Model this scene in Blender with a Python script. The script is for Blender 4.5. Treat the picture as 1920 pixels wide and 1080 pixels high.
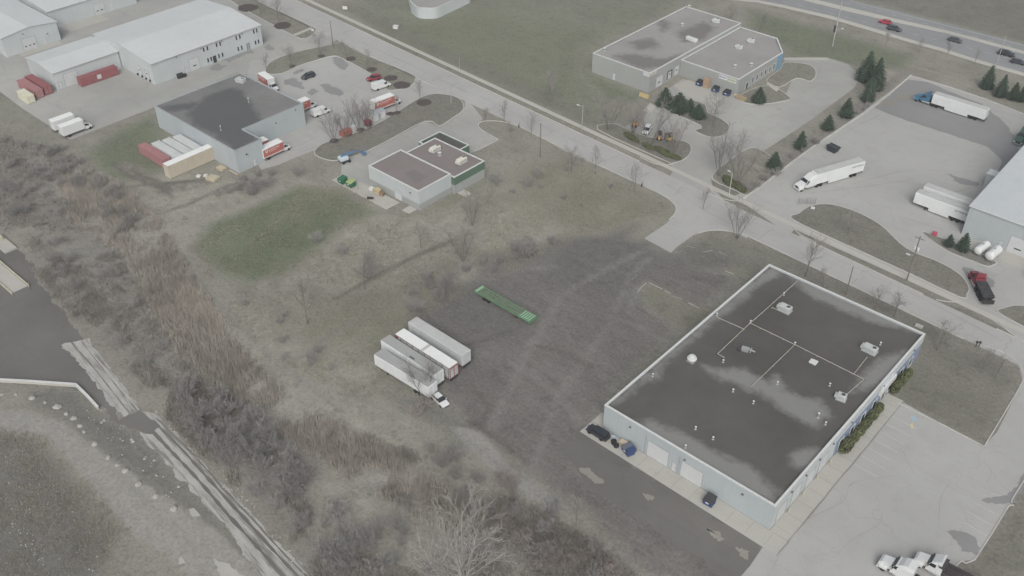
import bpy, math, random
import numpy as np
from mathutils import Vector, Matrix

for o in list(bpy.data.objects): bpy.data.objects.remove(o)
scene = bpy.context.scene
col = scene.collection
R = math.radians

# ---------------------------------------------------------------- camera
cam_d = bpy.data.cameras.new('Camera'); cam = bpy.data.objects.new('Camera', cam_d); col.objects.link(cam)
cam.location = (0, 0, 136); cam.rotation_euler = (R(52.4), 0, R(42))
cam_d.sensor_width = 36; cam_d.lens = 36*1819/1920
cam_d.clip_start = 1; cam_d.clip_end = 6000
scene.camera = cam

# ---------------------------------------------------------------- sky and sun (overcast)
world = bpy.data.worlds.new('World'); scene.world = world; world.use_nodes = True
wn = world.node_tree; wn.nodes.clear()
sky = wn.nodes.new('ShaderNodeTexSky'); sky.sky_type = 'NISHITA'; sky.sun_disc = False
SUN_EL, SUN_AZ = 42, -50           # elevation; direction the light comes from, degrees from +X towards +Y
sky.sun_elevation = R(SUN_EL); sky.sun_rotation = R(90-SUN_AZ); sky.air_density = 1.0; sky.dust_density = 4.0
hs = wn.nodes.new('ShaderNodeHueSaturation'); hs.inputs['Saturation'].default_value = 0.28     # cloud-grey light
bg = wn.nodes.new('ShaderNodeBackground'); bg.inputs['Strength'].default_value = 0.12
wo = wn.nodes.new('ShaderNodeOutputWorld')
wn.links.new(sky.outputs[0], hs.inputs['Color']); wn.links.new(hs.outputs[0], bg.inputs[0]); wn.links.new(bg.outputs[0], wo.inputs[0])
sun_d = bpy.data.lights.new('Sun', 'SUN'); sun_d.energy = 1.35; sun_d.angle = R(35); sun_d.color = (1, .99, .95)
sun = bpy.data.objects.new('Sun', sun_d); col.objects.link(sun)
sv = Vector((math.cos(R(SUN_EL))*math.cos(R(SUN_AZ)), math.cos(R(SUN_EL))*math.sin(R(SUN_AZ)), math.sin(R(SUN_EL))))
sun.rotation_euler = sv.to_track_quat('Z', 'Y').to_euler(); sun.location = (-100, 100, 200)

scene.render.engine = 'CYCLES'
vs = scene.view_settings
vs.view_transform = 'Standard'; vs.look = 'None'; vs.gamma = 1; vs.use_curve_mapping = False
vs.exposure = 0.3

# ---------------------------------------------------------------- materials
def nn(nt, t, **kw):
    n = nt.nodes.new(t)
    for k, v in kw.items(): setattr(n, k, v)
    return n
def ramp(nt, fac, a, b, lo=0., hi=1.):
    m = nn(nt, 'ShaderNodeMapRange'); m.inputs[1].default_value = a; m.inputs[2].default_value = b
    m.inputs[3].default_value = lo; m.inputs[4].default_value = hi; m.clamp = True
    nt.links.new(fac, m.inputs[0]); return m.outputs[0]
def mixc(nt, fac, a, b, mode='MIX'):
    m = nn(nt, 'ShaderNodeMix', data_type='RGBA', blend_type=mode)
    for sock, v in ((m.inputs[0], fac), (m.inputs[6], a), (m.inputs[7], b)):
        if isinstance(v, (int, float)): sock.default_value = v
        elif isinstance(v, tuple): sock.default_value = (*v[:3], 1)
        else: nt.links.new(v, sock)
    return m.outputs[2]
def mth(nt, op, a, b=0.):
    m = nn(nt, 'ShaderNodeMath', operation=op)
    for s, v in ((m.inputs[0], a), (m.inputs[1], b)):
        if isinstance(v, (int, float)): s.default_value = v
        else: nt.links.new(v, s)
    return m.outputs[0]
def noise(nt, vec, scale, detail=3, rough=.55, dist=0.):
    n = nn(nt, 'ShaderNodeTexNoise'); n.inputs['Scale'].default_value = scale; n.inputs['Detail'].default_value = detail
    n.inputs['Roughness'].default_value = rough; n.inputs['Distortion'].default_value = dist
    nt.links.new(vec, n.inputs['Vector']); return n.outputs['Fac']
def newmat(name):
    m = bpy.data.materials.new(name); m.use_nodes = True; nt = m.node_tree
    return m, nt, nt.nodes['Principled BSDF']
def bumpn(nt, b, h, strength, dist=.05):
    bp = nn(nt, 'ShaderNodeBump'); bp.inputs['Strength'].default_value = strength; bp.inputs['Distance'].default_value = dist
    nt.links.new(h, bp.inputs['Height']); nt.links.new(bp.outputs[0], b.inputs['Normal'])
def objpos(nt, world=False):
    if world: return nn(nt, 'ShaderNodeNewGeometry').outputs['Position']
    return nn(nt, 'ShaderNodeTexCoord').outputs['Object']
MATS = {}
def mat(name, c, rough=.6, var=.12, scale=.6, metal=0., dirt=0., streak=0., spec=.3):
    """plain surface with uneven tone; streak: vertical run marks; dirt: blotches"""
    if name in MATS: return MATS[name]
    m, nt, b = newmat(name)
    p = objpos(nt)
    n1 = noise(nt, p, scale, 4)
    n2 = noise(nt, p, scale*7, 3)
    f = mth(nt, 'ADD', mth(nt, 'MULTIPLY', n1, .65), mth(nt, 'MULTIPLY', n2, .35))
    out = mixc(nt, ramp(nt, f, .3, .7), tuple(x*(1-var) for x in c), tuple(min(1, x*(1+var)) for x in c))
    if streak:
        mp = nn(nt, 'ShaderNodeMapping'); mp.inputs['Scale'].default_value = (2.2, 2.2, .09); nt.links.new(p, mp.inputs[0])
        s = noise(nt, mp.outputs[0], 1.0, 4, .6)
        out = mixc(nt, ramp(nt, s, .52, .75, 0, streak), out, tuple(x*.62 for x in c))
    if dirt:
        d = noise(nt, p, scale*1.7, 5, .65)
        out = mixc(nt, ramp(nt, d, .5, .75, 0, dirt), out, (.16, .14, .12))
    nt.links.new(out, b.inputs['Base Color'])
    nt.links.new(ramp(nt, n2, .2, .8, max(0, rough-.1), min(1, rough+.1)), b.inputs['Roughness'])
    b.inputs['Metallic'].default_value = metal; b.inputs['Specular IOR Level'].default_value = spec
    MATS[name] = m; return m
def glassm(name, c=(.025, .03, .035)):
    if name in MATS: return MATS[name]
    m, nt, b = newmat(name); b.inputs['Base Color'].default_value = (*c, 1); b.inputs['Roughness'].default_value = .12
    b.inputs['Specular IOR Level'].default_value = .5; MATS[name] = m; return m

def asphalt(name, c, crack=.5, patch=.35, tint=(1, .99, .965), warm=.0):
    m, nt, b = newmat(name)
    p = objpos(nt, True)
    lo = noise(nt, p, .035, 5, .6); mid = noise(nt, p, .25, 4, .6); hi = noise(nt, p, 2.5, 3, .7)
    c = tuple(a*t for a, t in zip(c, tint))
    out = mixc(nt, ramp(nt, lo, .32, .68), tuple(x*(1-patch*.5) for x in c), tuple(x*(1+patch*.35) for x in c))
    out = mixc(nt, ramp(nt, mid, .5, .8, 0, .35), out, tuple(x*.72 for x in c))
    out = mixc(nt, ramp(nt, hi, .3, .75, 0, .22), out, tuple(x*.62 for x in c))
    # streaks of tyre wear, along the road axis
    mp = nn(nt, 'ShaderNodeMapping'); mp.inputs['Rotation'].default_value = (0, 0, .05); mp.inputs['Scale'].default_value = (.03, .55, 1); nt.links.new(p, mp.inputs[0])
    st = noise(nt, mp.outputs[0], 1.0, 4, .6)
    out = mixc(nt, ramp(nt, st, .55, .75, 0, .3), out, tuple(x*.75 for x in c))
    # cracks
    dv = nn(nt, 'ShaderNodeVectorMath', operation='ADD'); nz = nn(nt, 'ShaderNodeTexNoise'); nz.inputs['Scale'].default_value = .18; nz.inputs['Detail'].default_value = 4
    nt.links.new(p, nz.inputs['Vector'])
    sc = nn(nt, 'ShaderNodeVectorMath', operation='SCALE'); sc.inputs['Scale'].default_value = 7; nt.links.new(nz.outputs['Color'], sc.inputs[0])
    nt.links.new(p, dv.inputs[0]); nt.links.new(sc.outputs[0], dv.inputs[1])
    vo = nn(nt, 'ShaderNodeTexVoronoi', feature='DISTANCE_TO_EDGE'); vo.inputs['Scale'].default_value = .085; nt.links.new(dv.outputs[0], vo.inputs['Vector'])
    cr = ramp(nt, vo.outputs['Distance'], .004, .013, 1, 0)
    cr = mth(nt, 'MULTIPLY', cr, ramp(nt, noise(nt, p, .09, 2), .42, .6, 0, crack))
    out = mixc(nt, cr, out, tuple(x*.35 for x in c))
    nt.links.new(out, b.inputs['Base Color']); b.inputs['Roughness'].default_value = .92; b.inputs['Specular IOR Level'].default_value = .2
    bumpn(nt, b, hi, .25, .03)
    MATS[name] = m; return m

# ---------------------------------------------------------------- mesh builder
class MB:
    def __init__(s): s.v = []; s.f = []; s.m = []
    def add(s, vs, fs, mi=0):
        n = len(s.v); s.v += [tuple(p) for p in vs]
        for f in fs: s.f.append(tuple(i+n for i in f)); s.m.append(mi)
        return s
    def hexa(s, b, t, mi=0):
        return s.add(list(b)+list(t), [(3,2,1,0), (4,5,6,7), (0,1,5,4), (1,2,6,5), (2,3,7,6), (3,0,4,7)], mi)
    def box(s, x0, y0, z0, x1, y1, z1, mi=0):
        return s.hexa([(x0,y0,z0),(x1,y0,z0),(x1,y1,z0),(x0,y1,z0)], [(x0,y0,z1),(x1,y0,z1),(x1,y1,z1),(x0,y1,z1)], mi)
    def bbox(s, x0, y0, z0, x1, y1, z1, b=.05, mi=0):
        """box with chamfered vertical and top edges"""
        def ring(i, z): return [(x0+i+b,y0+i,z),(x1-i-b,y0+i,z),(x1-i,y0+i+b,z),(x1-i,y1-i-b,z),(x1-i-b,y1-i,z),(x0+i+b,y1-i,z),(x0+i,y1-i-b,z),(x0+i,y0+i+b,z)]
        return s.loft([ring(0, z0), ring(0, z1-b), ring(b, z1)], mi)
    def loft(s, rings, mi=0, cap=True):
        n = len(rings[0]); k = len(rings); fs = []
        for i in range(k-1):
            for j in range(n):
                a, b = i*n+j, i*n+(j+1) % n
                fs.append((a, b, b+n, a+n))
        if cap: fs.append(tuple(range(n-1, -1, -1))); fs.append(tuple((k-1)*n+j for j in range(n)))
        return s.add([p for r in rings for p in r], fs, mi)
    def prism(s, poly, z0, z1, mi=0):
        return s.loft([[(x, y, z0) for x, y in poly], [(x, y, z1) for x, y in poly]], mi)
    def ext(s, prof, y0, y1, mi=0):
        """side profile (x,z) drawn counter-clockwise seen from -y, pulled along y"""
        return s.loft([[(x, y1, z) for x, z in prof], [(x, y0, z) for x, z in prof]], mi)
    def tube(s, p0, p1, r0, r1=None, n=6, mi=0, cap=True):
        r1 = r0 if r1 is None else r1
        p0 = Vector(p0); p1 = Vector(p1); d = (p1-p0)
        if d.length < 1e-6: return s
        d.normalize(); u = d.orthogonal().normalized(); w = d.cross(u)
        rg = lambda p, r: [p+(u*math.cos(a)+w*math.sin(a))*r for a in [2*math.pi*i/n for i in range(n)]]
        return s.loft([rg(p0, r0), rg(p1, r1)], mi, cap)
    def lathe(s, prof, n=12, c=(0, 0), mi=0):
        return s.loft([[(c[0]+r*math.cos(2*math.pi*i/n), c[1]+r*math.sin(2*math.pi*i/n), z) for i in range(n)] for r, z in prof], mi)
    def build(s, name, mats, parent=None, loc=(0, 0, 0), rotz=0., smooth=False):
        me = bpy.data.meshes.new(name); me.from_pydata(s.v, [], s.f)
        if not isinstance(mats, (list, tuple)): mats = [mats]
        for m in mats: me.materials.append(m)
        if len(mats) > 1: me.polygons.foreach_set('material_index', s.m)
        if smooth: me.polygons.foreach_set('use_smooth', [True]*len(s.f))
        me.update(); return link(name, me, parent, loc, rotz)
def link(name, me, parent=None, loc=(0, 0, 0), rotz=0.):
    o = bpy.data.objects.new(name, me); col.objects.link(o); o.location = loc; o.rotation_euler = (0, 0, rotz)
    if parent: o.parent = parent
    return o
def tag(o, label, cat, group=None):
    o['label'] = label; o['category'] = cat
    if group: o['group'] = group
    return o
def thing(name, label, cat, loc=(0, 0, 0), rotz=0., group=None):
    o = bpy.data.objects.new(name, None); col.objects.link(o); o.empty_display_size = .5
    o.location = (loc[0], loc[1], loc[2] if len(loc) > 2 else 0.); o.rotation_euler = (0, 0, rotz)
    return tag(o, label, cat, group)
def structure(o): o['kind'] = 'structure'; return o
def copy_tree(o, parent=None):
    c = o.copy(); col.objects.link(c)
    if parent: c.parent = parent
    for ch in o.children: copy_tree(ch, c)
    return c
def dup(o, loc, rotz, label, group=None, scale=1.):
    c = copy_tree(o); c.location = (loc[0], loc[1], loc[2] if len(loc) > 2 else 0.); c.rotation_euler = (0, 0, rotz); c.scale = (scale,)*3 if not isinstance(scale, tuple) else scale
    c['label'] = label
    if group: c['group'] = group
    return c

# ---------------------------------------------------------------- outlines
def smooth(poly, k=5, closed=True):
    out = []; n = len(poly)
    for i in range(n if closed else n-1):
        g = (lambda j: poly[j % n]) if closed else (lambda j: poly[min(max(j, 0), n-1)])
        p0, p1, p2, p3 = g(i-1), g(i), g(i+1), g(i+2)
        for j in range(k):
            t = j/k
            out.append(tuple(.5*(2*p1[a]+(p2[a]-p0[a])*t+(2*p0[a]-5*p1[a]+4*p2[a]-p3[a])*t*t+(3*p1[a]-p0[a]-3*p2[a]+p3[a])*t**3) for a in (0, 1)))
    if not closed: out.append(tuple(poly[-1]))
    return out
def ragged(poly, amp=.4, step=1.2, seed=1):
    rn = random.Random(seed); out = []; n = len(poly)
    for i in range(n):
        a, b = poly[i], poly[(i+1) % n]; L = math.dist(a, b); k = max(1, int(L/step))
        for j in range(k):
            t = j/k
            out.append((a[0]+(b[0]-a[0])*t+rn.uniform(-amp, amp), a[1]+(b[1]-a[1])*t+rn.uniform(-amp, amp)))
    return out
def area2(p): return sum(p[i][0]*p[(i+1) % len(p)][1]-p[(i+1) % len(p)][0]*p[i][1] for i in range(len(p)))
def ccw(p): return list(p) if area2(p) > 0 else list(p)[::-1]
def inset(p, d):
    """mitred inset of a counter-clockwise outline"""
    n = len(p); out = []
    for i in range(n):
        a, b, c = Vector(p[i-1]), Vector(p[i]), Vector(p[(i+1) % n])
        e1 = (b-a).normalized(); e2 = (c-b).normalized(); n1 = Vector((-e1.y, e1.x)); n2 = Vector((-e2.y, e2.x))
        m = n1+n2
        m = n1 if m.length < 1e-4 else m/max(.35, m.dot(n1))
        out.append(tuple(b+m*d))
    return out
def ribbon(pts, w, z0, z1, off=0.):
    """solid strip of width w along a line of points"""
    mb = MB(); rings = []; n = len(pts)
    for i, p in enumerate(pts):
        a = Vector(pts[max(0, i-1)]); b = Vector(pts[min(n-1, i+1)]); d = (b-a).normalized(); q = Vector((-d.y, d.x))
        l = Vector(p)+q*(w/2+off); r = Vector(p)-q*(w/2-off)
        rings.append([(l.x, l.y, z0), (r.x, r.y, z0), (r.x, r.y, z1), (l.x, l.y, z1)])
    return mb.loft(rings)
def sheet(name, poly, z, m, th=0.):
    p = ccw(poly); mb = MB()
    if th: mb.prism(p, z-th, z)
    else: mb.add([(x, y, z) for x, y in p], [tuple(range(len(p)))])
    return structure(mb.build(name, m))
def sdist(X, Y, poly):
    """signed distance to an outline, positive inside"""
    d = np.full(X.shape, 1e9); ins = np.zeros(X.shape, bool); n = len(poly)
    for i in range(n):
        (x0, y0), (x1, y1) = poly[i], poly[(i+1) % n]
        ex, ey = x1-x0, y1-y0; L = ex*ex+ey*ey+1e-9
        t = np.clip(((X-x0)*ex+(Y-y0)*ey)/L, 0, 1)
        d = np.minimum(d, (X-x0-t*ex)**2+(Y-y0-t*ey)**2)
        if abs(ey) > 1e-9:
            c = ((y0 > Y) != (y1 > Y)) & (X < (x1-x0)*(Y-y0)/ey+x0); ins ^= c
    d = np.sqrt(d); return np.where(ins, d, -d)
def inpoly(x, y, poly):
    c = False; n = len(poly)
    for i in range(n):
        (x0, y0), (x1, y1) = poly[i], poly[(i+1) % n]
        if (y0 > y) != (y1 > y) and x < (x1-x0)*(y-y0)/(y1-y0)+x0: c = not c
    return c
def vnoise(X, Y, s, seed=0):
    """smooth value noise, numpy"""
    rs = np.random.RandomState(seed); T = rs.rand(128, 128)
    x = X/s; y = Y/s; xi = np.floor(x).astype(int); yi = np.floor(y).astype(int); fx = x-xi; fy = y-yi
    fx = fx*fx*(3-2*fx); fy = fy*fy*(3-2*fy); g = lambda a, b: T[a % 128, b % 128]
    return (g(xi, yi)*(1-fx)+g(xi+1, yi)*fx)*(1-fy)+(g(xi, yi+1)*(1-fx)+g(xi+1, yi+1)*fx)*fy

# ================================================================ GROUND
YARD = [(-106.3,167.3),(-98.1,166.8),(-91.8,166.1),(-81.7,170.9),(-82.3,158.2),(-82.7,150.2),(-80.4,116.9),(-77.9,108.2),(-36.4,105.2),(-35.9,99.2),(-39.7,93.8),(-51.3,89.0),(-61.7,90.8),(-70.0,92.1),(-83.2,92.4),(-94.8,93.0),(-103.7,96.0),(-118.2,102.5),(-127.0,107.7),(-127.8,113.3),(-126.8,120.8),(-127.2,130.0),(-123.7,137.4),(-118.5,144.9),(-119.4,156.1),(-112.3,164.0)]
BRUSHES = [[(-148.3,62.1),(-138.3,66.8),(-124.2,69.4),(-112.0,68.2),(-105.4,65.3),(-101.7,58.7),(-93.7,55.2),(-84.5,59.1),(-75.6,62.9),(-90.4,48.1),(-99.2,53.2),(-112.1,54.3),(-126.6,55.1),(-140.4,55.9)], [(-287.7,81.8),(-271.6,86.8),(-252.7,93.1),(-218.9,94.6),(-203.2,86.9),(-212.1,75.8),(-224.3,69.5),(-232.7,57.2)], [(-106.8,77.5),(-94.5,81.2),(-75.9,84.3),(-61.3,87.3),(-49.1,86.0),(-70.0,67.2),(-81.8,72.7),(-98.0,71.1),(-110.2,69.9)], [(-220.9,67.8),(-201.5,67.3),(-180.2,64.8),(-162.0,61.9),(-149.2,60.2),(-152.4,57.3),(-171.1,58.4),(-189.1,59.4),(-210.1,62.5)]]
ROUGH = [(-218.9,69.6),(-207.2,80.2),(-175.7,74.1),(-148.5,67.3),(-132.0,67.4),(-140.9,63.5),(-150.0,59.5),(-167.7,61.4),(-190.1,63.8)]
REEDS = [(-239.2,89.0),(-223.2,92.4),(-206.9,93.4),(-186.5,86.6),(-160.9,79.7),(-140.3,74.7),(-122.9,73.6),(-112.2,75.5),(-102.0,77.2),(-85.9,79.5),(-75.4,82.4),(-74.4,77.1),(-82.5,72.1),(-96.6,69.9),(-110.9,69.2),(-122.5,68.1),(-136.9,67.1),(-150.7,67.5),(-169.7,71.8),(-187.4,77.2),(-205.1,79.0),(-223.0,78.8)]
REEDS2 = [(-251.6,89.4),(-231.5,94.1),(-220.1,95.3),(-210.4,90.2),(-215.8,83.7),(-231.2,81.7)]
GREEN = {
 'field': [(-187.0,92.2),(-192.1,100.2),(-190.7,109.6),(-189.8,126.1),(-179.0,131.6),(-165.4,130.8),(-167.7,122.1),(-163.5,110.3),(-162.3,99.8),(-164.5,92.3),(-171.7,90.0)],
 'field2': [(-165.8,131.1),(-156.9,136.7),(-154.9,145.3),(-154.0,158.4),(-156.2,163.8),(-155.2,155.5),(-155.9,138.6)],
 'top': [(-296.5,230.4),(-255.1,205.3),(-230.9,203.1),(-203.4,200.5),(-179.7,199.6),(-152.4,199.3),(-150.7,225.7),(-174.3,232.0),(-185.8,246.6),(-184.4,302.0),(-192.1,332.1)],
 'rear': [(-249.1,97.6),(-254.3,109.6),(-254.5,122.9),(-241.1,117.2),(-224.5,117.8),(-224.5,106.0),(-224.0,100.8),(-226.2,93.4),(-236.7,93.1)],
 'hw': [(-166.9,314.3),(-158.5,315.0),(-125.5,315.8),(-102.6,315.8),(-100.8,303.5),(-108.5,296.6),(-134.3,287.2),(-138.8,291.8),(-159.1,301.3)],
 'b2w': [(-176.2,233.0),(-152.0,231.7),(-149.0,224.8),(-160.2,219.5),(-173.8,227.2)],
 'b1e': [(-40.0,162.8),(-37.3,169.6),(-32.5,161.1),(-34.7,156.0)],
}
TAN = [[(-195.2,102.3),(-192.5,128.1),(-188.8,126.3),(-189.7,110.6),(-189.5,99.9),(-187.0,92.2),(-189.5,91.5)], [(-212.0,90.4),(-202.5,90.7),(-197.8,101.6),(-198.1,111.6),(-201.3,112.2),(-206.1,99.2)], [(-141.5,139.4),(-143.0,152.6),(-139.0,164.8),(-130.5,165.5),(-123.8,158.4),(-121.8,144.9),(-127.5,139.7),(-133.8,137.1)], [(-166.0,117.3),(-164.3,133.4),(-150.1,146.2),(-140.5,140.2),(-139.4,117.6),(-144.2,102.4),(-145.4,91.2),(-153.2,94.3),(-160.3,104.5)],
       [(-126.5,76.4),(-120.1,82.2),(-101.0,81.8),(-89.8,79.4),(-92.7,76.8),(-103.4,75.9),(-117.5,74.5)], [(-110.7,64.0),(-100.9,71.1),(-86.5,70.8),(-84.5,66.4),(-94.5,60.5),(-104.2,61.3)], [(-151.4,168.1),(-143.9,186.3),(-116.7,188.4),(-109.9,184.0),(-110.5,170.4),(-119.9,158.8),(-135.0,158.1)],
       [(-166.7,82.2),(-142.5,88.9),(-120.9,94.4),(-115.4,86.5),(-131.6,80.4),(-150.7,76.7)], [(-258.3,228.6),(-229.3,254.7),(-202.4,252.7),(-180.7,221.0),(-203.8,210.8),(-237.9,214.6)], [(-163.7,168.5),(-154.6,180.6),(-142.4,179.9),(-144.2,160.1),(-152.2,156.4)],
       [(-213.4,94.3),(-215.3,105.0),(-209.2,116.0),(-200.6,123.7),(-196.1,116.9),(-197.8,101.6),(-203.7,93.0)], [(-131.1,281.7),(-93.3,294.6),(-108.5,296.6)]]
DIRT = [[(-172.1,30.2),(-162.8,37.7),(-153.9,40.8),(-141.5,41.7),(-124.7,43.7),(-109.8,45.9),(-95.6,45.5),(-102.8,37.0),(-111.1,37.3),(-120.3,35.7),(-127.6,35.4),(-138.8,37.0),(-150.8,37.0),(-167.0,28.0)],
        [(-96.4,91.6),(-91.9,93.7),(-81.4,90.4),(-70.0,90.5),(-73.5,87.4),(-87.6,88.4),(-97.9,90.2)]]
DARK = [[(-132.6,135.8),(-127.8,141.9),(-122.6,153.8),(-116.0,162.3),(-112.4,171.9),(-110.0,165.2),(-113.9,151.4),(-120.0,140.8),(-128.1,132.0)], [(-115.8,108.1),(-108.9,110.8),(-102.4,102.3),(-104.0,97.8),(-107.8,104.0)], [(-114.3,88.4),(-101.0,93.3),(-93.3,94.4),(-91.9,89.9),(-100.5,89.8)], [(-207.1,45.8),(-198.2,56.5),(-176.2,53.8),(-158.9,51.5),(-161.8,47.8),(-180.3,33.9)], [(-119.5,147.0),(-114.3,160.1),(-107.1,165.7),(-97.5,161.0),(-99.3,150.9),(-92.6,143.8),(-98.5,143.7),(-105.4,142.7),(-114.0,137.7)], [(-76.1,111.8),(-70.5,112.0),(-62.4,111.0),(-39.6,110.7),(-37.1,99.6),(-47.7,99.6),(-61.5,99.8),(-72.0,102.4)],
        [(-167.6,41.1),(-161.5,47.4),(-152.0,47.0),(-143.4,48.9),(-125.9,47.8),(-106.3,46.8),(-99.7,45.3),(-107.7,45.6),(-124.7,43.7),(-140.7,42.3),(-155.3,41.5),(-164.2,39.4)], [(-162.7,28.1),(-159.4,34.9),(-144.9,35.0),(-131.9,33.2),(-123.7,32.6),(-114.5,26.4),(-129.5,13.0)], [(-128.1,117.0),(-125.0,127.8),(-115.5,128.3),(-105.9,125.5),(-105.6,117.3),(-114.0,114.5),(-120.9,113.2)], [(-98.5,165.9),(-97.4,172.2),(-91.6,175.0),(-84.9,173.8),(-87.9,166.8),(-94.6,163.5)]]
MUD = [[(-235.6,98.0),(-236.8,102.7),(-230.7,103.5),(-218.4,102.2),(-215.3,105.0),(-212.7,100.2),(-224.9,100.0),(-228.5,98.7)], [(-219.9,98.3),(-212.4,113.1),(-207.9,111.7),(-213.0,98.8)], [(-195.7,66.9),(-184.6,74.1),(-177.5,72.5),(-179.3,68.3),(-191.0,65.6)], [(-173.3,66.0),(-167.1,74.2),(-148.5,67.3),(-151.8,64.4),(-162.6,66.0)]]

gx = np.concatenate([[-3000, -1500, -800, -500], np.arange(-395, 26, 1.0), [60, 150, 500, 1500, 3000]])
gy = np.concatenate([[-3000, -1500, -500, -100], np.arange(4, 412, 1.0), [450, 600, 1000, 2000, 3500]])
GXX, GYY = np.meshgrid(gx, gy)
def sm(poly, w): return np.clip(.5+sdist(GXX, GYY, poly)/(2*w), 0, 1)
def union(ps, w): 
    r = np.zeros(GXX.shape)
    for p in ps: r = np.maximum(r, sm(p, w))
    return r
masks = {'gravel': sm(YARD, 3.), 'green': np.maximum(np.maximum(sm(GREEN['field'], 3.5), sm(GREEN['rear'], 4)*.75), np.maximum(union([GREEN[k] for k in ('field2', 'b2w', 'b1e', 'hw')], 4)*.7, sm(GREEN['top'], 8)*.5)), 'olive': union([[(-153.5,166.2),(-154.6,180.6),(-137.0,184.8),(-124.5,184.9),(-115.8,188.4),(-109.9,184.0),(-110.2,170.0),(-118.9,159.7),(-133.2,158.1)], [(-260.6,200.3),(-238.0,246.8),(-195.5,258.9),(-162.9,212.3),(-201.1,207.9)], [(-145.4,91.2),(-138.9,107.3),(-126.2,108.5),(-123.4,96.6),(-133.5,87.6)]], 8), 'tan': union(TAN, 7), 'brush': union(BRUSHES, 5), 'rough': sm(ROUGH, 8), 'reed': union([REEDS, REEDS2], 4),
         'dirt': union(DIRT, 1.8), 'dark': union(DARK, 3.), 'mud': union(MUD, 1.5), 'verge': union([[(-40.6,178.7),(-28.7,182.0),(-22.2,181.0),(-20.2,177.4),(-18.8,154.8),(-35.8,154.7),(-39.1,165.8)], [(-78.3,179.7),(-74.1,184.9),(-42.7,184.9),(-29.0,182.8),(-39.3,177.0)], [(-99.0,169.9),(-97.1,181.2),(-88.3,184.1),(-71.2,184.7),(-75.6,175.0),(-84.3,172.8)], [(-277.6,214.6),(-155.3,205.4),(-79.7,195.0),(-25.7,189.2),(-26.7,191.9),(-81.4,198.2),(-158.4,209.3),(-280.2,219.3)], [(-10.4,151.8),(-9.8,142.3),(-11.4,121.4),(-0.5,131.1)], [(-142.9,350.8),(-121.7,350.2),(-80.0,350.7),(-57.0,348.4),(-85.6,444.2),(-157.3,379.7)]], 3)}
def along(lines, w):
    d = np.full(GXX.shape, 1e9)
    for ln in lines:
        for (x0, y0), (x1, y1) in zip(ln[:-1], ln[1:]):
            ex, ey = x1-x0, y1-y0; t = np.clip(((GXX-x0)*ex+(GYY-y0)*ey)/(ex*ex+ey*ey+1e-9), 0, 1); d = np.minimum(d, np.hypot(GXX-x0-t*ex, GYY-y0-t*ey))
    return np.clip(1-d/w, 0, 1)
LTRACK = [[(-104.6,163.4),(-105.9,153.4),(-107.6,143.5),(-107.4,135.6),(-102.2,120.4),(-96.7,107.4),(-91.8,95.7)], [(-101.7,161.5),(-100.6,152.6),(-97.1,144.9),(-92.0,129.6),(-86.3,108.5),(-78.5,93.0)], [(-116.2,144.1),(-121.1,138.3),(-125.7,128.5)], [(-93.0,138.4),(-86.5,139.3),(-79.1,138.8)], [(-92.3,141.5),(-96.6,149.3),(-96.4,154.1)], [(-95.4,90.6),(-80.5,89.4),(-67.7,89.3)], [(-108.3,110.2),(-95.6,112.8),(-79.6,108.6),(-63.8,106.2)],
          [(-144.2,102.4),(-144.6,115.7),(-143.4,128.4),(-141.3,141.1)], [(-134.8,77.4),(-136.2,89.8),(-136.0,104.7)], [(-197.4,89.0),(-165.8,83.0),(-137.5,79.4),(-116.6,79.2)]]
RUTS = [[(-238.0,99.7),(-228.5,98.7),(-224.2,99.6),(-216.8,101.1),(-209.5,100.6)], [(-230.5,101.4),(-226.1,100.8),(-221.2,102.3),(-213.9,102.3)], [(-225.1,94.3),(-218.4,102.2),(-211.6,110.9)], [(-205.8,94.3),(-204.1,102.7),(-204.6,112.8),(-201.6,121.0)], [(-145.1,101.6),(-144.9,112.6),(-143.7,125.2),(-141.8,136.0)], [(-188.3,73.5),(-182.6,74.6),(-174.8,74.9)], [(-201.5,67.3),(-193.0,69.4),(-183.7,70.9)], [(-169.7,71.8),(-158.3,69.9),(-150.1,65.8)], [(-95.8,94.0),(-87.4,94.0),(-80.1,93.4)], [(-100.2,119.8),(-94.9,122.3),(-87.6,122.1)], [(-112.9,108.4),(-110.7,112.7),(-108.0,119.9)], [(-103.2,101.6),(-95.8,100.0),(-93.3,94.4)]]
masks['ltrack'] = along(LTRACK, 2.0)*.8; masks['rut'] = along(RUTS, 1.5)*.85
WEEDY = [[(-96.0,149.9),(-96.4,153.6),(-92.9,154.5),(-79.1,153.3),(-78.6,149.9),(-79.8,145.8),(-86.0,144.7),(-92.2,146.2)], [(-96.4,168.4),(-92.0,173.2),(-82.5,174.5),(-82.6,170.1),(-92.1,166.4)]]
masks['gravel'] *= 1-union(WEEDY, 2.); masks['verge'] = np.maximum(masks['verge'], union(WEEDY, 2.)*.45); masks['olive'] = np.maximum(masks['olive'], union(WEEDY, 2.))
GZ = masks['brush']*(vnoise(GXX, GYY, 6, 1)-.5)*.7 + masks['brush']*(vnoise(GXX, GYY, 17, 2)-.6)*.9 - masks['reed']*.5
masks['brush'] = np.maximum(masks['brush'], sm([(-99.6,201.6),(-99.2,213.2),(-98.0,274.5),(-99.2,300.7),(-101.7,301.6),(-102.1,275.7),(-102.2,215.4)], 1.5)*.9)
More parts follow.
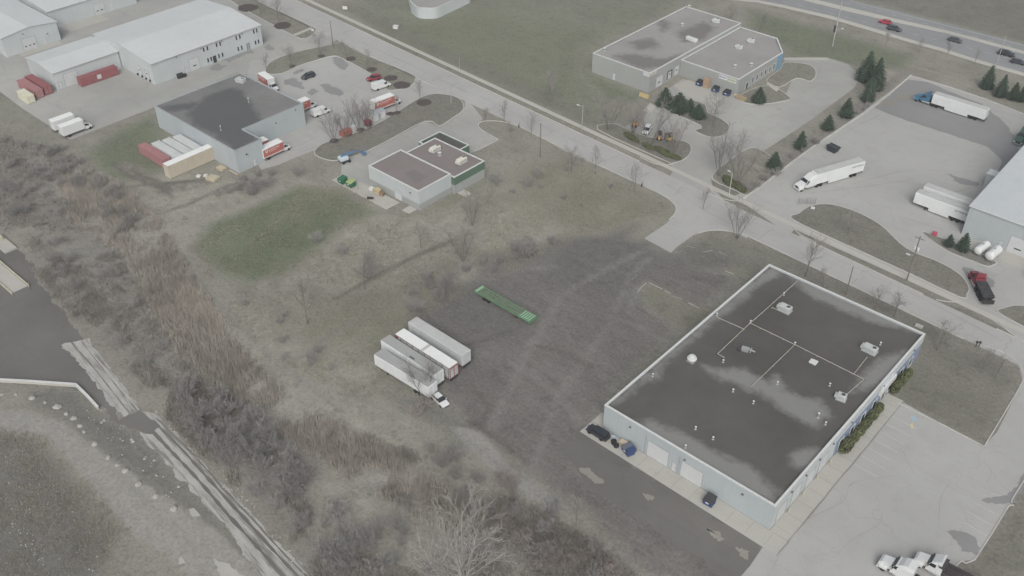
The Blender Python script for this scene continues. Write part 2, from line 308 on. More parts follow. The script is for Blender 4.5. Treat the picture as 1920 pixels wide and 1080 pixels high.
FLAT = [[(-233.3,53.6),(-220.5,63.6),(-208.1,61.4),(-188.2,57.7),(-173.5,56.6),(-160.6,54.2),(-146.0,52.4),(-138.8,52.5),(-119.7,51.6),(-103.2,51.2),(-90.4,50.2),(-77.9,48.8),(-84.1,43.2),(-107.5,46.5),(-143.2,49.4),(-169.3,25.9)], YARD, [(-352.2,99.7),(-303.8,99.0),(-286.9,98.3),(-258.8,98.3),(-258.8,128.3),(-251.9,141.8),(-321.6,145.4),(-437.6,144.3)], [(-79.6,108.6),(-36.4,105.2),(-36.0,94.4),(-61.4,95.0)]]
for q in FLAT: GZ = GZ*np.clip((-sdist(GXX, GYY, q)-.7)/4, 0, 1)
GZ = np.where((GXX < -395) | (GXX > 25) | (GYY < 4) | (GYY > 411), 0, GZ) - .001
def gz(x, y):
    i = int(round(x+395))+4; j = int(round(y-4))+4
    return float(GZ[min(max(j, 0), GZ.shape[0]-1), min(max(i, 0), GZ.shape[1]-1)])
def ground_material():
    m, nt, b = newmat('ground_cover'); p = objpos(nt, True)
    n0 = noise(nt, p, .018, 4, .6); n1 = noise(nt, p, .09, 5, .62); n2 = noise(nt, p, .5, 5, .65); n3 = noise(nt, p, 1.5, 6, .8)
    mp = nn(nt, 'ShaderNodeMapping'); mp.inputs['Rotation'].default_value = (0, 0, .62); mp.inputs['Scale'].default_value = (.035, .35, 1); nt.links.new(p, mp.inputs[0])
    ns = noise(nt, mp.outputs[0], 1., 4, .6)
    wob = mth(nt, 'ADD', mth(nt, 'MULTIPLY', mth(nt, 'SUBTRACT', n1, .5), 1.1), mth(nt, 'MULTIPLY', mth(nt, 'SUBTRACT', n2, .5), .8))
    def attr(k):
        a = nn(nt, 'ShaderNodeAttribute', attribute_name=k); return a.outputs['Fac']
    def layer(out, k, ca, cb, fa, sharp=.25, amt=1., wamt=1.):
        v = mth(nt, 'ADD', attr(k), mth(nt, 'MULTIPLY', wob, wamt))
        fac = mth(nt, 'MULTIPLY', ramp(nt, v, .5-sharp, .5+sharp, 0, amt), ramp(nt, attr(k), .02, .2))
        return mixc(nt, fac, out, mixc(nt, ramp(nt, fa, .3, .7), ca, cb))
    out = mixc(nt, ramp(nt, n1, .3, .7), (.195, .187, .152), (.275, .264, .218))
    out = mixc(nt, ramp(nt, ns, .5, .75, 0, .45), out, (.32, .302, .25))
    out = mixc(nt, ramp(nt, n0, .5, .65, 0, .5), out, (.178, .180, .138))
    out = layer(out, 'tan', (.25, .236, .192), (.345, .325, .265), n2, .35, .8)
    out = layer(out, 'olive', (.165, .162, .115), (.225, .218, .162), n1, .4, .8)
    out = layer(out, 'green', (.100, .130, .070), (.160, .178, .112), n1, .3, .95, .6)
    out = layer(out, 'rough', (.185, .176, .158), (.255, .243, .216), n2, .35, .9)
    out = mixc(nt, mth(nt, 'MULTIPLY', attr('rough'), ramp(nt, noise(nt, p, .16, 6, .7), .52, .62, 0, .75)), out, (.115, .112, .092))
    out = layer(out, 'verge', (.135, .13, .106), (.19, .182, .152), n1, .4, .85)
    out = layer(out, 'brush', (.165, .15, .136), (.245, .226, .202), n2, .3, .9)
    out = layer(out, 'reed', (.235, .217, .192), (.315, .292, .258), n2, .3, .8)
    def streaks(rot, sx, sy):
        q = nn(nt, 'ShaderNodeMapping'); q.inputs['Rotation'].default_value = (0, 0, rot); q.inputs['Scale'].default_value = (sx, sy, 1); nt.links.new(p, q.inputs[0]); return noise(nt, q.outputs[0], 1., 5, .65, .6)
    sa, sb = streaks(.75, .08, .3), streaks(-.5, .09, .36)
    gs = mth(nt, 'ADD', mth(nt, 'MULTIPLY', mth(nt, 'ADD', sa, n1), .33), mth(nt, 'MULTIPLY', sb, .34))
    out = layer(out, 'gravel', (.110, .102, .094), (.196, .184, .170), gs, .3, 1.)
    out = layer(out, 'dark', (.105, .102, .098), (.155, .149, .14), n2, .35, .75)
    out = layer(out, 'mud', (.12, .108, .09), (.30, .275, .235), n2, .3, .8)
    out = layer(out, 'dirt', (.24, .23, .208), (.31, .297, .268), n2, .15, .95, .55)
    out = layer(out, 'ltrack', (.18, .172, .158), (.24, .229, .212), n2, .3, .55)
    out = layer(out, 'rut', (.085, .078, .068), (.13, .12, .105), n2, .3, .7)
    # small clumps, stems and stones
    out = mixc(nt, ramp(nt, n3, .47, .72, 0, .75), out, mixc(nt, .6, out, (.03, .028, .024)))
    out = mixc(nt, ramp(nt, n3, .46, .28, 0, .5), out, mixc(nt, .4, out, (.45, .42, .36)))
    dk = ramp(nt, noise(nt, p, .3, 7, .8), .53, .68, 0, .7)
    dk = mth(nt, 'MULTIPLY', dk, mth(nt, 'SUBTRACT', 1., attr('dirt')))
    out = mixc(nt, dk, out, mixc(nt, .6, out, (.045, .042, .036)))
    hsv = nn(nt, 'ShaderNodeHueSaturation'); hsv.inputs['Saturation'].default_value = .82; nt.links.new(out, hsv.inputs['Color']); out = hsv.outputs[0]
    nt.links.new(out, b.inputs['Base Color']); b.inputs['Roughness'].default_value = .95; b.inputs['Specular IOR Level'].default_value = .1
    bumpn(nt, b, mth(nt, 'ADD', n3, mth(nt, 'MULTIPLY', n2, 2)), .55, .2)
    return m
GROUND = ground_material()
def grid_mesh(name, xs, ys, Z, attrs, m):
    nx, ny = len(xs), len(ys); X, Y = np.meshgrid(xs, ys)
    co = np.stack([X, Y, Z], -1).reshape(-1, 3)
    a = (np.arange(ny-1)[:, None]*nx+np.arange(nx-1)[None]).reshape(-1)
    q = np.stack([a, a+1, a+1+nx, a+nx], -1)
    me = bpy.data.meshes.new(name); me.vertices.add(len(co)); me.vertices.foreach_set('co', co.ravel())
    me.loops.add(q.size); me.loops.foreach_set('vertex_index', q.ravel().astype(np.int32))
    me.polygons.add(len(q)); me.polygons.foreach_set('loop_start', (np.arange(len(q))*4).astype(np.int32)); me.polygons.foreach_set('loop_total', np.full(len(q), 4, np.int32))
    me.update(calc_edges=True)
    for k, v in attrs.items():
        at = me.attributes.new(k, 'FLOAT', 'POINT'); at.data.foreach_set('value', v.astype(np.float32).ravel())
    me.materials.append(m); return me
ground = structure(link('ground', grid_mesh('ground', gx, gy, GZ, masks, GROUND)))

# ---------------------------------------------------------------- roads, lots, paths
ASPH = asphalt('aged_asphalt', (.36, .36, .355), .13, .16)
ASPH2 = asphalt('worn_lot_asphalt', (.335, .335, .325), .22, .3)
HWY = asphalt('highway_asphalt', (.235, .243, .25), .1, .12)
NEWA = asphalt('newer_asphalt', (.235, .237, .243), .1, .2)
OLDA = asphalt('dark_old_asphalt', (.142, .137, .131), .2, .45)
CONC = asphalt('pale_concrete', (.385, .38, .355), .12, .14)
CONC2 = asphalt('sidewalk_concrete', (.41, .403, .375), .05, .12)
SAND = asphalt('sandy_bare_patch', (.25, .238, .215), 0, .4)
KERB = mat('kerb_concrete', (.42, .415, .39), .9, .18, .5)
PAINT = mat('worn_white_paint', (.40, .40, .39), .8, .2, 2)

def S(x): return 189-.0537*(x+148)          # near edge of the road
def N(x): return 206.8-.0643*(x+276)        # far edge of the road
xs = [-600, -420, -300, -200, -100, 0, 60]
road = sheet('road', [(x, S(x)) for x in xs]+[(x, N(x)) for x in xs[::-1]], .012, ASPH)
def walk(name, x0, x1, a, b, z, m): return sheet(name, [(x0, N(x0)+a), (x1, N(x1)+a), (x1, N(x1)+b), (x0, N(x0)+b)], z, m)
# lots
lot_a = sheet('parking_lot', [(-352.2,99.7),(-303.8,99.0),(-286.9,98.3),(-258.8,98.3),(-258.8,128.3),(-260.6,157.0),(-248.9,159.6),(-253.9,185.3),(-257.1,197.3),(-308.8,204.3),(-375.5,200.2),(-437.6,144.3)], .004, ASPH2)
lot_b = sheet('parking_lot', [(-264.2,164.6),(-251.9,193.0),(-212.4,195.1),(-192.1,191.8),(-197.3,191.9),(-201.5,182.3),(-200.9,167.9),(-200.9,160.8),(-201.1,150.3),(-202.7,136.2),(-203.1,129.1),(-204.5,124.8),(-229.7,134.0)], .008, ASPH)
lot_c = sheet('driveway', [(-186.1,137.6),(-192.3,142.8),(-191.9,148.3),(-190.3,155.5),(-191.2,174.0),(-185.8,174.4),(-186.4,181.0),(-189.1,188.7),(-194.1,193.8),(-179.9,186.8),(-177.9,182.8),(-175.1,181.4),(-167.6,180.4),(-167.6,173.8),(-168.3,169.1),(-177.9,159.7),(-172.7,137.3)], .010, ASPH2)
lot_d = sheet('parking_lot', [(-145.3,210.9),(-146.2,223.6),(-145.2,229.1),(-150.3,240.7),(-150.9,248.9),(-131.6,251.1),(-119.9,258.2),(-125.9,275.6),(-132.9,281.2),(-134.3,285.5),(-123.6,294.6),(-116.4,294.4),(-109.0,287.7),(-107.2,279.0),(-107.0,251.1),(-107.7,227.8),(-109.3,217.5),(-111.4,208.6),(-110.2,202.2),(-107.6,199.4),(-101.6,195.7),(-119.4,196.1),(-120.9,200.0),(-123.6,202.3),(-123.1,212.3),(-129.6,214.7),(-136.0,210.6)], .007, ASPH2)
lot_e = sheet('truck_yard', [(-101.4,199.3),(-98.6,211.2),(-97.7,299.9),(-89.1,300.9),(-73.5,300.0),(-50.1,295.7),(-18.1,238.3),(-18.1,196.1),(-22.6,189.8),(-31.8,193.4),(-39.3,194.3),(-81.8,196.2),(-81.6,193.2)], .006, ASPH)
lot_f = sheet('parking_lot', [(-37.5,101.1),(-38.1,108.2),(-35.7,155.7),(-18.8,154.3),(-18.3,160.0),(-19.7,177.7),(-21.7,181.5),(-23.7,183.7),(-14.7,185.6),(-4.7,190.3),(-9.0,159.1),(-10.1,151.6),(-10.1,144.9),(-9.4,143.8),(-10.0,142.9),(-10.0,127.6),(-11.6,125.8),(-11.8,122.0),(-10.4,109.6),(-35.4,87.1),(-37.6,97.0)], .005, ASPH)
throat = sheet('driveway', [(-107.4,167.9),(-99.0,167.2),(-99.3,169.9),(-99.2,177.1),(-97.9,180.5),(-95.9,182.9),(-92.0,185.2),(-88.6,184.7),(-90.0,192.1),(-108.2,190.8),(-115.8,188.4),(-111.7,186.6),(-108.6,183.5),(-107.4,180.3),(-107.1,176.0)], .016, ASPH)
newp = sheet('fresh_asphalt_patch', ragged([(-96.4,271.2),(-97.7,296.7),(-91.6,298.7),(-73.4,295.3),(-63.2,287.4),(-57.3,279.8),(-52.1,269.0),(-53.9,255.9),(-56.2,265.3),(-62.1,270.0),(-76.1,270.1),(-87.3,269.8)], .3, 2, 3), .012, NEWA)
sheet('dark_asphalt_strip', ragged(ragged([(-76.4,111.5),(-77.4,107.5),(-66.2,106.2),(-51.9,106.0),(-37.0,105.6),(-37.5,101.1),(-37.3,97.3),(-45.5,96.3),(-59.0,96.4),(-71.1,98.0),(-78.2,100.4),(-78.7,107.5)], 1.2, 3, 4), .4, .9, 2), .004, OLDA)
sheet('truck_route', ragged(ragged([(-233.3,53.6),(-220.5,63.6),(-208.1,61.4),(-188.2,57.7),(-174.5,55.3),(-162.5,52.6),(-145.9,48.9),(-151.8,47.5),(-161.8,47.8),(-182.3,31.5)], 1.0, 3, 5), .35, .8, 3), .004, OLDA)
# gate pad and concrete haul road (lower left), with dark joints between the slabs
crd_l = [(-176.9,52.0),(-163.5,51.1),(-145.7,49.1),(-143.2,49.4),(-133.0,48.9),(-123.0,48.1),(-113.4,47.3),(-104.2,46.3),(-93.7,45.2),(-84.9,43.8)]; crd_r = [(-173.8,56.8),(-159.8,55.0),(-146.0,53.2),(-142.2,54.2),(-131.3,53.6),(-120.1,53.0),(-107.7,51.7),(-95.7,51.1),(-84.9,50.3),(-75.9,49.3)]
def haul_material():
    m, nt, b = newmat('haul_road_concrete'); p = objpos(nt, True); a = math.atan2(crd_l[-1][1]-crd_l[0][1], crd_l[-1][0]-crd_l[0][0])
    rt = nn(nt, 'ShaderNodeMapping'); rt.inputs['Rotation'].default_value = (0, 0, -a); nt.links.new(p, rt.inputs[0])
    mp = nn(nt, 'ShaderNodeMapping'); mp.inputs['Scale'].default_value = (.09, 1.3, 1); nt.links.new(rt.outputs[0], mp.inputs[0])
    st = noise(nt, mp.outputs[0], 1., 6, .7); lo = noise(nt, p, .25, 5, .6); hi = noise(nt, p, 2.5, 4, .7)
    out = mixc(nt, ramp(nt, lo, .3, .7), (.30, .295, .275), (.40, .395, .37)); out = mixc(nt, ramp(nt, st, .50, .60, 0, .85), out, (.15, .145, .135)); out = mixc(nt, ramp(nt, hi, .45, .8, 0, .4), out, (.18, .175, .16))
    nt.links.new(out, b.inputs['Base Color']); b.inputs['Roughness'].default_value = .92; b.inputs['Specular IOR Level'].default_value = .2; return m
haul = sheet('concrete_road', ragged(ragged(crd_l+crd_r[::-1], .55, 1.6, 6), .2, .5, 2), .012, haul_material())
def lerp(a, b, t): return (a[0]+(b[0]-a[0])*t, a[1]+(b[1]-a[1])*t)
for k, (t, w) in enumerate(((.40, .75), (.72, .7), (.9, .3))):
    ln = smooth([lerp(a, b, t+.03*math.sin(3.1*i+k)) for i, (a, b) in enumerate(zip(crd_l, crd_r))], 8, False)
    rn = random.Random(k); mb = MB(); L = []; Rr = []
    for i, p in enumerate(ln):
        d = Vector(ln[min(i+1, len(ln)-1)])-Vector(ln[max(i-1, 0)]); d.normalize(); q = Vector((-d.y, d.x)); ww = w*(rn.uniform(.4, 1.1) if i > len(ln)*.33 else rn.uniform(.05, .4))/2
        L.append(tuple(Vector(p)+q*ww)); Rr.append(tuple(Vector(p)-q*ww))
    sheet('dirt_joint', L+Rr[::-1], .018, OLDA)
sheet('gravel_crossing', ragged([(-146.7,48.2),(-146.5,52.8),(-139.4,52.9),(-138.7,50.7),(-142.5,48.9)], .3, 1, 9), .02, OLDA)
for k, q in enumerate([[(-117.9,45.0),(-117.3,46.0),(-115.0,45.8),(-115.8,44.5)], [(-105.5,41.9),(-102.6,43.1),(-97.1,43.4),(-100.4,40.5)], [(-110.3,37.9),(-109.5,38.8),(-108.4,38.2),(-108.9,37.5)]]):
    sheet('concrete_patch', ragged(q, .25, .8, k), .014, CONC)
# dark oil and patch marks on the lots
marks = [[(-245.1,163.0),(-244.0,166.1),(-238.7,165.7),(-234.3,163.5),(-237.5,162.7),(-241.8,161.8)], [(-233.5,168.3),(-232.9,170.9),(-229.9,170.5),(-227.8,171.4),(-224.0,170.8),(-222.5,168.2),(-226.3,166.8)], [(-232.8,162.9),(-232.5,166.2),(-230.5,165.9),(-230.2,162.3)], [(-247.6,168.2),(-247.4,172.6),(-245.1,172.5),(-244.9,168.4)], [(-246.9,184.2),(-243.6,186.0),(-238.2,184.2),(-235.9,180.8),(-238.7,180.5)],
         [(-272.8,158.5),(-272.7,164.3),(-271.6,170.0),(-269.1,169.9),(-269.7,164.7),(-268.4,159.2)], [(-269.9,152.4),(-270.6,156.1),(-267.8,157.5),(-266.2,153.5)], [(-271.0,173.9),(-270.6,176.7),(-266.8,176.6),(-266.1,173.8)], [(-277.0,175.7),(-276.6,178.5),(-273.3,177.8),(-274.2,175.8)],
         [(-133.0,248.8),(-124.1,244.9),(-116.9,239.0),(-114.8,237.5),(-118.7,237.5),(-126.7,239.3),(-133.0,241.1)], [(-64.6,248.1),(-55.5,248.9),(-55.3,246.5),(-61.3,245.5)], [(-10.9,145.4),(-10.2,148.5),(-10.4,152.6),(-9.2,151.1),(-9.4,145.1),(-10.9,142.1),(-14.1,141.2),(-14.0,142.2)], [(-15.6,130.7),(-14.0,131.4),(-11.6,132.1),(-10.7,131.7),(-10.5,128.6),(-12.2,128.6),(-14.1,129.8)],
         [(-192.3,159.9),(-191.1,162.7),(-187.7,162.3),(-187.9,158.8)], [(-173.3,175.3),(-172.3,178.7),(-169.3,178.9),(-169.2,174.8)], [(-44.5,208.7),(-42.4,208.9),(-38.8,208.7),(-35.6,206.1),(-37.1,204.2),(-40.6,204.3)]]
for k, q in enumerate(marks): sheet('stained_patch', ragged(ragged(q, .6, 1.4, k+20), .22, .45, k), .0165+.0005*k, NEWA if k not in (9, 13, 14) else ASPH2)
for k, q in enumerate([[(-72.4,98.9),(-70.8,100.0),(-67.0,99.1),(-67.6,98.0),(-70.5,98.1)], [(-60.1,101.9),(-58.8,102.9),(-57.4,102.5),(-58.4,101.3)], [(-48.0,103.1),(-45.4,103.5),(-43.2,102.9),(-45.6,102.1)], [(-41.3,103.1),(-39.7,103.8),(-38.0,102.4),(-39.6,101.5)], [(-96.5,276.8),(-94.7,279.4),(-92.2,276.9),(-94.0,273.4)], [(-95.7,281.4),(-93.2,286.6),(-91.1,286.5),(-92.3,280.7)]]):
    sheet('bare_patch', ragged(ragged(q, .45, 1.0, k+60), .2, .35, k), .0145+.0006*k, SAND)
# sidewalks
walk('sidewalk', -600, -128.8, 2.4, 4.1, .05, CONC2); walk('sidewalk', -128.8, 60, 2.4, 4.1, .05, CONC2)
sheet('path', [(-271.2,187.1),(-271.5,195.6),(-270.0,195.1),(-269.5,186.7)], .19, CONC2)
sheet('path', [(-147.3,222.6),(-148.8,228.3),(-145.7,227.8),(-145.0,222.8)], .03, CONC2); sheet('path', [(-135.0,284.9),(-124.2,294.7),(-122.8,293.1),(-133.9,283.1)], .02, CONC2); sheet('path', [(-129.2,263.3),(-129.2,264.8),(-124.2,263.2),(-123.8,260.6)], .16, CONC2)
sheet('loading_apron', [(-150.5,243.0),(-149.2,249.4),(-138.9,250.5),(-137.0,245.3),(-132.1,246.7),(-134.8,239.5),(-142.4,239.4)], .018, CONC)
sheet('storage_pad', [(-185.9,134.1),(-186.2,138.6),(-164.1,138.7),(-164.2,134.1)], .06, CONC, .06)
sheet('apron', [(-78.1, 106.3), (-35.4, 106.0), (-35.4, 109.9), (-78.1, 109.9)], .08, CONC, .1); sheet('apron', [(-38.8, 109.95), (-35.4, 109.95), (-35.4, 156), (-38.8, 156)], .08, CONC, .1)
sheet('apron', [(-78.1, 109.95), (-75.4, 109.95), (-75.4, 113.2), (-78.1, 113.2)], .08, CONC, .1)
sheet('dock_apron', [(-326.8, 116), (-323.5, 116), (-323.5, 130), (-326.8, 130)], .05, CONC, .05); sheet('dock_apron', [(-337.6, 137), (-331, 137), (-331, 152), (-337.6, 152)], .05, CONC, .05)
sheet('dock_apron', [(-43, 217), (-30, 217), (-30, 222), (-43, 222)], .03, CONC, .03)
# highway
hw_lo = [(-179.9,320.4),(-168.1,323.8),(-158.9,325.7),(-140.2,328.2),(-119.2,327.7),(-111.4,327.2),(-99.3,327.4),(-87.1,326.4),(-73.7,326.3),(-50.2,325.4)]; hw_md = [(-189.7,336.0),(-174.3,334.3),(-158.8,335.0),(-141.4,335.9),(-127.9,337.2),(-121.2,338.0),(-109.2,339.8),(-103.4,340.6),(-92.8,341.0),(-76.9,341.2),(-54.5,339.9)]
hw_mu = [(-191.6,339.0),(-176.1,337.3),(-160.4,337.9),(-143.1,339.2),(-129.5,340.5),(-122.5,340.8),(-110.4,342.5),(-104.4,342.9),(-93.6,343.3),(-77.7,343.4),(-55.1,342.0)]; hw_hi = [(-182.2,347.5),(-158.6,347.0),(-142.6,346.7),(-128.9,348.5),(-113.9,348.5),(-94.9,349.5),(-79.7,349.2),(-56.4,346.2)]
sheet('highway', hw_lo+hw_hi[::-1], .006, HWY)
sheet('median', hw_md+hw_mu[::-1], .12, CONC2, .12)
sheet('roadside_path', [(-177.6,316.7),(-166.7,321.5),(-157.6,323.4),(-138.8,325.5),(-118.0,325.0),(-110.3,324.7),(-98.2,324.9),(-86.1,323.9),(-72.8,323.9),(-49.5,323.1)]+hw_lo[::-1], .05, CONC2, .05)
def dashes(a, b, n, w=.18, frac=.35, parent=None, name='lane_mark', z=.02):
    for i in range(n):
        p, q = lerp(a, b, i/n), lerp(a, b, (i+frac)/n); o = ribbon([p, q], w, z-.006, z).build(name, PAINT, parent)
        if not parent: structure(o)
hwy_obj = bpy.data.objects['highway']
dashes((-160.7,329.0), (-74.6,334.8), 14, .2, .35, hwy_obj); dashes((-147.9,343.4), (-78.3,345.1), 12, .2, .35, hwy_obj)
dashes((-142.2,346.0), (-79.4,348.3), 1, .22, 1, hwy_obj, 'edge_line')
# parking bays
for i in range(7):
    y = 134+i*2.75; ribbon([(-35.0, y), (-30.2, y-.1)], .14, .004, .012).build('bay_line', PAINT, lot_f)
for k, (a, b) in enumerate([((-14.2,142.7), (-10.4,142.3)), ((-14.9,139.8), (-10.6,139.8)), ((-15.1,137.0), (-10.4,136.8)), ((-14.6,134.3), (-10.4,134.0)), ((-14.7,131.1), (-10.5,131.3)), ((-13.4,129.3), (-10.8,128.7)), ((-13.4,143.9), (-11.6,144.7))]):
    ribbon([a, b], .13, .004, .0125).build('bay_line', PAINT, lot_f)
sheet('accessible_bay_mark', [(-32.4,152.7),(-31.9,153.7),(-30.9,152.9),(-31.4,151.8)], .011, mat('blue_paint', (.30, .38, .45), .8, .2, 2)); sheet('yellow_bay_mark', [(-31.6,150.7),(-31.5,151.6),(-30.7,150.3),(-31.0,149.7)], .011, mat('yellow_paint', (.5, .44, .25), .8, .2, 2))
for i in range(5):
    p = (-243.6,186.0); ribbon([(p[0]+i*3.0+2, p[1]-1.0-i*.05), (p[0]+i*3.0+2, p[1]-6.0)], .13, .01, .0135).build('bay_line', PAINT, lot_b)

# wheel marks and cracks
def mark(pts, w, z, m, name='wheel_mark', seed=1):
    rn = random.Random(seed); ln = smooth(pts, 6, False); L, Rr = [], []
    for i, p in enumerate(ln):
        d = Vector(ln[min(i+1, len(ln)-1)])-Vector(ln[max(i-1, 0)]); d.normalize(); q = Vector((-d.y, d.x)); ww = w*rn.uniform(.25, 1.1)/2; sh = rn.uniform(-.1, .1)
        L.append(tuple(Vector(p)+q*(ww+sh))); Rr.append(tuple(Vector(p)-q*(ww-sh)))
    sheet(name, L+Rr[::-1], z, m)
FAINT = asphalt('faint_wheel_mark', (.325, .324, .317), 0, .2); CRK = asphalt('crack_filler', (.235, .233, .225), 0, .3); JNT = asphalt('slab_joint_dirt', (.30, .295, .275), 0, .3)
for k, q in enumerate([[(-114.2,199.7),(-113.2,225.3),(-113.2,249.6),(-113.3,276.6),(-111.8,288.2)], [(-114.8,212.6),(-112.5,230.1),(-112.7,255.1),(-115.7,284.8)], [(-116.5,229.4),(-113.0,236.9),(-112.7,245.5)], [(-115.9,207.6),(-115.0,217.1),(-115.3,225.9)], [(-204.4,136.6),(-203.2,144.2),(-203.7,150.5)], [(-217.0,153.4),(-216.7,159.2),(-215.8,164.7)], [(-208.1,135.7),(-207.6,141.9),(-207.8,146.0)], [(-96.6,244.4),(-95.3,255.0),(-93.2,268.1)], [(-80.9,226.0),(-73.3,242.2),(-64.4,249.4)], [(-87.2,214.3),(-78.2,226.7),(-69.4,240.1)], [(-63.1,219.5),(-56.6,220.5),(-54.0,220.7)], [(-292.2,110.5),(-286.7,125.5),(-287.2,141.1)], [(-275.9,110.5),(-271.1,122.0),(-270.7,134.8)], [(-185.7,148.7),(-185.7,160.8),(-186.8,170.4)], [(-182.4,143.9),(-183.0,154.3),(-184.1,165.6)], [(-59.2,240.2),(-56.1,246.6),(-53.9,252.1)], [(-117.9,192.7),(-101.6,188.2),(-87.5,187.9)], [(-190.6,196.9),(-167.4,195.4),(-146.4,194.2)], [(-260.6,200.3),(-225.4,197.9),(-194.4,196.0)], [(-81.6,193.2),(-63.7,191.4),(-45.1,190.4),(-27.4,187.7)]]):
    mark(q, .55, .0175+.0003*k, FAINT, seed=k)
rn_ = random.Random(12)
for k in range(24):
    x = -290+k*11.5+rn_.uniform(-4, 4); y0, y1 = S(x), N(x); a, b = (rn_.uniform(0, .3), rn_.uniform(.6, 1)); mark([(x+rn_.uniform(-.8, .8), y0+(y1-y0)*(a+(b-a)*i/5)) for i in range(6)], .16, .026+.0002*k, CRK, 'road_crack', k)
for k, q in enumerate([[(-34.2,101.5),(-35.5,114.4),(-32.4,124.3),(-33.0,129.7),(-26.6,138.0)], [(-17.5,130.6),(-19.8,137.3),(-19.8,143.3),(-19.8,145.8)], [(-30.2,143.7),(-27.4,140.8),(-25.5,139.0)], [(-27.9,111.5),(-27.2,118.0),(-25.4,123.5),(-26.1,126.9)], [(-17.3,150.8),(-15.2,149.1),(-15.0,145.9)], [(-78.5,233.7),(-72.3,246.9),(-67.0,255.6),(-62.7,271.6)], [(-85.1,222.2),(-75.2,233.0),(-63.4,239.9)], [(-280.3,104.3),(-279.8,121.6),(-275.3,128.2),(-277.2,144.7)]]): mark(q, .1, .031+.0002*k, JNT, 'lot_crack', k+40)
for k in range(12): ribbon([(-38.75, 111.5+k*3.8), (-35.45, 111.5+k*3.8)], .09, .081, .084).build('slab_joint', JNT, bpy.data.objects['apron.001'])
for k in range(11): ribbon([(-76+k*3.8, 106.35), (-76+k*3.8, 109.85)], .09, .081, .084).build('slab_joint', JNT, bpy.data.objects['apron'])
mark([(-35.25, 106), (-35.25, 120), (-35.25, 140), (-35.25, 156)], .3, .0305, CRK, 'edge_joint', 3)
# ---------------------------------------------------------------- kerbed grass islands
def island(poly, k=4, h=.13, w=.22, masks_=None, sm_=True, tint='verge'):
    p = ccw(smooth(ccw(poly), k) if sm_ else poly); q = inset(p, w); n = len(p)
    mb = MB()
    for i in range(n):
        j = (i+1) % n; a, b, c, d = p[i], p[j], q[j], q[i]
        mb.add([(*a, 0), (*b, 0), (*c, 0), (*d, 0), (*a, h+.02), (*b, h+.02), (*c, h+.02), (*d, h+.02)], [(0,1,5,4), (4,5,6,7), (2,3,7,6)])
    kb = structure(mb.build('kerb', KERB))
    g = MB(); g.add([(x, y, h) for x, y in q], [tuple(range(n))]); o = structure(g.build('grass_verge', GROUND))
    for kk, v in (masks_ or {}).items():
        at = o.data.attributes.new(kk, 'FLOAT', 'POINT'); at.data.foreach_set('value', [v]*n)
    return o
GRN = {'green': .3, 'verge': .35}; DRK = {'verge': .8}
island([(-336.4,194.5),(-310.7,191.1),(-305.7,190.0),(-271.2,187.1),(-265.9,187.6),(-265.4,190.5),(-268.0,194.9),(-271.4,196.3),(-289.9,197.3),(-299.7,197.5),(-326.3,199.7)], 3, masks_=GRN)
island([(-252.7,162.5),(-258.2,167.2),(-259.4,176.9),(-254.6,191.7),(-253.9,194.7),(-241.2,193.2),(-218.2,193.5),(-213.6,191.3),(-211.4,186.7),(-213.6,181.2),(-216.3,180.8),(-222.0,183.8),(-243.3,186.2),(-247.3,184.9),(-248.5,179.9),(-249.5,172.9),(-248.9,165.9)], 3, masks_={'green': .3})
island([(-189.3,188.5),(-192.9,191.0),(-197.4,191.3),(-202.3,188.4),(-203.4,183.5),(-202.7,177.4),(-201.2,168.2),(-200.7,160.6),(-202.1,151.1),(-203.2,144.2),(-200.1,139.7),(-193.4,140.9),(-191.1,147.0),(-190.5,155.7),(-191.2,174.0),(-186.0,174.6),(-186.6,180.8),(-187.4,185.6)], 3, masks_=DRK)
island([(-123.1,212.3),(-125.6,215.0),(-129.2,214.7),(-136.7,210.4),(-144.9,210.3),(-149.0,210.1),(-150.3,204.1),(-124.7,202.4),(-122.9,202.9),(-121.8,205.4),(-121.9,208.9)], 3, masks_=DRK)
island([(-144.9,228.1),(-129.3,226.2),(-128.9,222.5),(-123.8,222.0),(-121.3,224.7),(-121.4,228.9),(-123.5,232.3),(-127.5,234.0),(-132.0,234.6),(-135.7,238.6),(-141.6,238.1),(-147.0,236.7),(-147.0,233.3)], 3, masks_=DRK)
island([(-130.5,265.7),(-124.7,264.2),(-124.0,273.6),(-119.6,274.5),(-121.0,281.0),(-125.8,285.4),(-132.8,281.8),(-131.4,275.9)], 3, masks_=GRN)
island([(-131.2,251.4),(-128.3,263.1),(-118.8,260.2),(-119.0,256.6),(-122.7,250.4),(-127.5,247.5)], 3, masks_=GRN)
island([(-110.0,202.7),(-112.0,208.1),(-112.3,217.2),(-111.5,224.8),(-107.7,225.3),(-103.2,222.9),(-99.5,212.6),(-98.9,202.3),(-102.3,202.0)], 3, masks_={'tan': .2})
island([(-84.2,199.6),(-84.7,203.4),(-84.1,208.7),(-80.9,212.6),(-74.9,213.9),(-67.0,212.5),(-57.5,207.0),(-49.5,206.8),(-43.7,205.2),(-40.3,201.9),(-39.5,199.1),(-40.3,196.6),(-53.3,197.6),(-67.1,198.3)], 4, masks_=DRK)
island([(-31.9,196.9),(-31.6,199.2),(-28.4,203.3),(-18.7,205.2),(-15.2,194.0),(-25.7,195.5)], 3, masks_=DRK)
island([(-57.6,215.8),(-55.8,216.9),(-47.1,216.9),(-39.6,216.0),(-39.3,213.9),(-40.3,212.5),(-43.4,212.3),(-49.9,212.4)], 3, masks_={'dark': .5})
def kerbline(pts, w=.2, h=.13, k=5): return structure(ribbon(smooth(pts, k, False), w, 0, h).build('kerb', KERB))
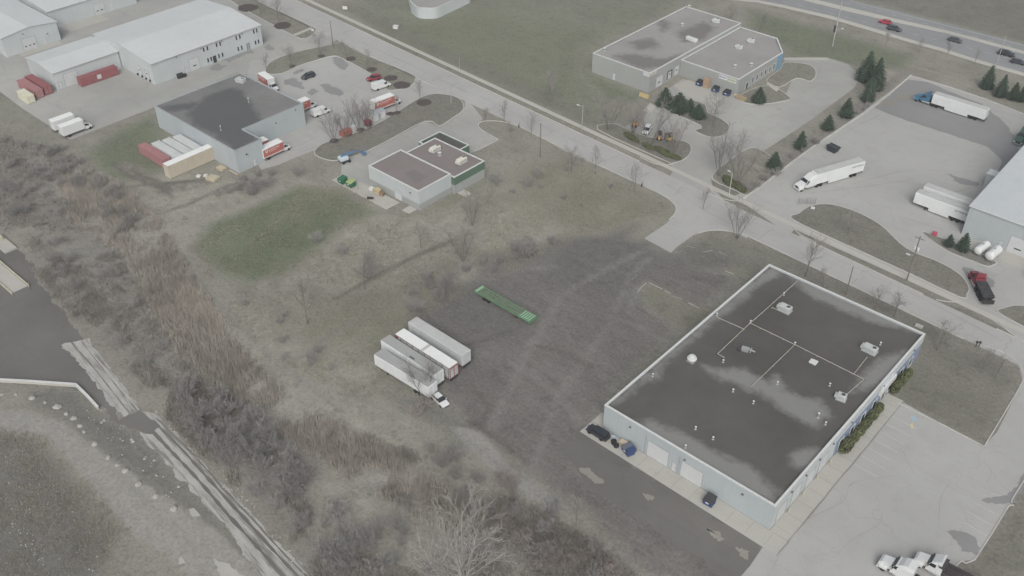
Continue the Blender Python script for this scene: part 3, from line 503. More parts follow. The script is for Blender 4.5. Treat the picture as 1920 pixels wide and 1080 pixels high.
kerbline([(x, N(x)+.1) for x in (-600, -400, -260, -150, -130.5)]); kerbline([(x, N(x)+.1) for x in (-107, -103, -98.5)]); kerbline([(x, N(x)+.1) for x in (-79.5, -70, -60, -47)]); kerbline([(x, N(x)+.1) for x in (-30, 0, 60)])
kerbline([(-131.6,199.4),(-126.1,199.3),(-123.8,200.6),(-122.6,202.4)], k=4); kerbline([(-108.4,198.7),(-104.6,196.5),(-101.0,196.9),(-98.1,199.1)], k=4); kerbline([(-82.8,196.9),(-79.7,195.0),(-75.1,194.5)], k=4); kerbline([(-44.0,192.2),(-41.4,193.4),(-39.9,195.1)], k=4); kerbline([(-30.6,194.1),(-28.5,192.2),(-24.0,190.8)], k=4)
kerbline([(x, S(x)-.1) for x in (-600, -420, -300, -262)]); kerbline([(x, S(x)-.1) for x in (-246, -225, -205)])
kerbline([(-167.6,180.4),(-175.1,181.4),(-177.7,182.6),(-178.6,184.0),(-178.0,186.3),(-174.5,189.0),(-168.2,190.3),(-160.3,189.5)], .22); kerbline([(-167.6,180.4),(-167.8,174.0),(-168.1,171.0)], .22, k=2)
kerbline([(x, S(x)-.1) for x in (-160, -140, -124)]); kerbline([(-116.9,187.5),(-113.0,186.8),(-109.7,184.9),(-108.1,182.3),(-107.5,178.9)], .3)
kerbline([(-98.7,178.8),(-97.3,181.4),(-94.9,183.8),(-91.2,185.2)], .2); kerbline([(x, S(x)-.1) for x in (-91, -70, -45, -34)]); kerbline([(-29.9,183.6),(-26.1,184.2),(-22.6,182.9),(-20.6,180.3),(-19.7,177.2),(-19.1,165.1),(-18.7,154.5)], .2); kerbline([(-18.7,154.5),(-26.6,154.8),(-35.8,154.8)], .2, k=2)
kerbline([(-10.0,155.0),(-10.1,144.9),(-9.4,143.8),(-10.0,142.9),(-10.0,127.6),(-11.6,125.8),(-11.8,122.0),(-11.3,113.9)], .2, k=2)
kerbline([(-98.7,199.6),(-98.5,212.0),(-98.5,235.3),(-97.0,272.5),(-97.7,299.9)], .5, .35, 3); kerbline([(-97.7,299.9),(-88.6,299.8),(-73.2,299.2),(-49.9,295.0)], .3, .15, 3)
kerbline([(-160.5,189.8),(-146.3,188.1),(-132.4,188.2)], .15, .1)
for q in ([(-96.0,153.9),(-94.2,153.9),(-92.3,154.0)], [(-91.5,153.9),(-89.9,153.8)], [(-85.1,153.8),(-81.9,153.7)], [(-85.3,169.7),(-83.1,169.9)], [(-95.7,149.3),(-96.3,151.5),(-96.3,153.4)]): kerbline(q, .11, .05, 2)

# ================================================================ BUILDINGS
def clad(name, c, rib=.9, streak=.3):
    """ribbed metal wall panel: vertical ribs from world position, rain streaks"""
    m, nt, b = newmat(name); p = objpos(nt, True)
    sp = nn(nt, 'ShaderNodeSeparateXYZ'); nt.links.new(p, sp.inputs[0])
    u = mth(nt, 'ADD', sp.outputs[0], sp.outputs[1]); fr = mth(nt, 'FRACT', mth(nt, 'MULTIPLY', u, 1/rib))
    rb = ramp(nt, fr, .0, .12, 1, 0)
    mp = nn(nt, 'ShaderNodeMapping'); mp.inputs['Scale'].default_value = (1.4, 1.4, .1); nt.links.new(p, mp.inputs[0])
    s = noise(nt, mp.outputs[0], 1., 4, .6); lo = noise(nt, p, .12, 3)
    out = mixc(nt, ramp(nt, lo, .3, .7), tuple(x*.94 for x in c), tuple(min(1, x*1.05) for x in c))
    out = mixc(nt, ramp(nt, s, .5, .75, 0, streak), out, tuple(x*.78 for x in c))
    out = mixc(nt, mth(nt, 'MULTIPLY', rb, .13), out, tuple(x*.6 for x in c))
    nt.links.new(out, b.inputs['Base Color']); b.inputs['Roughness'].default_value = .6; b.inputs['Specular IOR Level'].default_value = .25
    MATS[name] = m; return m
def roofmat(name, ca, cb, cpatch, ribs=0., axis=0, amt=1.):
    m, nt, b = newmat(name); p = objpos(nt, True)
    n1 = noise(nt, p, .07, 5, .6); n2 = noise(nt, p, .45, 5, .65); n3 = noise(nt, p, 3, 3, .6)
    out = mixc(nt, ramp(nt, n1, .3, .7), ca, cb); out = mixc(nt, ramp(nt, n2, .5, .8, 0, .3), out, tuple(x*.75 for x in ca))
    a = nn(nt, 'ShaderNodeAttribute', attribute_name='patch').outputs['Fac']
    v = mth(nt, 'ADD', a, mth(nt, 'MULTIPLY', mth(nt, 'SUBTRACT', n2, .5), 1.1)); fac = mth(nt, 'MULTIPLY', ramp(nt, v, .25, .75, 0, amt), ramp(nt, a, .03, .3))
    out = mixc(nt, fac, out, cpatch)
    out = mixc(nt, ramp(nt, n3, .3, .7, 0, .12), out, tuple(x*.6 for x in ca))
    if ribs:
        sp = nn(nt, 'ShaderNodeSeparateXYZ'); nt.links.new(p, sp.inputs[0])
        fr = mth(nt, 'FRACT', mth(nt, 'MULTIPLY', sp.outputs[axis], 1/ribs)); out = mixc(nt, ramp(nt, fr, 0, .15, .22, 0), out, tuple(x*.55 for x in ca))
    nt.links.new(out, b.inputs['Base Color']); b.inputs['Roughness'].default_value = .85; b.inputs['Specular IOR Level'].default_value = .2
    MATS[name] = m; return m
W_B1 = clad('blue_grey_cladding', (.362, .393, .405), .9); W_WHT = clad('white_cladding', (.43, .46, .465), .9); W_B2 = clad('grey_block_wall', (.30, .31, .30), 2.4, .2)
W_BLK = clad('pale_block_wall', (.31, .32, .31), 2.4, .25); W_GRN = clad('green_fascia', (.095, .15, .108), 1.2, .1); W_BLUE = clad('blue_band', (.20, .245, .33), 1.5, .1)
COPE = mat('white_coping', (.52, .53, .52), .5, .08); DOORW = mat('white_door', (.48, .49, .495), .5, .07); FRAME = mat('grey_frame', (.30, .32, .33), .5, .1); GLASS = glassm('window_glass', (.03, .035, .045))
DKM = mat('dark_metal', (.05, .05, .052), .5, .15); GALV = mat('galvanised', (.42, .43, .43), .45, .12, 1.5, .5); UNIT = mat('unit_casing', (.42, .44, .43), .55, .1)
R_DARK = roofmat('dark_membrane', (.075, .072, .068), (.105, .101, .095), (.215, .214, .205), amt=.9)
R_GREY = roofmat('grey_gravel_roof', (.25, .243, .234), (.315, .305, .295), (.165, .157, .15)); R_BRN = roofmat('brown_membrane', (.19, .168, .162), (.215, .19, .183), (.17, .158, .15))
R_MID = roofmat('mid_grey_roof', (.15, .15, .147), (.205, .203, .197), (.082, .084, .085), amt=.85); R_WHT = roofmat('white_metal_roof', (.455, .48, .483), (.50, .52, .517), (.5, .5, .5), .6, 1); R_WH2 = roofmat('white_metal_roof_b', (.42, .447, .455), (.46, .483, .49), (.5, .5, .5), .75, 0)

def walls(t, poly, z0, z1, m, th=.3, ms=None):
    p = ccw(poly); q = inset(p, th); n = len(p)
    for i in range(n):
        j = (i+1) % n
        MB().hexa([(*p[i], z0), (*p[j], z0), (*q[j], z0), (*q[i], z0)], [(*p[i], z1), (*p[j], z1), (*q[j], z1), (*q[i], z1)]).build('wall', (ms or {}).get(i, m), t)
def coping(t, poly, z, m=None, w=.38, h=.14, over=.06):
    p = inset(ccw(poly), -over); q = inset(p, w+over); n = len(p); mb = MB()
    for i in range(n):
        j = (i+1) % n
        mb.add([(*p[i], z), (*p[j], z), (*q[j], z), (*q[i], z), (*p[i], z+h), (*p[j], z+h), (*q[j], z+h), (*q[i], z+h)], [(0,1,5,4), (4,5,6,7), (2,3,7,6), (3,2,1,0)])
    return mb.build('coping', m or COPE, t)
def flatroof(t, poly, z, m, patches=(), th=.2, soft=1.2):
    p = inset(ccw(poly), .28); xs = [a for a, _ in p]; ys = [b for _, b in p]
    if len(p) == 4 and patches:
        gx_ = np.linspace(min(xs), max(xs), int((max(xs)-min(xs))/.6)+2); gy_ = np.linspace(min(ys), max(ys), int((max(ys)-min(ys))/.6)+2); X, Y = np.meshgrid(gx_, gy_)
        a = np.zeros(X.shape)
        for q in patches: a = np.maximum(a, np.clip(.5+sdist(X, Y, q)/(2*soft), 0, 1))
        return link('roof', grid_mesh('roof', gx_, gy_, np.full(X.shape, z), {'patch': a}, m), t)
    mb = MB(); mb.prism(p, z-th, z); o = mb.build('roof', m, t)
    return o
def face(side, c, a0, a1, z0, z1, d0, d1):
    """box standing proud of a wall: side 'y-' lies at y=c and faces -y, 'x+' lies at x=c and faces +x"""
    if side == 'y-': return (a0, c-d1, z0, a1, c-d0, z1)
    if side == 'x+': return (c+d0, a0, z0, c+d1, a1, z1)
    if side == 'x-': return (c-d1, a0, z0, c-d0, a1, z1)
    return (a0, c+d0, z0, a1, c+d1, z1)
def opening(t, name, side, c, a0, a1, z0, z1, fill, frame=None, fw=.1, panes=0, slats=0, knob=False):
    """framed door or window: frame proud of the wall, leaf or pane set back inside the frame"""
    frame = frame or FRAME; b = MB().box(*face(side, c, a0+fw, a1-fw, z0, z1-fw, 0, .025))
    o = b.build(name, fill, t)
    f = MB(); f.box(*face(side, c, a0, a0+fw, z0, z1, 0, .09)); f.box(*face(side, c, a1-fw, a1, z0, z1, 0, .09)); f.box(*face(side, c, a0+fw, a1-fw, z1-fw, z1, 0, .09))
    if name == 'window': f.box(*face(side, c, a0-.06, a1+.06, z0-.08, z0, 0, .14))
    f.build('frame', frame, o)
    if slats:
        s = MB(); h = (z1-fw-z0)/slats
        for i in range(slats): s.box(*face(side, c, a0+fw+.01, a1-fw-.01, z0+i*h+.03, z0+(i+1)*h-.02, .025, .06))
        s.build('door_section', fill, o)
    for i in range(panes):
        w = (a1-a0)/(panes*2+1); x = a0+w*(1+2*i); MB().box(*face(side, c, x, x+w, z0+1.35, z0+1.7, .06, .072)).build('pane', GLASS, o)
    if knob: MB().box(*face(side, c, a1-fw-.25, a1-fw-.15, z0+.95, z0+1.1, .025, .1)).build('handle', DKM, o)
    return o
def lightbox(t, side, c, a, z): 
    return MB().box(*face(side, c, a-.18, a+.18, z-.12, z+.12, 0, .28)).build('wall_light', mat('light_fitting', (.13, .135, .14), .5, .1), t)
def downpipe(t, side, c, a, z1): return MB().box(*face(side, c, a-.07, a+.07, .05, z1, .0, .14)).build('downpipe', FRAME, t)

# --- the long flat-roofed unit in the right foreground
P1 = [(-75.4, 110), (-38.9, 110), (-38.9, 170.85), (-75.4, 170.85)]
b1 = thing('industrial_building', 'large flat dark-roofed building with blue-grey metal walls beside the gravel yard', 'building')
walls(b1, P1, 0, 6.1, W_B1, ms={1: W_WHT}); coping(b1, P1, 6.1)
pat1 = [[(-66.8,112.9),(-58.3,114.4),(-52.7,114.5),(-46.5,115.2),(-41.5,113.6),(-39.4,111.0),(-44.3,109.7),(-51.7,109.5),(-58.4,109.3),(-69.0,109.2)], [(-68.9,132.6),(-66.1,133.0),(-61.1,137.1),(-58.2,136.8),(-49.1,137.1),(-45.4,139.1),(-42.1,136.6),(-43.0,132.1),(-46.0,131.6),(-55.9,132.9),(-63.2,131.1)], [(-42.1,145.3),(-43.2,151.5),(-42.7,158.0),(-39.4,164.6),(-38.2,158.1),(-39.8,149.5)], [(-43.2,122.6),(-41.7,126.1),(-39.3,127.2),(-39.2,121.5),(-41.2,120.4)],
        [(-71.2,170.1),(-60.4,171.9),(-48.2,172.2),(-40.1,171.4),(-48.4,167.7),(-61.4,166.7)], [(-74.9,170.8),(-71.2,171.4),(-73.6,162.7),(-73.2,156.6),(-73.9,143.8),(-73.9,115.8),(-74.8,112.0),(-75.2,138.0),(-75.3,161.1)], [(-75.0,122.9),(-73.8,125.6),(-72.1,123.9),(-73.2,121.6)], [(-56.0,137.5),(-55.2,139.7),(-52.9,138.2),(-53.7,135.1)], [(-60.4,171.9),(-50.4,177.1),(-48.9,168.7),(-55.6,167.5)], [(-40.4,113.0),(-40.0,115.0),(-39.2,112.6)]]
flatroof(b1, P1, 5.72, R_DARK, pat1, soft=2.0)
opening(b1, 'overhead_door', 'y-', 110, -65.1, -60.3, .08, 4.0, DOORW, slats=8); opening(b1, 'overhead_door', 'y-', 110, -57.6, -52.9, .08, 4.0, DOORW, slats=8); opening(b1, 'door', 'y-', 110, -59.5, -58.4, .08, 2.3, DOORW, knob=True)
for a in (-69.2, -57.0, -45.0): lightbox(b1, 'y-', 110, a, 4.6)
for a in (-65.5, -58.0): downpipe(b1, 'y-', 110, a, 4.7)
for i, y in enumerate((113.2, 118.4, 123.6, 128.4)): opening(b1, 'overhead_door', 'x+', -38.9, y-1.7, y+1.7, .08, 4.0, DOORW, slats=8)
for y in (115.9, 121.0, 126.0, 131.2, 138.5, 152, 166): lightbox(b1, 'x+', -38.9, y, 4.9)
for y in (115.4, 120.6, 125.8, 130.8): 
    MB().tube((-38.3, y, .06), (-38.3, y, 1.2), .12, n=8).build('bollard', mat('bollard_paint', (.45, .42, .3), .6, .2), b1)
# blue office band at the far end of that wall, with tall panes
MB().box(*face('x+', -38.9, 133, 170.6, .1, 3.9, 0, .06)).build('office_band', W_BLUE, b1)
for y in (134.5, 139, 143.5, 148.5, 155.5, 160.5, 165): opening(b1, 'window', 'x+', -38.84, y, y+1.9, .6, 2.9, GLASS, COPE)
MB().box(*face('x+', -38.9, 150.5, 157.5, 3.2, 4.4, .06, .5)).build('entrance_canopy', COPE, b1)
opening(b1, 'door', 'x+', -38.84, 152.6, 154.6, .1, 2.6, GLASS, COPE)
MB().box(*face('x+', -38.9, 151.5, 156.5, 4.45, 5.2, .0, .12)).build('sign_board', mat('sign_panel', (.5, .53, .6), .5, .1), b1)

# --- the two-part grey building at the top
P2 = [(-175.6, 233.5), (-153.3, 233.5), (-153.3, 286.4), (-175.6, 286.4)]; P2b = [(-153.25, 250.6), (-132, 250.6), (-132, 277.3), (-139.2, 286.2), (-153.25, 286.2)]
b2 = thing('commercial_building', 'grey two-part flat-roofed building with white coping behind the juniper bushes', 'building')
walls(b2, P2, 0, 6.4, W_B2); coping(b2, P2, 6.4); walls(b2, P2b, 0, 5.1, W_B2, ms={}); coping(b2, P2b, 5.1)
pat2 = [[(-169.9,236.9),(-166.0,243.1),(-157.4,245.4),(-154.6,253.3),(-152.7,241.7),(-157.8,234.6)], [(-165.6,266.4),(-164.0,280.0),(-158.8,278.6),(-155.3,266.8),(-159.3,260.3)], [(-172.3,248.6),(-169.6,256.8),(-163.3,253.9),(-166.0,245.9)], [(-178.9,272.9),(-170.8,270.8),(-169.5,262.8)]]
flatroof(b2, P2, 6.05, R_GREY, pat2, soft=2.5); flatroof(b2, P2b, 4.75, R_GREY)
opening(b2, 'door', 'y-', 233.5, -167.2, -166.1, .05, 2.3, DOORW, knob=True)
opening(b2, 'overhead_door', 'x+', -153.3, 237.2, 241, .1, 3.7, DOORW, slats=7, panes=1); opening(b2, 'dock_door', 'x+', -153.3, 243.4, 246, .9, 3.6, DOORW, DKM, .35, panes=1); opening(b2, 'dock_door', 'x+', -153.3, 247.2, 249.9, .9, 3.9, DOORW, FRAME, .15, panes=1)
opening(b2, 'door', 'x+', -153.3, 234.2, 235.2, .05, 2.2, FRAME)
def signboard(t, side, c, a0, a1, z0, z1, base, ink, seed):
    o = MB().box(*face(side, c, a0, a1, z0, z1, 0, .12)).build('sign', base, t); rn = random.Random(seed); x = a0+.12; mb = MB(); h = z1-z0
    while x < a1-.25:      # lettering too small to read
        w = rn.uniform(.1, .22); mb.box(*face(side, c, x, x+w, z0+h*.38, z0+h*rn.choice((.66, .72, .78)), .12, .13)); x += w+.07
    mb.build('lettering', ink, o); return o
signboard(b2, 'y-', 233.5, -155.6, -153.4, 5.3, 6.2, mat('sign_white', (.6, .61, .62), .5, .08), FRAME, 3); signboard(b2, 'x+', -153.3, 233.7, 237.0, 5.4, 6.25, mat('sign_cream', (.5, .47, .38), .5, .1), FRAME, 4)
signboard(b2, 'y-', 250.6, -138.9, -136.0, 3.6, 4.75, mat('sign_white', (.6, .61, .62)), mat('ink_blue', (.1, .12, .25), .5), 5); signboard(b2, 'y-', 250.6, -135.8, -132.8, 3.5, 4.75, mat('sign_pale_green', (.5, .53, .44), .5, .08), mat('ink_green', (.2, .26, .16), .5), 6)
for y in (259, 261.6, 264.2, 266.8, 269.4, 272): opening(b2, 'window', 'x+', -132, y, y+1.0, 1.0, 3.0, GLASS, COPE)
opening(b2, 'door', 'x+', -132, 255.5, 257, .05, 2.3, GLASS, COPE)
MB().box(-131.98, 274.2, .05, -131.7, 277.1, 4.9).build('blue_pier', mat('blue_panel', (.16, .27, .36), .5, .1), b2)
MB().box(-151.6, 259.9, 4.76, -151.3, 260.3, 5.0).build('roof_drain', FRAME, b2)

# --- L-shaped relief depot
P3 = [(-246.5, 119.5), (-207.3, 119.5), (-207.3, 128.3), (-215.8, 128.3), (-215.8, 149.2), (-246.5, 149.2)]
b3 = thing('depot_building', 'L-shaped pale blue-grey windowless depot with mottled dark roof and red-sided trucks behind', 'building')
walls(b3, P3, 0, 6.9, W_B1); coping(b3, P3, 6.9, FRAME, .3, .1)
rp = inset(P3, .28)
def lroof(t, rects, z, m, patches):
    for (x0, y0, x1, y1) in rects:
        gx_ = np.linspace(x0, x1, int((x1-x0)/.7)+2); gy_ = np.linspace(y0, y1, int((y1-y0)/.7)+2); X, Y = np.meshgrid(gx_, gy_); a = np.zeros(X.shape)
        for q in patches: a = np.maximum(a, np.clip(.5+sdist(X, Y, q)/4, 0, 1))
        link('roof', grid_mesh('roof', gx_, gy_, np.full(X.shape, z), {'patch': a}, m), t)
lroof(b3, [(-246.22, 119.78, -216.08, 148.92), (-216.08, 119.78, -207.58, 128.02)], 6.75, R_MID, [[(-241.2,133.1),(-240.3,141.0),(-235.9,142.6),(-228.7,139.8),(-216.7,135.1),(-208.4,127.3),(-207.1,119.4),(-220.1,121.6),(-226.0,120.4),(-235.1,122.9)], [(-245.1,120.5),(-238.8,130.7),(-236.8,125.7),(-241.0,119.7)]])
opening(b3, 'door', 'x+', -207.3, 124.4, 125.5, .05, 2.3, DOORW, knob=True)
for y in (123, 126): lightbox(b3, 'x+', -207.3, 122.8, 4.6)
lightbox(b3, 'x+', -215.8, 139, 4.6); lightbox(b3, 'x+', -215.8, 146.2, 6.0)

# --- green-banded small building
P4 = [(-176.5, 139.5), (-157.4, 139.5), (-157.4, 151.15), (-176.5, 151.15)]; P4b = [(-175.2, 151.2), (-156.3, 151.2), (-156.3, 162.7), (-175.2, 162.7)]; P4c = [(-179, 160), (-175.25, 160), (-175.25, 162.75), (-167.4, 162.75), (-167.4, 168.2), (-179, 168.2)]
b4 = thing('small_building', 'small pale building with brown flat roofs and a green fascia band', 'building')
walls(b4, P4, 1.9, 5.7, W_WHT); walls(b4, inset(P4, .04), 0, 1.895, W_BLK); coping(b4, P4, 5.7)
walls(b4, P4b, 2.7, 5.0, W_GRN); walls(b4, inset(P4b, .05), 0, 2.695, W_BLK); coping(b4, P4b, 5.0, h=.13)
walls(b4, P4c, 0, 3.4, W_GRN); coping(b4, P4c, 3.4, w=.3)
flatroof(b4, P4, 5.55, R_BRN, [[(-166.7,143.7),(-166.6,146.4),(-161.6,146.4),(-161.4,142.4)]]); flatroof(b4, P4b, 4.9, R_BRN); flatroof(b4, P4c, 2.9, R_DARK)
opening(b4, 'door', 'y-', 139.54, -166.8, -163.9, .06, 3.0, DOORW); lightbox(b4, 'y-', 139.5, -160.5, 4.2); lightbox(b4, 'x+', -156.3, 152.3, 4.2)
opening(b4, 'door', 'x+', -156.35, 152.8, 153.8, .05, 2.2, FRAME)
MB().box(-156.2, 152, 0, -153.2, 154.4, .12).build('doorstep', CONC2, b4); MB().box(-161, 136.6, 0, -158.4, 139.4, .1).build('doorstep', CONC2, b4); MB().bbox(-167.3, 163.2, 0, -163.8, 167.2, .6, .3).build('entrance_step', CONC, b4)

# --- low-gable metal warehouses, top left and right edge
def gable(t, x0, y0, x1, y1, eave, ridge, wall_m, roof_m, axis='y', over=.25):
    """ridge runs along axis; gable walls carry their triangle; two roof slopes and eave gutters"""
    th = .25
    if axis == 'y':
        xm = (x0+x1)/2
        for y, s in ((y0, 1), (y1, -1)):
            ring = lambda yy: [(x0, yy, 0), (x1, yy, 0), (x1, yy, eave), (xm, yy, ridge), (x0, yy, eave)]
            MB().loft([ring(y+s*th), ring(y)] if s > 0 else [ring(y), ring(y+s*th)]).build('gable_wall', wall_m, t)
        for x, s in ((x0, 1), (x1, -1)): MB().box(min(x, x+s*th), y0+th, 0, max(x, x+s*th), y1-th, eave-.02).build('wall', wall_m, t)
        for x, s in ((x0, -1), (x1, 1)):
            e = x+s*over; k = (ridge-eave)/(xm-x0) if s < 0 else (ridge-eave)/(x1-xm); ze = eave-k*over
            MB().hexa([(e, y0-over, ze+.03), (xm, y0-over, ridge+.03), (xm, y1+over, ridge+.03), (e, y1+over, ze+.03)][::s], [(e, y0-over, ze+.15), (xm, y0-over, ridge+.15), (xm, y1+over, ridge+.15), (e, y1+over, ze+.15)][::s]).build('roof', roof_m, t)
            MB().box(min(e, e+s*.15), y0-over, ze-.1, max(e, e+s*.15), y1+over, ze+.1).build('gutter', COPE, t)
    else:
        ym = (y0+y1)/2
        for x, s in ((x0, 1), (x1, -1)):
            ring = lambda xx: [(xx, y0, 0), (xx, y0, eave), (xx, ym, ridge), (xx, y1, eave), (xx, y1, 0)]
            MB().loft([ring(x), ring(x+s*th)]).build('gable_wall', wall_m, t)
        for y, s in ((y0, 1), (y1, -1)): MB().box(x0+th, min(y, y+s*th), 0, x1-th, max(y, y+s*th), eave-.02).build('wall', wall_m, t)
        for y, s in ((y0, -1), (y1, 1)):
            e = y+s*over; k = (ridge-eave)/(ym-y0); ze = eave-k*over
            MB().hexa([(x0-over, e, ze+.03), (x1+over, e, ze+.03), (x1+over, ym, ridge+.03), (x0-over, ym, ridge+.03)][::-s], [(x0-over, e, ze+.15), (x1+over, e, ze+.15), (x1+over, ym, ridge+.15), (x0-over, ym, ridge+.15)][::-s]).build('roof', roof_m, t)
            MB().box(x0-over, min(e, e+s*.15), ze-.1, x1+over, max(e, e+s*.15), ze+.1).build('gutter', COPE, t)
b5 = thing('warehouse', 'long white two-storey metal warehouse with low gable roof and paired narrow windows', 'building')
gable(b5, -306.3, 134, -272, 175.5, 7.1, 8.5, W_WHT, R_WHT); gable(b5, -308.3, 111.4, -291.5, 133.7, 5.7, 6.5, W_WHT, R_WHT)
for y, zs in ((152.6, (4.9,)), (154.0, (4.9,)), (157.5, (4.9,)), (158.9, (4.9,)), (153.4, (1.0,)), (154.6, (1.0,)), (157.6, (1.0,)), (159.0, (1.0,)), (165.2, (4.9, 1.0)), (166.6, (4.9, 1.0)), (172.2, (4.9, 1.0)), (173.4, (4.9, 1.0))):
    for z in zs: opening(b5, 'window', 'x+', -272, y, y+.75, z, z+1.55, GLASS, COPE, .07)
opening(b5, 'door', 'x+', -272, 155.7, 156.9, .05, 2.4, GLASS, DKM); opening(b5, 'door', 'x+', -272, 169, 170.1, .05, 2.4, FRAME, DKM)
opening(b5, 'overhead_door', 'x+', -272, 146.8, 150.6, .05, 4.2, DOORW, slats=8, panes=1); opening(b5, 'door', 'x+', -272, 145, 146, .05, 2.3, DOORW)
opening(b5, 'overhead_door', 'x+', -291.5, 114.4, 119.0, .05, 4.3, DOORW, slats=8); opening(b5, 'door', 'x+', -291.5, 112.3, 113.4, .05, 2.3, DOORW)
for x in (-281.5, -277.2): opening(b5, 'dock_door', 'y-', 134, x, x+2.6, 1.1, 3.8, DOORW, FRAME, .15, panes=1)
for x in (-281.8, -279.2, -276.9, -274.6): MB().box(x, 133.5, .5, x+.4, 133.97, 1.1).build('dock_bumper', DKM, b5)
for y in (143, 152, 160, 168): lightbox(b5, 'x+', -272, y, 6.3)
sky_ = MB(); 
b6 = thing('warehouse', 'white metal warehouse at the left picture edge with a three-pane overhead door', 'building')
gable(b6, -362, 112.3, -326.9, 131.4, 6.5, 7.6, W_WHT, R_WHT, 'x'); opening(b6, 'overhead_door', 'x+', -326.9, 118.3, 123.2, .05, 4.4, DOORW, slats=8, panes=3); opening(b6, 'door', 'x+', -326.9, 125.2, 126.3, .05, 2.4, DOORW, COPE); lightbox(b6, 'x+', -326.9, 119.5, 6.0); lightbox(b6, 'x+', -326.9, 127.3, 3.6)
b7 = thing('warehouse', 'white metal warehouse with a two-pane overhead door cut by the top edge', 'building')
gable(b7, -372, 133.6, -337.7, 167, 6.5, 7.8, W_WHT, R_WHT); opening(b7, 'overhead_door', 'x+', -337.7, 150.2, 154.4, .05, 4.4, DOORW, slats=8, panes=2); opening(b7, 'door', 'x+', -337.7, 156.2, 157.3, .05, 2.4, DOORW, COPE); lightbox(b7, 'x+', -337.7, 158.8, 3.8)
b8 = thing('warehouse', 'pale warehouse with ribbed metal roof at the right edge, trailers backed against it', 'building')
gable(b8, -50.2, 222, -8, 300, 8.3, 10.4, W_B1, R_WH2, 'x'); opening(b8, 'overhead_door', 'y-', 222, -39.4, -34.6, .05, 4.6, DOORW, slats=9, panes=1); opening(b8, 'overhead_door', 'y-', 222, -32.8, -28.2, .05, 4.6, DKM, slats=0); opening(b8, 'door', 'y-', 222, -41.4, -40.3, .05, 2.3, DOORW, knob=True); lightbox(b8, 'y-', 222, -33.8, 6.2)  # right-hand doorway stands open: its dark panel paints in the shade inside
MB().box(-54.6, 247.2, 0, -50.45, 249.9, 4.3).build('dock_enclosure', W_WHT, b8); MB().box(-54.8, 247.0, 4.3, -50.45, 250.1, 4.45).build('enclosure_roof', COPE, b8)
for y in (226.3, 230.2, 238.5, 243): MB().box(-50.75, y, 1.0, -50.45, y+3, 4.6).build('dock_seal', DKM, b8)
# --- white curved parapet at the very top
arc = smooth([(-255.1,228.7),(-250.1,227.1),(-246.8,228.7),(-244.6,231.3),(-244.7,236.0),(-245.1,240.4),(-245.9,249.6)], 4, False); back = [(-260.9,271.1),(-276.3,257.1),(-269.9,239.8)]
b9 = thing('curved_building', 'low grey-roofed building with rounded white wall at the top edge', 'building')
P9 = ccw(arc+back); walls(b9, P9, 0, 3.9, W_WHT); coping(b9, P9, 3.9, w=.3); flatroof(b9, P9, 3.4, R_GREY)

# ================================================================ VEHICLES
TYRE = mat('tyre_rubber', (.022, .022, .023), .85, .2); RIMW = mat('pale_rim', (.55, .56, .57), .4, .1, 2, .3); VG = glassm('vehicle_glass', (.02, .024, .028)); CHROME = mat('bright_metal', (.5, .51, .52), .3, .1, 2, .7)
LAMP = mat('lamp_lens', (.6, .6, .57), .2, .05); TAIL = mat('tail_lens', (.28, .03, .03), .3, .1); BLK = mat('black_plastic', (.028, .028, .03), .6, .2); CHAS = mat('chassis_black', (.035, .034, .034), .7, .25)
WHITE = mat('white_vehicle_paint', (.56, .57, .565), .4, .04, .5, dirt=.06); TRW = mat('white_trailer_panel', (.58, .595, .595), .45, .05, .3, dirt=.1, streak=.2); TRG = mat('grey_trailer_panel', (.46, .475, .48), .5, .07, .3, dirt=.12, streak=.3)
TROOF = mat('trailer_roof_grey', (.41, .415, .405), .6, .1, .25, dirt=.2); TROOF2 = mat('trailer_roof_dull', (.31, .315, .308), .65, .1, .2, dirt=.25); TROOFW = mat('trailer_roof_white', (.66, .67, .655), .5, .03)
RED = mat('red_livery', (.36, .115, .09), .5, .08, .4); CONT = mat('oxide_red_container', (.255, .095, .10), .65, .14, .5, dirt=.2, streak=.4)
_wheel = {}
def wheel(parent, x, y, r=.33, w=.24, rim=True, z=None):
    k = (round(r, 2), round(w, 2), y > 0)
    if k not in _wheel:
        a = MB(); n = 14; pr = [(r*.62, -w/2), (r*.94, -w/2), (r, -w*.32), (r, w*.32), (r*.94, w/2), (r*.62, w/2)]
        a.loft([[(q*math.cos(2*math.pi*i/n), yy, q*math.sin(2*math.pi*i/n)) for i in range(n)] for q, yy in pr])
        b = MB(); s = 1 if y > 0 else -1; yo = s*w*.44
        b.loft([[(q*math.cos(2*math.pi*i/n), yy, q*math.sin(2*math.pi*i/n)) for i in range(n)][::s] for q, yy in ((r*.61, yo), (r*.5, yo+s*w*.03), (r*.22, yo-s*w*.1), (r*.16, yo+s*w*.05))])
        t = a.build('wheel', TYRE); u = b.build('rim', RIMW); _wheel[k] = (t.data, u.data)
        bpy.data.objects.remove(t); bpy.data.objects.remove(u)
    o = link('wheel', _wheel[k][0], parent, (x, y, r if z is None else z))
    if rim: link('rim', _wheel[k][1], o)
    return o
def seclines(mb, x0, x1, n, y, z0, z1, d, mi=0):
    for i in range(n):
        x = x0+(x1-x0)*(i+.5)/n; mb.box(x-.03, min(y, y+d), z0, x+.03, max(y, y+d), z1, mi)
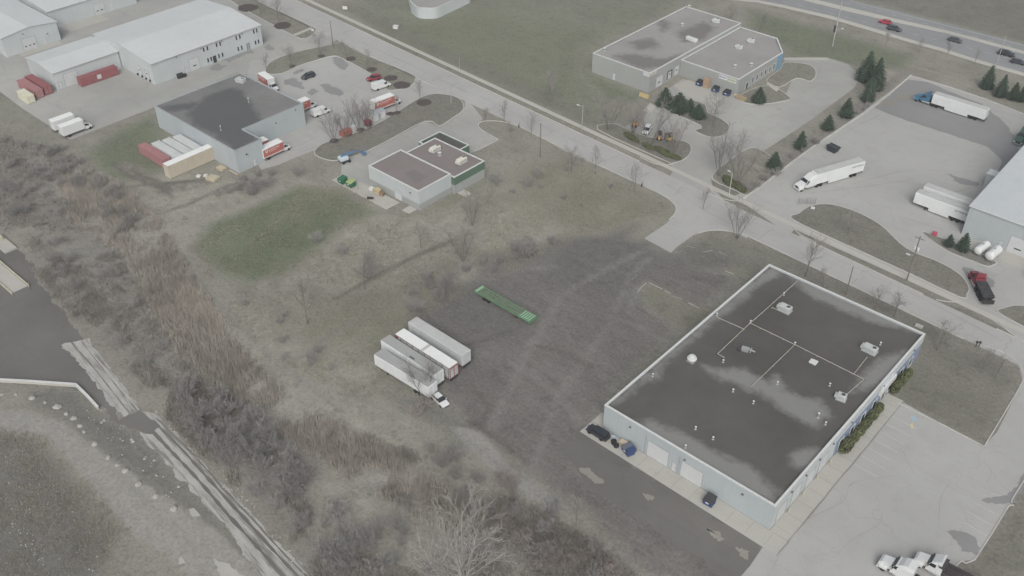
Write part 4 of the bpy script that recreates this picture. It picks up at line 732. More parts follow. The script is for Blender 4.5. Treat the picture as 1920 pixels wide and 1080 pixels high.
def trailer_parts(t, L=16.1, x0=None, side=None, roof=None, w=2.6, z0=1.15, z1=4.1, skirt=True, axle=2.6, gear=True):
    """van trailer from x0 (rear) to x0+L (nose)"""
    side = side or TRW; roof = roof or TROOF; x0 = -L/2 if x0 is None else x0; h = w/2
    b = MB(); b.bbox(x0, -h, z0, x0+L, h, z1, .08); seclines(b, x0+.2, x0+L-.2, 13, h, z0+.1, z1-.2, .02); seclines(b, x0+.2, x0+L-.2, 13, -h, z0+.1, z1-.2, -.02); b.build('cargo_body', side, t)
    r = MB(); r.box(x0+.1, -h+.09, z1-.02, x0+L-.1, h-.09, z1+.012)
    for i in range(1, 9): r.box(x0+L*i/9-.05, -h+.15, z1+.012, x0+L*i/9+.05, h-.15, z1+.03)
    r.build('roof', roof, t)
    for s in (-1, 1):
        d = MB().box(x0-.04, min(s*.03, s*(h-.08)), z0+.1, x0, max(s*.03, s*(h-.08)), z1-.12).build('rear_door', side, t)
        MB().tube((x0-.07, s*.5, z0+.15), (x0-.07, s*.5, z1-.2), .025, n=5).build('lock_rod', CHROME, d)
        MB().box(x0-.06, s*h-.25*(s > 0), z0-.02, x0-.01, s*h+.25*(s < 0), z0+.09).build('tail_light', TAIL, t)
    f = MB(); f.box(x0+.2, -.55, .8, x0+L-1, -.4, z0); f.box(x0+.2, .4, .8, x0+L-1, .55, z0); f.box(x0-.02, -1.1, .45, x0+.08, 1.1, .6); f.box(x0, -.9, .5, x0+.1, -.8, z0); f.box(x0, .8, .5, x0+.1, .9, z0)
    for ax in (axle, axle+1.25): f.tube((x0+ax, -1.1, .5), (x0+ax, 1.1, .5), .08)
    f.build('underframe', CHAS, t)
    for ax in (axle, axle+1.25):
        for s in (-1, 1): wheel(t, x0+ax, s*1.0, .5, .55)
    if gear:
        for s in (-1, 1): MB().box(x0+L-3.4, s*.9-.08, .08, x0+L-3.2, s*.9+.08, z0).box(x0+L-3.5, s*.9-.15, .0, x0+L-3.1, s*.9+.15, .08).build('landing_leg', CHAS, t)
    if skirt:
        for s in (-1, 1): MB().box(x0+axle+2.3, s*(h-.06)-.02, .35, x0+L-4.2, s*(h-.06)+.02, z0).build('side_skirt', side, t)
def lettering(parent, x0, x1, y, z0, h, m, seed, d=.015):
    """rows of small letter-like strokes; the print is too small to read in the picture"""
    mb = MB(); rn = random.Random(seed); x = x0
    while x < x1:
        w = h*rn.uniform(.45, .8); k = rn.random(); s = 1 if y > 0 else -1
        ya, yb = (y, y+d*s) if s > 0 else (y+d*s, y)
        mb.box(x, ya, z0, x+w*.28, yb, z0+h)
        if k < .7: mb.box(x+w*.28, ya, z0+h*.76, x+w*.9, yb, z0+h)
        if k > .3: mb.box(x+w*.28, ya, z0, x+w*.9, yb, z0+h*.24)
        if k > .5: mb.box(x+w*.28, ya, z0+h*.4, x+w*.8, yb, z0+h*.6)
        x += w+h*.22
    return mb.build('lettering', m, parent)
def trailer(label, loc, rz, group=None, **kw):
    t = thing('semi_trailer', label, 'trailer', loc, rz, group); trailer_parts(t, **kw); return t
def tractor_parts(t, x=0., paint=None, sleeper=True, white=True):
    """conventional highway tractor; rear axles near x, nose at x+6.6"""
    paint = paint or WHITE
    c = MB(); c.ext([(x+4.35, 1.0), (x+6.5, .75), (x+6.62, 1.5), (x+6.2, 1.85), (x+4.5, 2.25)], -.85, .85)
    for s in (-1, 1): c.bbox(x+5.0, s*.95-.28, .62, x+6.45, s*.95+.28, 1.38, .12)
    c.build('hood', paint, t)
    b = MB(); w = 1.2
    b.loft([[(x+4.5, -w, .8), (x+4.5, w, .8), (x+4.45, w, 2.15), (x+3.9, w*.93, 2.95), (x+3.9, -w*.93, 2.95), (x+4.45, -w, 2.15)], [(x+2.9, -w, .8), (x+2.9, w, .8), (x+2.9, w, 2.15), (x+2.9, w*.93, 3.05), (x+2.9, -w*.93, 3.05), (x+2.9, -w, 2.15)]][::-1])
    b.build('cab', paint, t)
    if sleeper:
        s = MB(); s.loft([[(xx, -1.22, .85), (xx, 1.22, .85), (xx, 1.22, zt*.8), (xx, 1.0, zt), (xx, -1.0, zt), (xx, -1.22, zt*.8)] for xx, zt in ((x+1.0, 3.95), (x+2.2, 3.95), (x+2.95, 3.6), (x+3.6, 3.05))]); s.build('sleeper', paint, t)
    else:
        s = MB(); s.ext([(x+2.3, 2.9), (x+3.9, 2.97), (x+2.6, 3.85), (x+2.3, 3.9)], -1.0, 1.0); s.build('roof_fairing', paint, t); MB().box(x+2.0, -1.15, .85, x+2.88, 1.15, 2.6).build('cab_back', paint, t)
    MB().hexa([(x+4.53, -1.05, 2.2), (x+4.53, 1.05, 2.2), (x+4.0, .95, 2.9), (x+4.0, -.95, 2.9)], [(x+4.58, -1.05, 2.22), (x+4.58, 1.05, 2.22), (x+4.04, .95, 2.93), (x+4.04, -.95, 2.93)]).build('windshield', VG, t)
    for s in (-1, 1):
        MB().hexa([(x+3.1, s*1.2-.02, 2.1), (x+4.3, s*1.2-.02, 2.1), (x+4.3, s*1.2+.02, 2.1), (x+3.1, s*1.2+.02, 2.1)], [(x+3.1, s*1.13-.02, 2.8), (x+3.95, s*1.13-.02, 2.8), (x+3.95, s*1.13+.02, 2.8), (x+3.1, s*1.13+.02, 2.8)]).build('side_window', VG, t)
        MB().box(x+6.45, s*.95-.2, 1.0, x+6.62, s*.95+.2, 1.25).build('headlight', LAMP, t)
        MB().tube((x+1.6, s*.95, .75), (x+4.0, s*.95, .75), .33, n=10).build('fuel_tank', CHROME, t)
        MB().box(x+4.2, s*1.35-.08, 1.9, x+4.3, s*1.35+.08, 2.6).build('mirror', BLK, t)
    MB().box(x+6.6, -.5, .95, x+6.68, .5, 1.5).build('grille', DKM, t); MB().box(x+6.4, -1.2, .4, x+6.72, 1.2, .72).build('bumper', paint if white else CHROME, t)
    MB().box(x-1.1, -.5, .75, x+5, .5, 1.0).lathe([(.5, 1.0), (.5, 1.12)], 10, (x+.1, 0)).build('frame', CHAS, t)
    wheel(t, x+5.65, 1.02, .52, .3); wheel(t, x+5.65, -1.02, .52, .3)
    for ax in (-.65, .65):
        for s in (-1, 1): wheel(t, x+ax, s*.98, .52, .55)
def rig(label, loc, rz, paint=None, sleeper=True, white=True, text=False, L=16.1, kink=0.):
    t = thing('semi_truck', label, 'truck', loc, rz); trailer_parts(t, L=L, gear=False)
    tractor_parts(t, L/2-1.15, paint, sleeper, white)
    if text:
        for s in (-1, 1): lettering(t, -L/2+.6, -L/2+4.4, s*1.32, 3.0, .42, DKM, 5)
    return t
def box_truck(label, loc, rz, livery=None, L=6.4, group=None, seed=1):
    """cab-forward hooded van cab with a cargo box; total about L+2.3 m"""
    t = thing('box_truck', label, 'truck', loc, rz, group); x0 = -L/2-1.0; w = 1.25
    b = MB(); b.bbox(x0, -w, .95, x0+L, w, 3.75, .07); seclines(b, x0+.1, x0+L-.1, 7, w, 1.0, 3.6, .015); seclines(b, x0+.1, x0+L-.1, 7, -w, 1.0, 3.6, -.015); b.build('cargo_box', WHITE, t)
    MB().box(x0+.1, -w+.1, 3.74, x0+L-.1, w-.1, 3.765).build('roof', TROOFW, t)
    if livery:
        for s in (-1, 1):
            p = MB().box(x0+.15, min(s*1.268, s*1.285), 1.35, x0+L-.12, max(s*1.268, s*1.285), 3.5).build('side_panel', livery, t)
            e = MB(); y = s*1.285; ya, yb = sorted((y, y+s*.015)); cx = x0+1.25; 
            e.add([(cx-.42, ya, 3.25), (cx+.42, ya, 3.25), (cx+.42, ya, 2.65), (cx, ya, 2.25), (cx-.42, ya, 2.65), (cx-.42, yb, 3.25), (cx+.42, yb, 3.25), (cx+.42, yb, 2.65), (cx, yb, 2.25), (cx-.42, yb, 2.65)], [(0,1,2,3,4), (9,8,7,6,5), (0,5,6,1), (1,6,7,2), (2,7,8,3), (3,8,9,4), (4,9,5,0)])
            e.build('shield_emblem', WHITE, p); yy = y+s*.016; ya, yb = sorted((yy, yy+s*.01))
            MB().box(cx-.09, ya, 2.55, cx+.09, yb, 3.15).box(cx-.28, ya, 2.77, cx-.09, yb, 2.95).box(cx+.09, ya, 2.77, cx+.28, yb, 2.95).build('cross_mark', livery, p)
            lettering(p, x0+2.0, x0+L-1.4, y, 2.72, .42, WHITE, seed); lettering(p, x0+2.0, x0+L-2.4, y, 2.3, .2, WHITE, seed+1)
            MB().box(x0+.1, min(s*1.268, s*1.28), 1.02, x0+L-.1, max(s*1.268, s*1.28), 1.25).build('lower_stripe', mat('pink_grey_stripe', (.55, .42, .41), .5, .1), t)
    for s in (-1, 1): MB().box(x0-.03, min(.02*s, 1.15*s), 1.05, x0, max(.02*s, 1.15*s), 3.6).build('rear_door', WHITE, t); MB().box(x0-.05, s*1.1-.1, .8, x0, s*1.1+.1, .95).build('tail_light', TAIL, t)
    c0 = x0+L+.06; cw = 1.0
    c = MB(); c.loft([[(xx, -ww, .5), (xx, ww, .5), (xx, ww*1.0, zb), (xx, ww*tp, zt), (xx, -ww*tp, zt), (xx, -ww, zb)] for xx, ww, zb, zt, tp in ((c0, cw, 1.4, 2.3, .85), (c0+.85, cw, 1.4, 2.28, .84), (c0+1.5, cw, 1.4, 1.5, .9), (c0+2.15, cw*.95, 1.15, 1.3, .85), (c0+2.3, cw*.9, 1.0, 1.05, .85))]); c.build('cab', WHITE, t)
    MB().hexa([(c0+.93, -.8, 2.2), (c0+.93, .8, 2.2), (c0+1.5, .88, 1.55), (c0+1.5, -.88, 1.55)], [(c0+.97, -.8, 2.24), (c0+.97, .8, 2.24), (c0+1.55, .88, 1.58), (c0+1.55, -.88, 1.58)]).build('windshield', VG, t)
    for s in (-1, 1):
        MB().hexa([(c0+.25, s*1.0-.025, 1.45), (c0+1.3, s*1.0-.025, 1.45), (c0+1.3, s*1.0+.025, 1.45), (c0+.25, s*1.0+.025, 1.45)], [(c0+.25, s*.88-.025, 2.12), (c0+.85, s*.88-.025, 2.12), (c0+.85, s*.88+.025, 2.12), (c0+.25, s*.88+.025, 2.12)]).build('side_window', VG, t)
        MB().box(c0+2.2, s*.75-.15, .85, c0+2.34, s*.75+.15, 1.05).build('headlight', LAMP, t); MB().box(c0+1.1, s*1.18-.1, 1.5, c0+1.2, s*1.18+.1, 1.85).build('mirror', BLK, t)
        wheel(t, c0+1.55, s*.9, .4, .28); wheel(t, x0+1.7, s*.9, .42, .5)
    MB().box(c0+2.25, -.95, .4, c0+2.42, .95, .7).build('bumper', BLK, t); MB().box(x0, -.4, .6, c0+1.8, .4, .93).build('frame', CHAS, t)
    return t
def car(label, loc, rz, paint, kind='sedan', L=4.7, name='car', group=None):
    """lofted body shell, glazed cabin, roof panel, lamps and wheels"""
    t = thing(name, label, {'pickup': 'pickup', 'van': 'van'}.get(kind, 'car'), loc, rz, group); k = L/4.7; w = {'van': .98, 'suv': .95, 'pickup': .98}.get(kind, .9)
    def ring(x, ww, zl, zb): return [(x*k, -ww*.92, zl), (x*k, ww*.92, zl), (x*k, ww, zl+.18), (x*k, ww, zb-.16), (x*k, ww*.9, zb), (x*k, -ww*.9, zb), (x*k, -ww, zb-.16), (x*k, -ww, zl+.18)]
    belt, roofz = {'sedan': (.92, 1.45), 'suv': (1.08, 1.72), 'van': (1.2, 2.45), 'pickup': (1.15, 1.9)}[kind]
    st = {'sedan': [(-2.35, .78, .38, .72), (-2.2, w, .3, .93), (-1.2, w, .25, .98), (1.0, w, .25, .95), (1.9, w*.98, .28, .82), (2.28, w*.85, .32, .68), (2.36, w*.7, .4, .58)],
          'suv': [(-2.35, .85, .45, .95), (-2.25, w, .38, 1.1), (1.05, w, .32, 1.08), (2.0, w*.98, .35, 1.0), (2.3, w*.88, .4, .85), (2.38, w*.75, .5, .7)],
          'van': [(-2.35, w, .42, 1.2), (1.3, w, .35, 1.22), (1.9, w*.98, .38, 1.15), (2.28, w*.9, .4, .95), (2.36, w*.8, .5, .8)],
          'pickup': [(-2.35, w, .55, 1.15), (.9, w, .45, 1.16), (1.95, w*.98, .48, 1.12), (2.28, w*.9, .5, 1.0), (2.36, w*.8, .6, .85)]}[kind]
    MB().loft([ring(*s) for s in st]).build('body', paint, t, smooth=False)
    cab = {'sedan': [(-2.0, .97), (-1.35, roofz-.03), (.25, roofz-.02), (1.1, .95)], 'suv': [(-2.3, 1.1), (-2.05, roofz-.05), (.35, roofz-.02), (1.2, 1.08)], 'van': [(-2.34, 1.2), (-2.3, roofz-.05), (.95, roofz-.1), (1.75, 1.2)], 'pickup': [(-.75, 1.15), (-.62, roofz-.03), (.4, roofz-.03), (1.05, 1.15)]}[kind]
    (xa, za), (xb, zb), (xc, zc), (xd, zd) = [(a*k, z) for a, z in cab]; wb, wt = w*.9, w*.74 if kind != 'van' else w*.9
    glass_cab = paint if kind == 'van' else VG
    MB().hexa([(xa, -wb, za-.03), (xd, -wb, zd-.03), (xd, wb, zd-.03), (xa, wb, za-.03)], [(xb, -wt, zb), (xc, -wt, zc), (xc, wt, zc), (xb, wt, zb)]).build('cabin', glass_cab, t)
    MB().loft([[(xb-.02, -wt-.01, zb-.04), (xc+.03, -wt-.01, zc-.04), (xc+.03, wt+.01, zc-.04), (xb-.02, wt+.01, zb-.04)], [(xb, -wt-.01, zb+.0), (xc, -wt-.01, zc+.0), (xc, wt+.01, zc+.0), (xb, wt+.01, zb+.0)], [(xb+.12, -wt+.1, zb+.04), (xc-.12, -wt+.1, zc+.04), (xc-.12, wt-.1, zc+.04), (xb+.12, wt-.1, zb+.04)]]).build('roof', paint, t)
    if kind == 'van':
        MB().hexa([(xc+.04, -wt*.92, zc-.1), (xc+.04, wt*.92, zc-.1), (xd+.02, wb*.95, zd+.1), (xd+.02, -wb*.95, zd+.1)], [(xc+.1, -wt*.92, zc-.08), (xc+.1, wt*.92, zc-.08), (xd+.08, wb*.95, zd+.12), (xd+.08, -wb*.95, zd+.12)]).build('windshield', VG, t)
        for s in (-1, 1): MB().box(.55*k, s*w*.91-.03, 1.35, 1.25*k, s*w*.91+.03, 2.0).build('side_window', VG, t)
    else:
        for s in (-1, 1):
            for q in ((.05,) if kind == 'pickup' else (.02, .5)):    # pillars
                f = .5-q; xm0 = xa+(xd-xa)*(.5-f*.9); xm1 = xb+(xc-xb)*(.5-f*.9)
                MB().hexa([(xm0-.05, s*wb*1.005-.015, za), (xm0+.05, s*wb*1.005-.015, za), (xm0+.05, s*wb*1.005+.015, za), (xm0-.05, s*wb*1.005+.015, za)], [(xm1-.04, s*wt*1.005-.015, zb), (xm1+.04, s*wt*1.005-.015, zb), (xm1+.04, s*wt*1.005+.015, zb), (xm1-.04, s*wt*1.005+.015, zb)]).build('pillar', paint, t)
    if kind == 'pickup':
        MB().box(-2.28*k, -w*.78, 1.0, -.85*k, w*.78, 1.18).build('cargo_bed', BLK, t)
    for s in (-1, 1):
        MB().box(2.2*k, s*w*.66-.16, .62 if kind == 'sedan' else .75, 2.34*k, s*w*.66+.16, .74 if kind == 'sedan' else .92).build('headlight', LAMP, t)
        MB().box(-2.38*k, s*w*.72-.14, .7, -2.25*k, s*w*.72+.14, .92).build('tail_light', TAIL, t)
        MB().box(.85*k, s*(w+.1)-.1, belt-.02, 1.0*k, s*(w+.1)+.1, belt+.14).build('mirror', paint, t)
        for x in (-1.38, 1.42): wheel(t, x*k, s*(w-.1), .34 if kind == 'sedan' else .39, .24)
    MB().box(-2.4*k, -w*.85, .35, -2.3*k, w*.85, .55).build('bumper', BLK, t); MB().box(2.3*k, -w*.6, .34, 2.4*k, w*.6, .52).build('grille', BLK, t)
    return t
def container(label, loc, rz, m, L=12.2, H=2.6, name='shipping_container', roof=None, doors=True):
    t = thing(name, label, 'container', loc, rz); w = 1.22; b = MB(); b.box(-L/2, -w, .15, L/2, w, H); 
    n = int(L/.55)
    for s in (-1, 1): seclines(b, -L/2+.15, L/2-.15, n, s*w, .3, H-.15, s*.04)
    b.build('body', m, t)
    r = MB(); r.box(-L/2+.05, -w+.05, H, L/2-.05, w-.05, H+.02)
    for i in range(n): x = -L/2+.2+(L-.4)*(i+.5)/n; r.box(x-.12, -w+.12, H+.02, x+.12, w-.12, H+.05)
    r.build('roof', roof or m, t)
    c = MB()
    for sx in (-1, 1):
        for sy in (-1, 1):
            for z in (.1, H-.12): c.box(sx*L/2-.1, sy*w-.1, z, sx*L/2+.1, sy*w+.1, z+.18)
    c.build('corner_casting', m, t)
    for s in (-1, 1):
        d = MB().box(L/2, min(.02*s, 1.14*s), .25, L/2+.05, max(.02*s, 1.14*s), H-.12).build('door', m, t)
        for q in (.35, .8): MB().tube((L/2+.08, s*q, .3), (L/2+.08, s*q, H-.15), .025, n=5).build('lock_rod', GALV, d)
    return t
def dumpster(label, loc, rz, m, L=1.9, W=1.7, H=1.6, lid=None, open_=False, group=None):
    t = thing('dumpster', label, 'dumpster', loc, rz, group)
    MB().hexa([(-W/2+.25, -L/2, .15), (W/2-.15, -L/2, .15), (W/2-.15, L/2, .15), (-W/2+.25, L/2, .15)], [(-W/2, -L/2, H), (W/2, -L/2, H*.78), (W/2, L/2, H*.78), (-W/2, L/2, H)]).build('bin', m, t)
    for y in (-L/2-.08, L/2): MB().box(-.25, y, .7, .25, y+.08, .95).build('fork_pocket', m, t)
    for i, s in enumerate((-1, 1)):
        y0, y1 = (-L/2-.03, -.01) if s < 0 else (.01, L/2+.03)
        if open_ and s > 0: MB().box(-W/2-.1, y0, H*.5, -W/2-.03, y1, H+.02).build('lid', lid or BLK, t); MB().box(-W/2+.15, y0+.08, H*.8, W/2-.15, y1-.12, H*.8+.02).build('rubbish', CHAS, t)
        else: MB().hexa([(-W/2-.04, y0, H+.01), (W/2+.06, y0, H*.78+.01), (W/2+.06, y1, H*.78+.01), (-W/2-.04, y1, H+.01)], [(-W/2-.04, y0, H+.07), (W/2+.06, y0, H*.78+.06), (W/2+.06, y1, H*.78+.06), (-W/2-.04, y1, H+.07)]).build('lid', lid or BLK, t)
    MB().box(W/2-.12, -.3, .75, W/2+.0, .3, 1.05).build('label_plate', mat('pale_decal', (.55, .57, .6), .5), t)
    for sx in (-1, 1):
        for sy in (-1, 1): MB().tube((sx*(W/2-.35), sy*(L/2-.15), .0), (sx*(W/2-.35), sy*(L/2-.15), .16), .07, n=8).build('caster', BLK, t)
    return t

# --- trailers stored on the gravel yard (noses towards -x)
PI = math.pi
trailer('light grey box trailer at the far side of the stored row', (-115.1, 104.9), PI, side=TRG, roof=TROOF, skirt=False)
tw = trailer('white-roofed trailer with dark framed sides and red front corner', (-114.3, 100.4), PI, side=mat('pale_framed_side', (.44, .43, .42), .6, .15, .5, dirt=.3), roof=TROOFW, skirt=False)
fr = MB()
for s in (-1, 1):
    for z in (1.5, 2.3, 3.1, 3.9): fr.box(-8.0, s*1.33-.02, z, 8.0, s*1.33+.02, z+.09)
    for i in range(10): fr.box(-7.9+i*1.75, s*1.34-.025, 1.2, -7.8+i*1.75, s*1.34+.025, 4.05)
fr.build('side_frame', mat('dark_brown_frame', (.07, .055, .055), .6, .2), tw); MB().box(-.35, -1.2, 4.13, .35, 1.2, 4.16).build('roof_seam', TROOF, tw)
MB().box(7.0, -1.345, 3.0, 8.02, -1.31, 4.0).box(7.0, 1.31, 3.0, 8.02, 1.345, 4.0).build('red_panel', CONT, tw)
MB().box(-8.12, -1.28, 1.2, -8.05, -1.05, 4.0).box(-8.12, 1.05, 1.2, -8.05, 1.28, 4.0).box(-8.12, -1.05, 3.6, -8.05, 1.05, 4.0).box(-8.12, -.1, 1.2, -8.05, .1, 3.6).build('red_door_frame', CONT, tw)
trailer('dull grey-roofed box trailer with a dark roof vent, second from the weeds', (-115.0, 97.0), PI, side=TRW, roof=TROOF2, skirt=False)
MB().box(-1.6, .55, 4.13, -.2, .85, 4.18).build('roof_vent', DKM, bpy.data.objects['semi_trailer.002'])
ot = thing('semi_trailer', 'pale open-topped trailer parked nearest the weeds', 'trailer', (-113.3, 93.5), PI + .04)
trailer_parts(ot, L=15.4, side=TRW, roof=TROOF2, skirt=False, z1=3.9)
# --- green flatbed
fb = thing('flatbed_trailer', 'bright green flatbed trailer with slatted deck alone on the gravel yard', 'trailer', (-114.3, 124.7), PI)
GRN_P = mat('green_trailer_paint', (.11, .20, .115), .55, .15, .5, dirt=.15); GRN_S = mat('weathered_green_slats', (.15, .195, .135), .7, .2, .8, dirt=.3); GRN_L = mat('pale_green_slats', (.24, .40, .26), .6, .12)
for i in range(26):
    x = -7.9+i*.62; MB().box(x, -1.25, 1.32, x+.36, 1.25, 1.40).build('deck_slat', GRN_L if (i < 5 or i > 24) else GRN_S, fb)
m_ = MB()
for s in (-1, 1): m_.box(-8.0, s*1.3-.06, 1.1, 8.2, s*1.3+.06, 1.42); m_.box(-7.8, s*.5-.07, .85, 8.0, s*.5+.07, 1.3)
m_.build('side_rail', GRN_P, fb)
MB().box(-8.12, -1.3, .5, -8.0, 1.3, 1.4).build('rear_board', GRN_P, fb); MB().box(8.0, -1.3, 1.1, 8.2, 1.3, 1.5).build('headboard', GRN_L, fb)
for x in (5.4, 4.15):
    for s in (-1, 1): wheel(fb, x, s*1.0, .5, .5)
for s in (-1, 1): MB().box(-4.2, s*.9-.08, 0, -4.0, s*.9+.08, 1.1).build('landing_leg', CHAS, fb)

# --- big rigs in the right-hand yard
rig('white semi truck with sleeper cab and plain white trailer by the evergreen row', (-85.6, 225.3), math.atan2(-15.6, -6.3), text=True)
BLUEP = mat('blue_cab_paint', (.06, .15, .23), .4, .1)
rig('blue day-cab semi truck pulling a plain white trailer on the dark asphalt', (-76.3, 284.6), PI, BLUEP, False, False)
t = trailer('white docked trailer with black lettering nearest the camera', (-57.6, 227.4), PI, L=14.3); lettering(t, -6.8, -3.4, 1.33, 3.0, .4, DKM, 9)
trailer('white docked trailer behind the lettered one', (-57.5, 231.6), PI, L=13.8)
gt = thing('green_truck', 'dark green truck with grey front cut by the right edge', 'truck', (-56.0, 280.5), -PI/2)
GRT = mat('dark_green_truck', (.05, .105, .085), .5, .1); tractor_parts(gt, -2.2, GRT, True, False)
# red roll-off truck with its load
rt = thing('roll_off_truck', 'red-cabbed truck with black hoist frame standing on the driveway', 'truck', (-38.9, 203.2), math.atan2(5.4, -4.2))
REDC = mat('red_cab_paint', (.2, .04, .055), .45, .15)
tractor_parts(rt, -2.6, REDC, False, False)
h = MB(); h.box(-7.2, -.9, 1.1, 1.2, -.65, 1.4); h.box(-7.2, .65, 1.1, 1.2, .9, 1.4)
for x in (-6.8, -5, -3.2, -1.4, .4): h.box(x, -1.1, 1.12, x+.2, 1.1, 1.36)
h.tube((-1.5, 0, 1.4), (1.0, 0, 2.9), .16); h.box(.9, -1.1, 1.2, 1.15, 1.1, 3.0); h.box(-7.3, -1.2, .7, -6.9, 1.2, 1.6); h.build('hoist_frame', CHAS, rt)
h = MB(); h.hexa([(-6.4, -1.05, 1.45), (-1.0, -1.05, 1.45), (-1.0, 1.05, 1.45), (-6.4, 1.05, 1.45)], [(-6.8, -1.25, 2.3), (-.8, -1.25, 2.3), (-.8, 1.25, 2.3), (-6.8, 1.25, 2.3)]); h.build('load_body', mat('black_grey_load', (.05, .05, .052), .8, .4, 1.2), rt)
for i in range(5): MB().box(-6.2+i*1.1, -1.27, 1.5, -6.0+i*1.1, 1.27, 2.35).build('rib', CHAS, rt)
for s in (-1, 1): wheel(rt, -5.2, s*.98, .5, .5); wheel(rt, -4.0, s*.98, .5, .5)

# --- trucks at the depot
box_truck('red-sided box truck with shield emblem parked against the near depot wing', (-208.3, 132.3), PI/2, RED, 7.0, seed=2)
box_truck('red-sided box truck wedged between depot wall and another red truck', (-212.3, 130.6), PI/2, RED, 6.4, seed=3)
box_truck('red-sided box truck half hidden behind the depot roof corner', (-223.2, 154.2), PI/2, RED, 6.0, seed=4)
box_truck('red-sided box truck furthest left, seen over the depot roof edge', (-244.0, 157.0), -.12, RED, 6.2, seed=5)
box_truck('long red-sided box truck driving in at the lot entrance', (-206.5, 172.2), PI/2-.1, RED, 7.6, seed=6)
car('white high-roof cargo van parked beside the depot wall', (-217.6, 156.4), PI/2-.1, WHITE, 'van', 6.2, 'cargo_van')
car('white high-roof cargo van next to the red car', (-217.4, 180.2), PI/2-.15, WHITE, 'van', 6.4, 'cargo_van')
car('dark grey hatchback alone in the middle of the depot parking', (-240.2,169.5), PI/2+PI-.1, mat('charcoal_paint', (.05, .055, .062), .35, .1), 'suv', 4.6)
car('dark red car half hidden by a white cargo van', (-223.5,182.5), -PI/2-.4, mat('dark_red_paint', (.23, .035, .045), .4, .1), 'suv', 4.6)
# --- two white box trucks at the far left
box_truck('white box truck nearest the scrub at the lot corner', (-261.4, 101.6), PI/2, None, 6.6); box_truck('white box truck parked behind its twin at the lot corner', (-266.4, 101.6), PI/2-.03, None, 6.6)
# --- cars on the highway and elsewhere
HA = R(5.0)
car('bright red car on the highway beside the median', (-122.8,334.6), HA+PI, mat('bright_red_paint', (.42, .04, .07), .4, .08), 'sedan', 4.6); car('dark grey estate car passing the red car on the highway', (-117.7,330.9), HA, mat('slate_paint', (.06, .07, .075), .4, .1), 'suv', 4.9)
car('dark sedan alone mid-way along the highway', (-98.0,335.7), HA, mat('dark_green_grey_paint', (.06, .07, .072), .4, .1), 'sedan', 4.8); car('black car near the right end of the highway', (-80.8,336.0), HA, mat('black_paint', (.03, .033, .04), .4, .1), 'suv', 5.4); car('dark blue car in the nearest highway lane at the right edge', (-75.6,332.2), HA, mat('navy_paint', (.045, .05, .07), .4, .1), 'sedan', 4.8)
car('white sedan at the tail of the stored trailers', (-104.0, 94.0), -.15, WHITE, 'sedan', 4.6)
car('black car parked at the corner of the big dark-roofed building', (-75.0, 107.9), PI, mat('black_car_paint', (.03, .035, .042), .3, .1), 'suv', 4.8)
car('white car parked between two orange machines', (-138.8, 212.6), -PI/2+.35, WHITE, 'suv', 4.6); car('dark car nose-out in the open doorway at the right edge', (-31.2, 216.6), -PI/2, mat('black_paint', (.03, .033, .04)), 'suv', 4.8)
# bottom edge: white tractor and white tipper truck
wt = thing('semi_tractor', 'white long-nosed tractor with sleeper at the bottom edge', 'truck', (-17.5, 116.3), PI+.03); tractor_parts(wt, -2.4, WHITE, True)
dt = thing('dump_truck', 'white-cabbed truck with dark open tipper body at the bottom edge', 'truck', (-12.6, 120.9), PI+.05)
tractor_parts(dt, -1.6, WHITE, False)
TIP = mat('rusty_dark_body', (.06, .052, .055), .75, .3, .8)
MB().box(-6.5, -1.25, 1.1, .2, 1.25, 1.25).build('tipper_floor', TIP, dt)
for s in (-1, 1): MB().box(-6.5, s*1.25-.06, 1.25, .2, s*1.25+.06, 2.2).build('tipper_side', TIP, dt); wheel(dt, -4.6, s*.98, .5, .5); wheel(dt, -3.3, s*.98, .5, .5)
MB().box(.14, -1.3, 1.25, .26, 1.3, 2.9).box(.26, -1.3, 2.75, 1.0, 1.3, 2.85).build('headboard', TIP, dt)

# --- containers
container('long oxide-red container with a white square patch beside the warehouse', (-288.6, 124.0), PI/2-.02, CONT, 12.6, 2.8)
MB().box(-.9, 1.27, .9, .5, 1.29, 2.3).box(-.9, -1.29, .9, .5, -1.27, 2.3).build('white_patch', DOORW, bpy.data.objects['shipping_container'])
container('oxide-red container nearer the warehouse end wall', (-296.6, 108.4), 0, CONT, 12.2, 2.7); c2 = container('dusty red container between the cream one and its darker twin', (-296.0, 105.4), 0, mat('faded_red_container', (.32, .16, .165), .7, .12, .5, dirt=.15), 11.6, 2.7)
container('short cream container at the lot edge', (-291.8, 101.9), 0, mat('cream_container', (.55, .54, .43), .6, .08, .5, dirt=.1, streak=.25), 6.1, 2.6)
container('red container at the end of a row of pale ones behind the depot', (-230.8, 108.6), 0, mat('faded_red_container', (.32, .16, .165)), 12.2, 2.7)
PALE = mat('pale_container', (.50, .52, .52), .6, .08, .4, dirt=.12)
for i, (y, s) in enumerate(((111.5, 'beside the red one'), (114.5, 'in the middle of the row'), (117.5, 'against the depot wall'))): container('pale grey container '+s+' behind the depot', (-228.6+i*.6, y), 0, PALE, 12.2, 2.9, roof=mat('pale_container_roof', (.47, .485, .48), .6, .12, .3, dirt=.15))
tb = container('long tan box trailer body with white roof behind the depot', (-219.6, 112.6), PI/2, mat('tan_plywood_side', (.43, .385, .315), .75, .1, .4, dirt=.08, streak=.25), 14.4, 4.0, 'trailer_body', TROOFW)
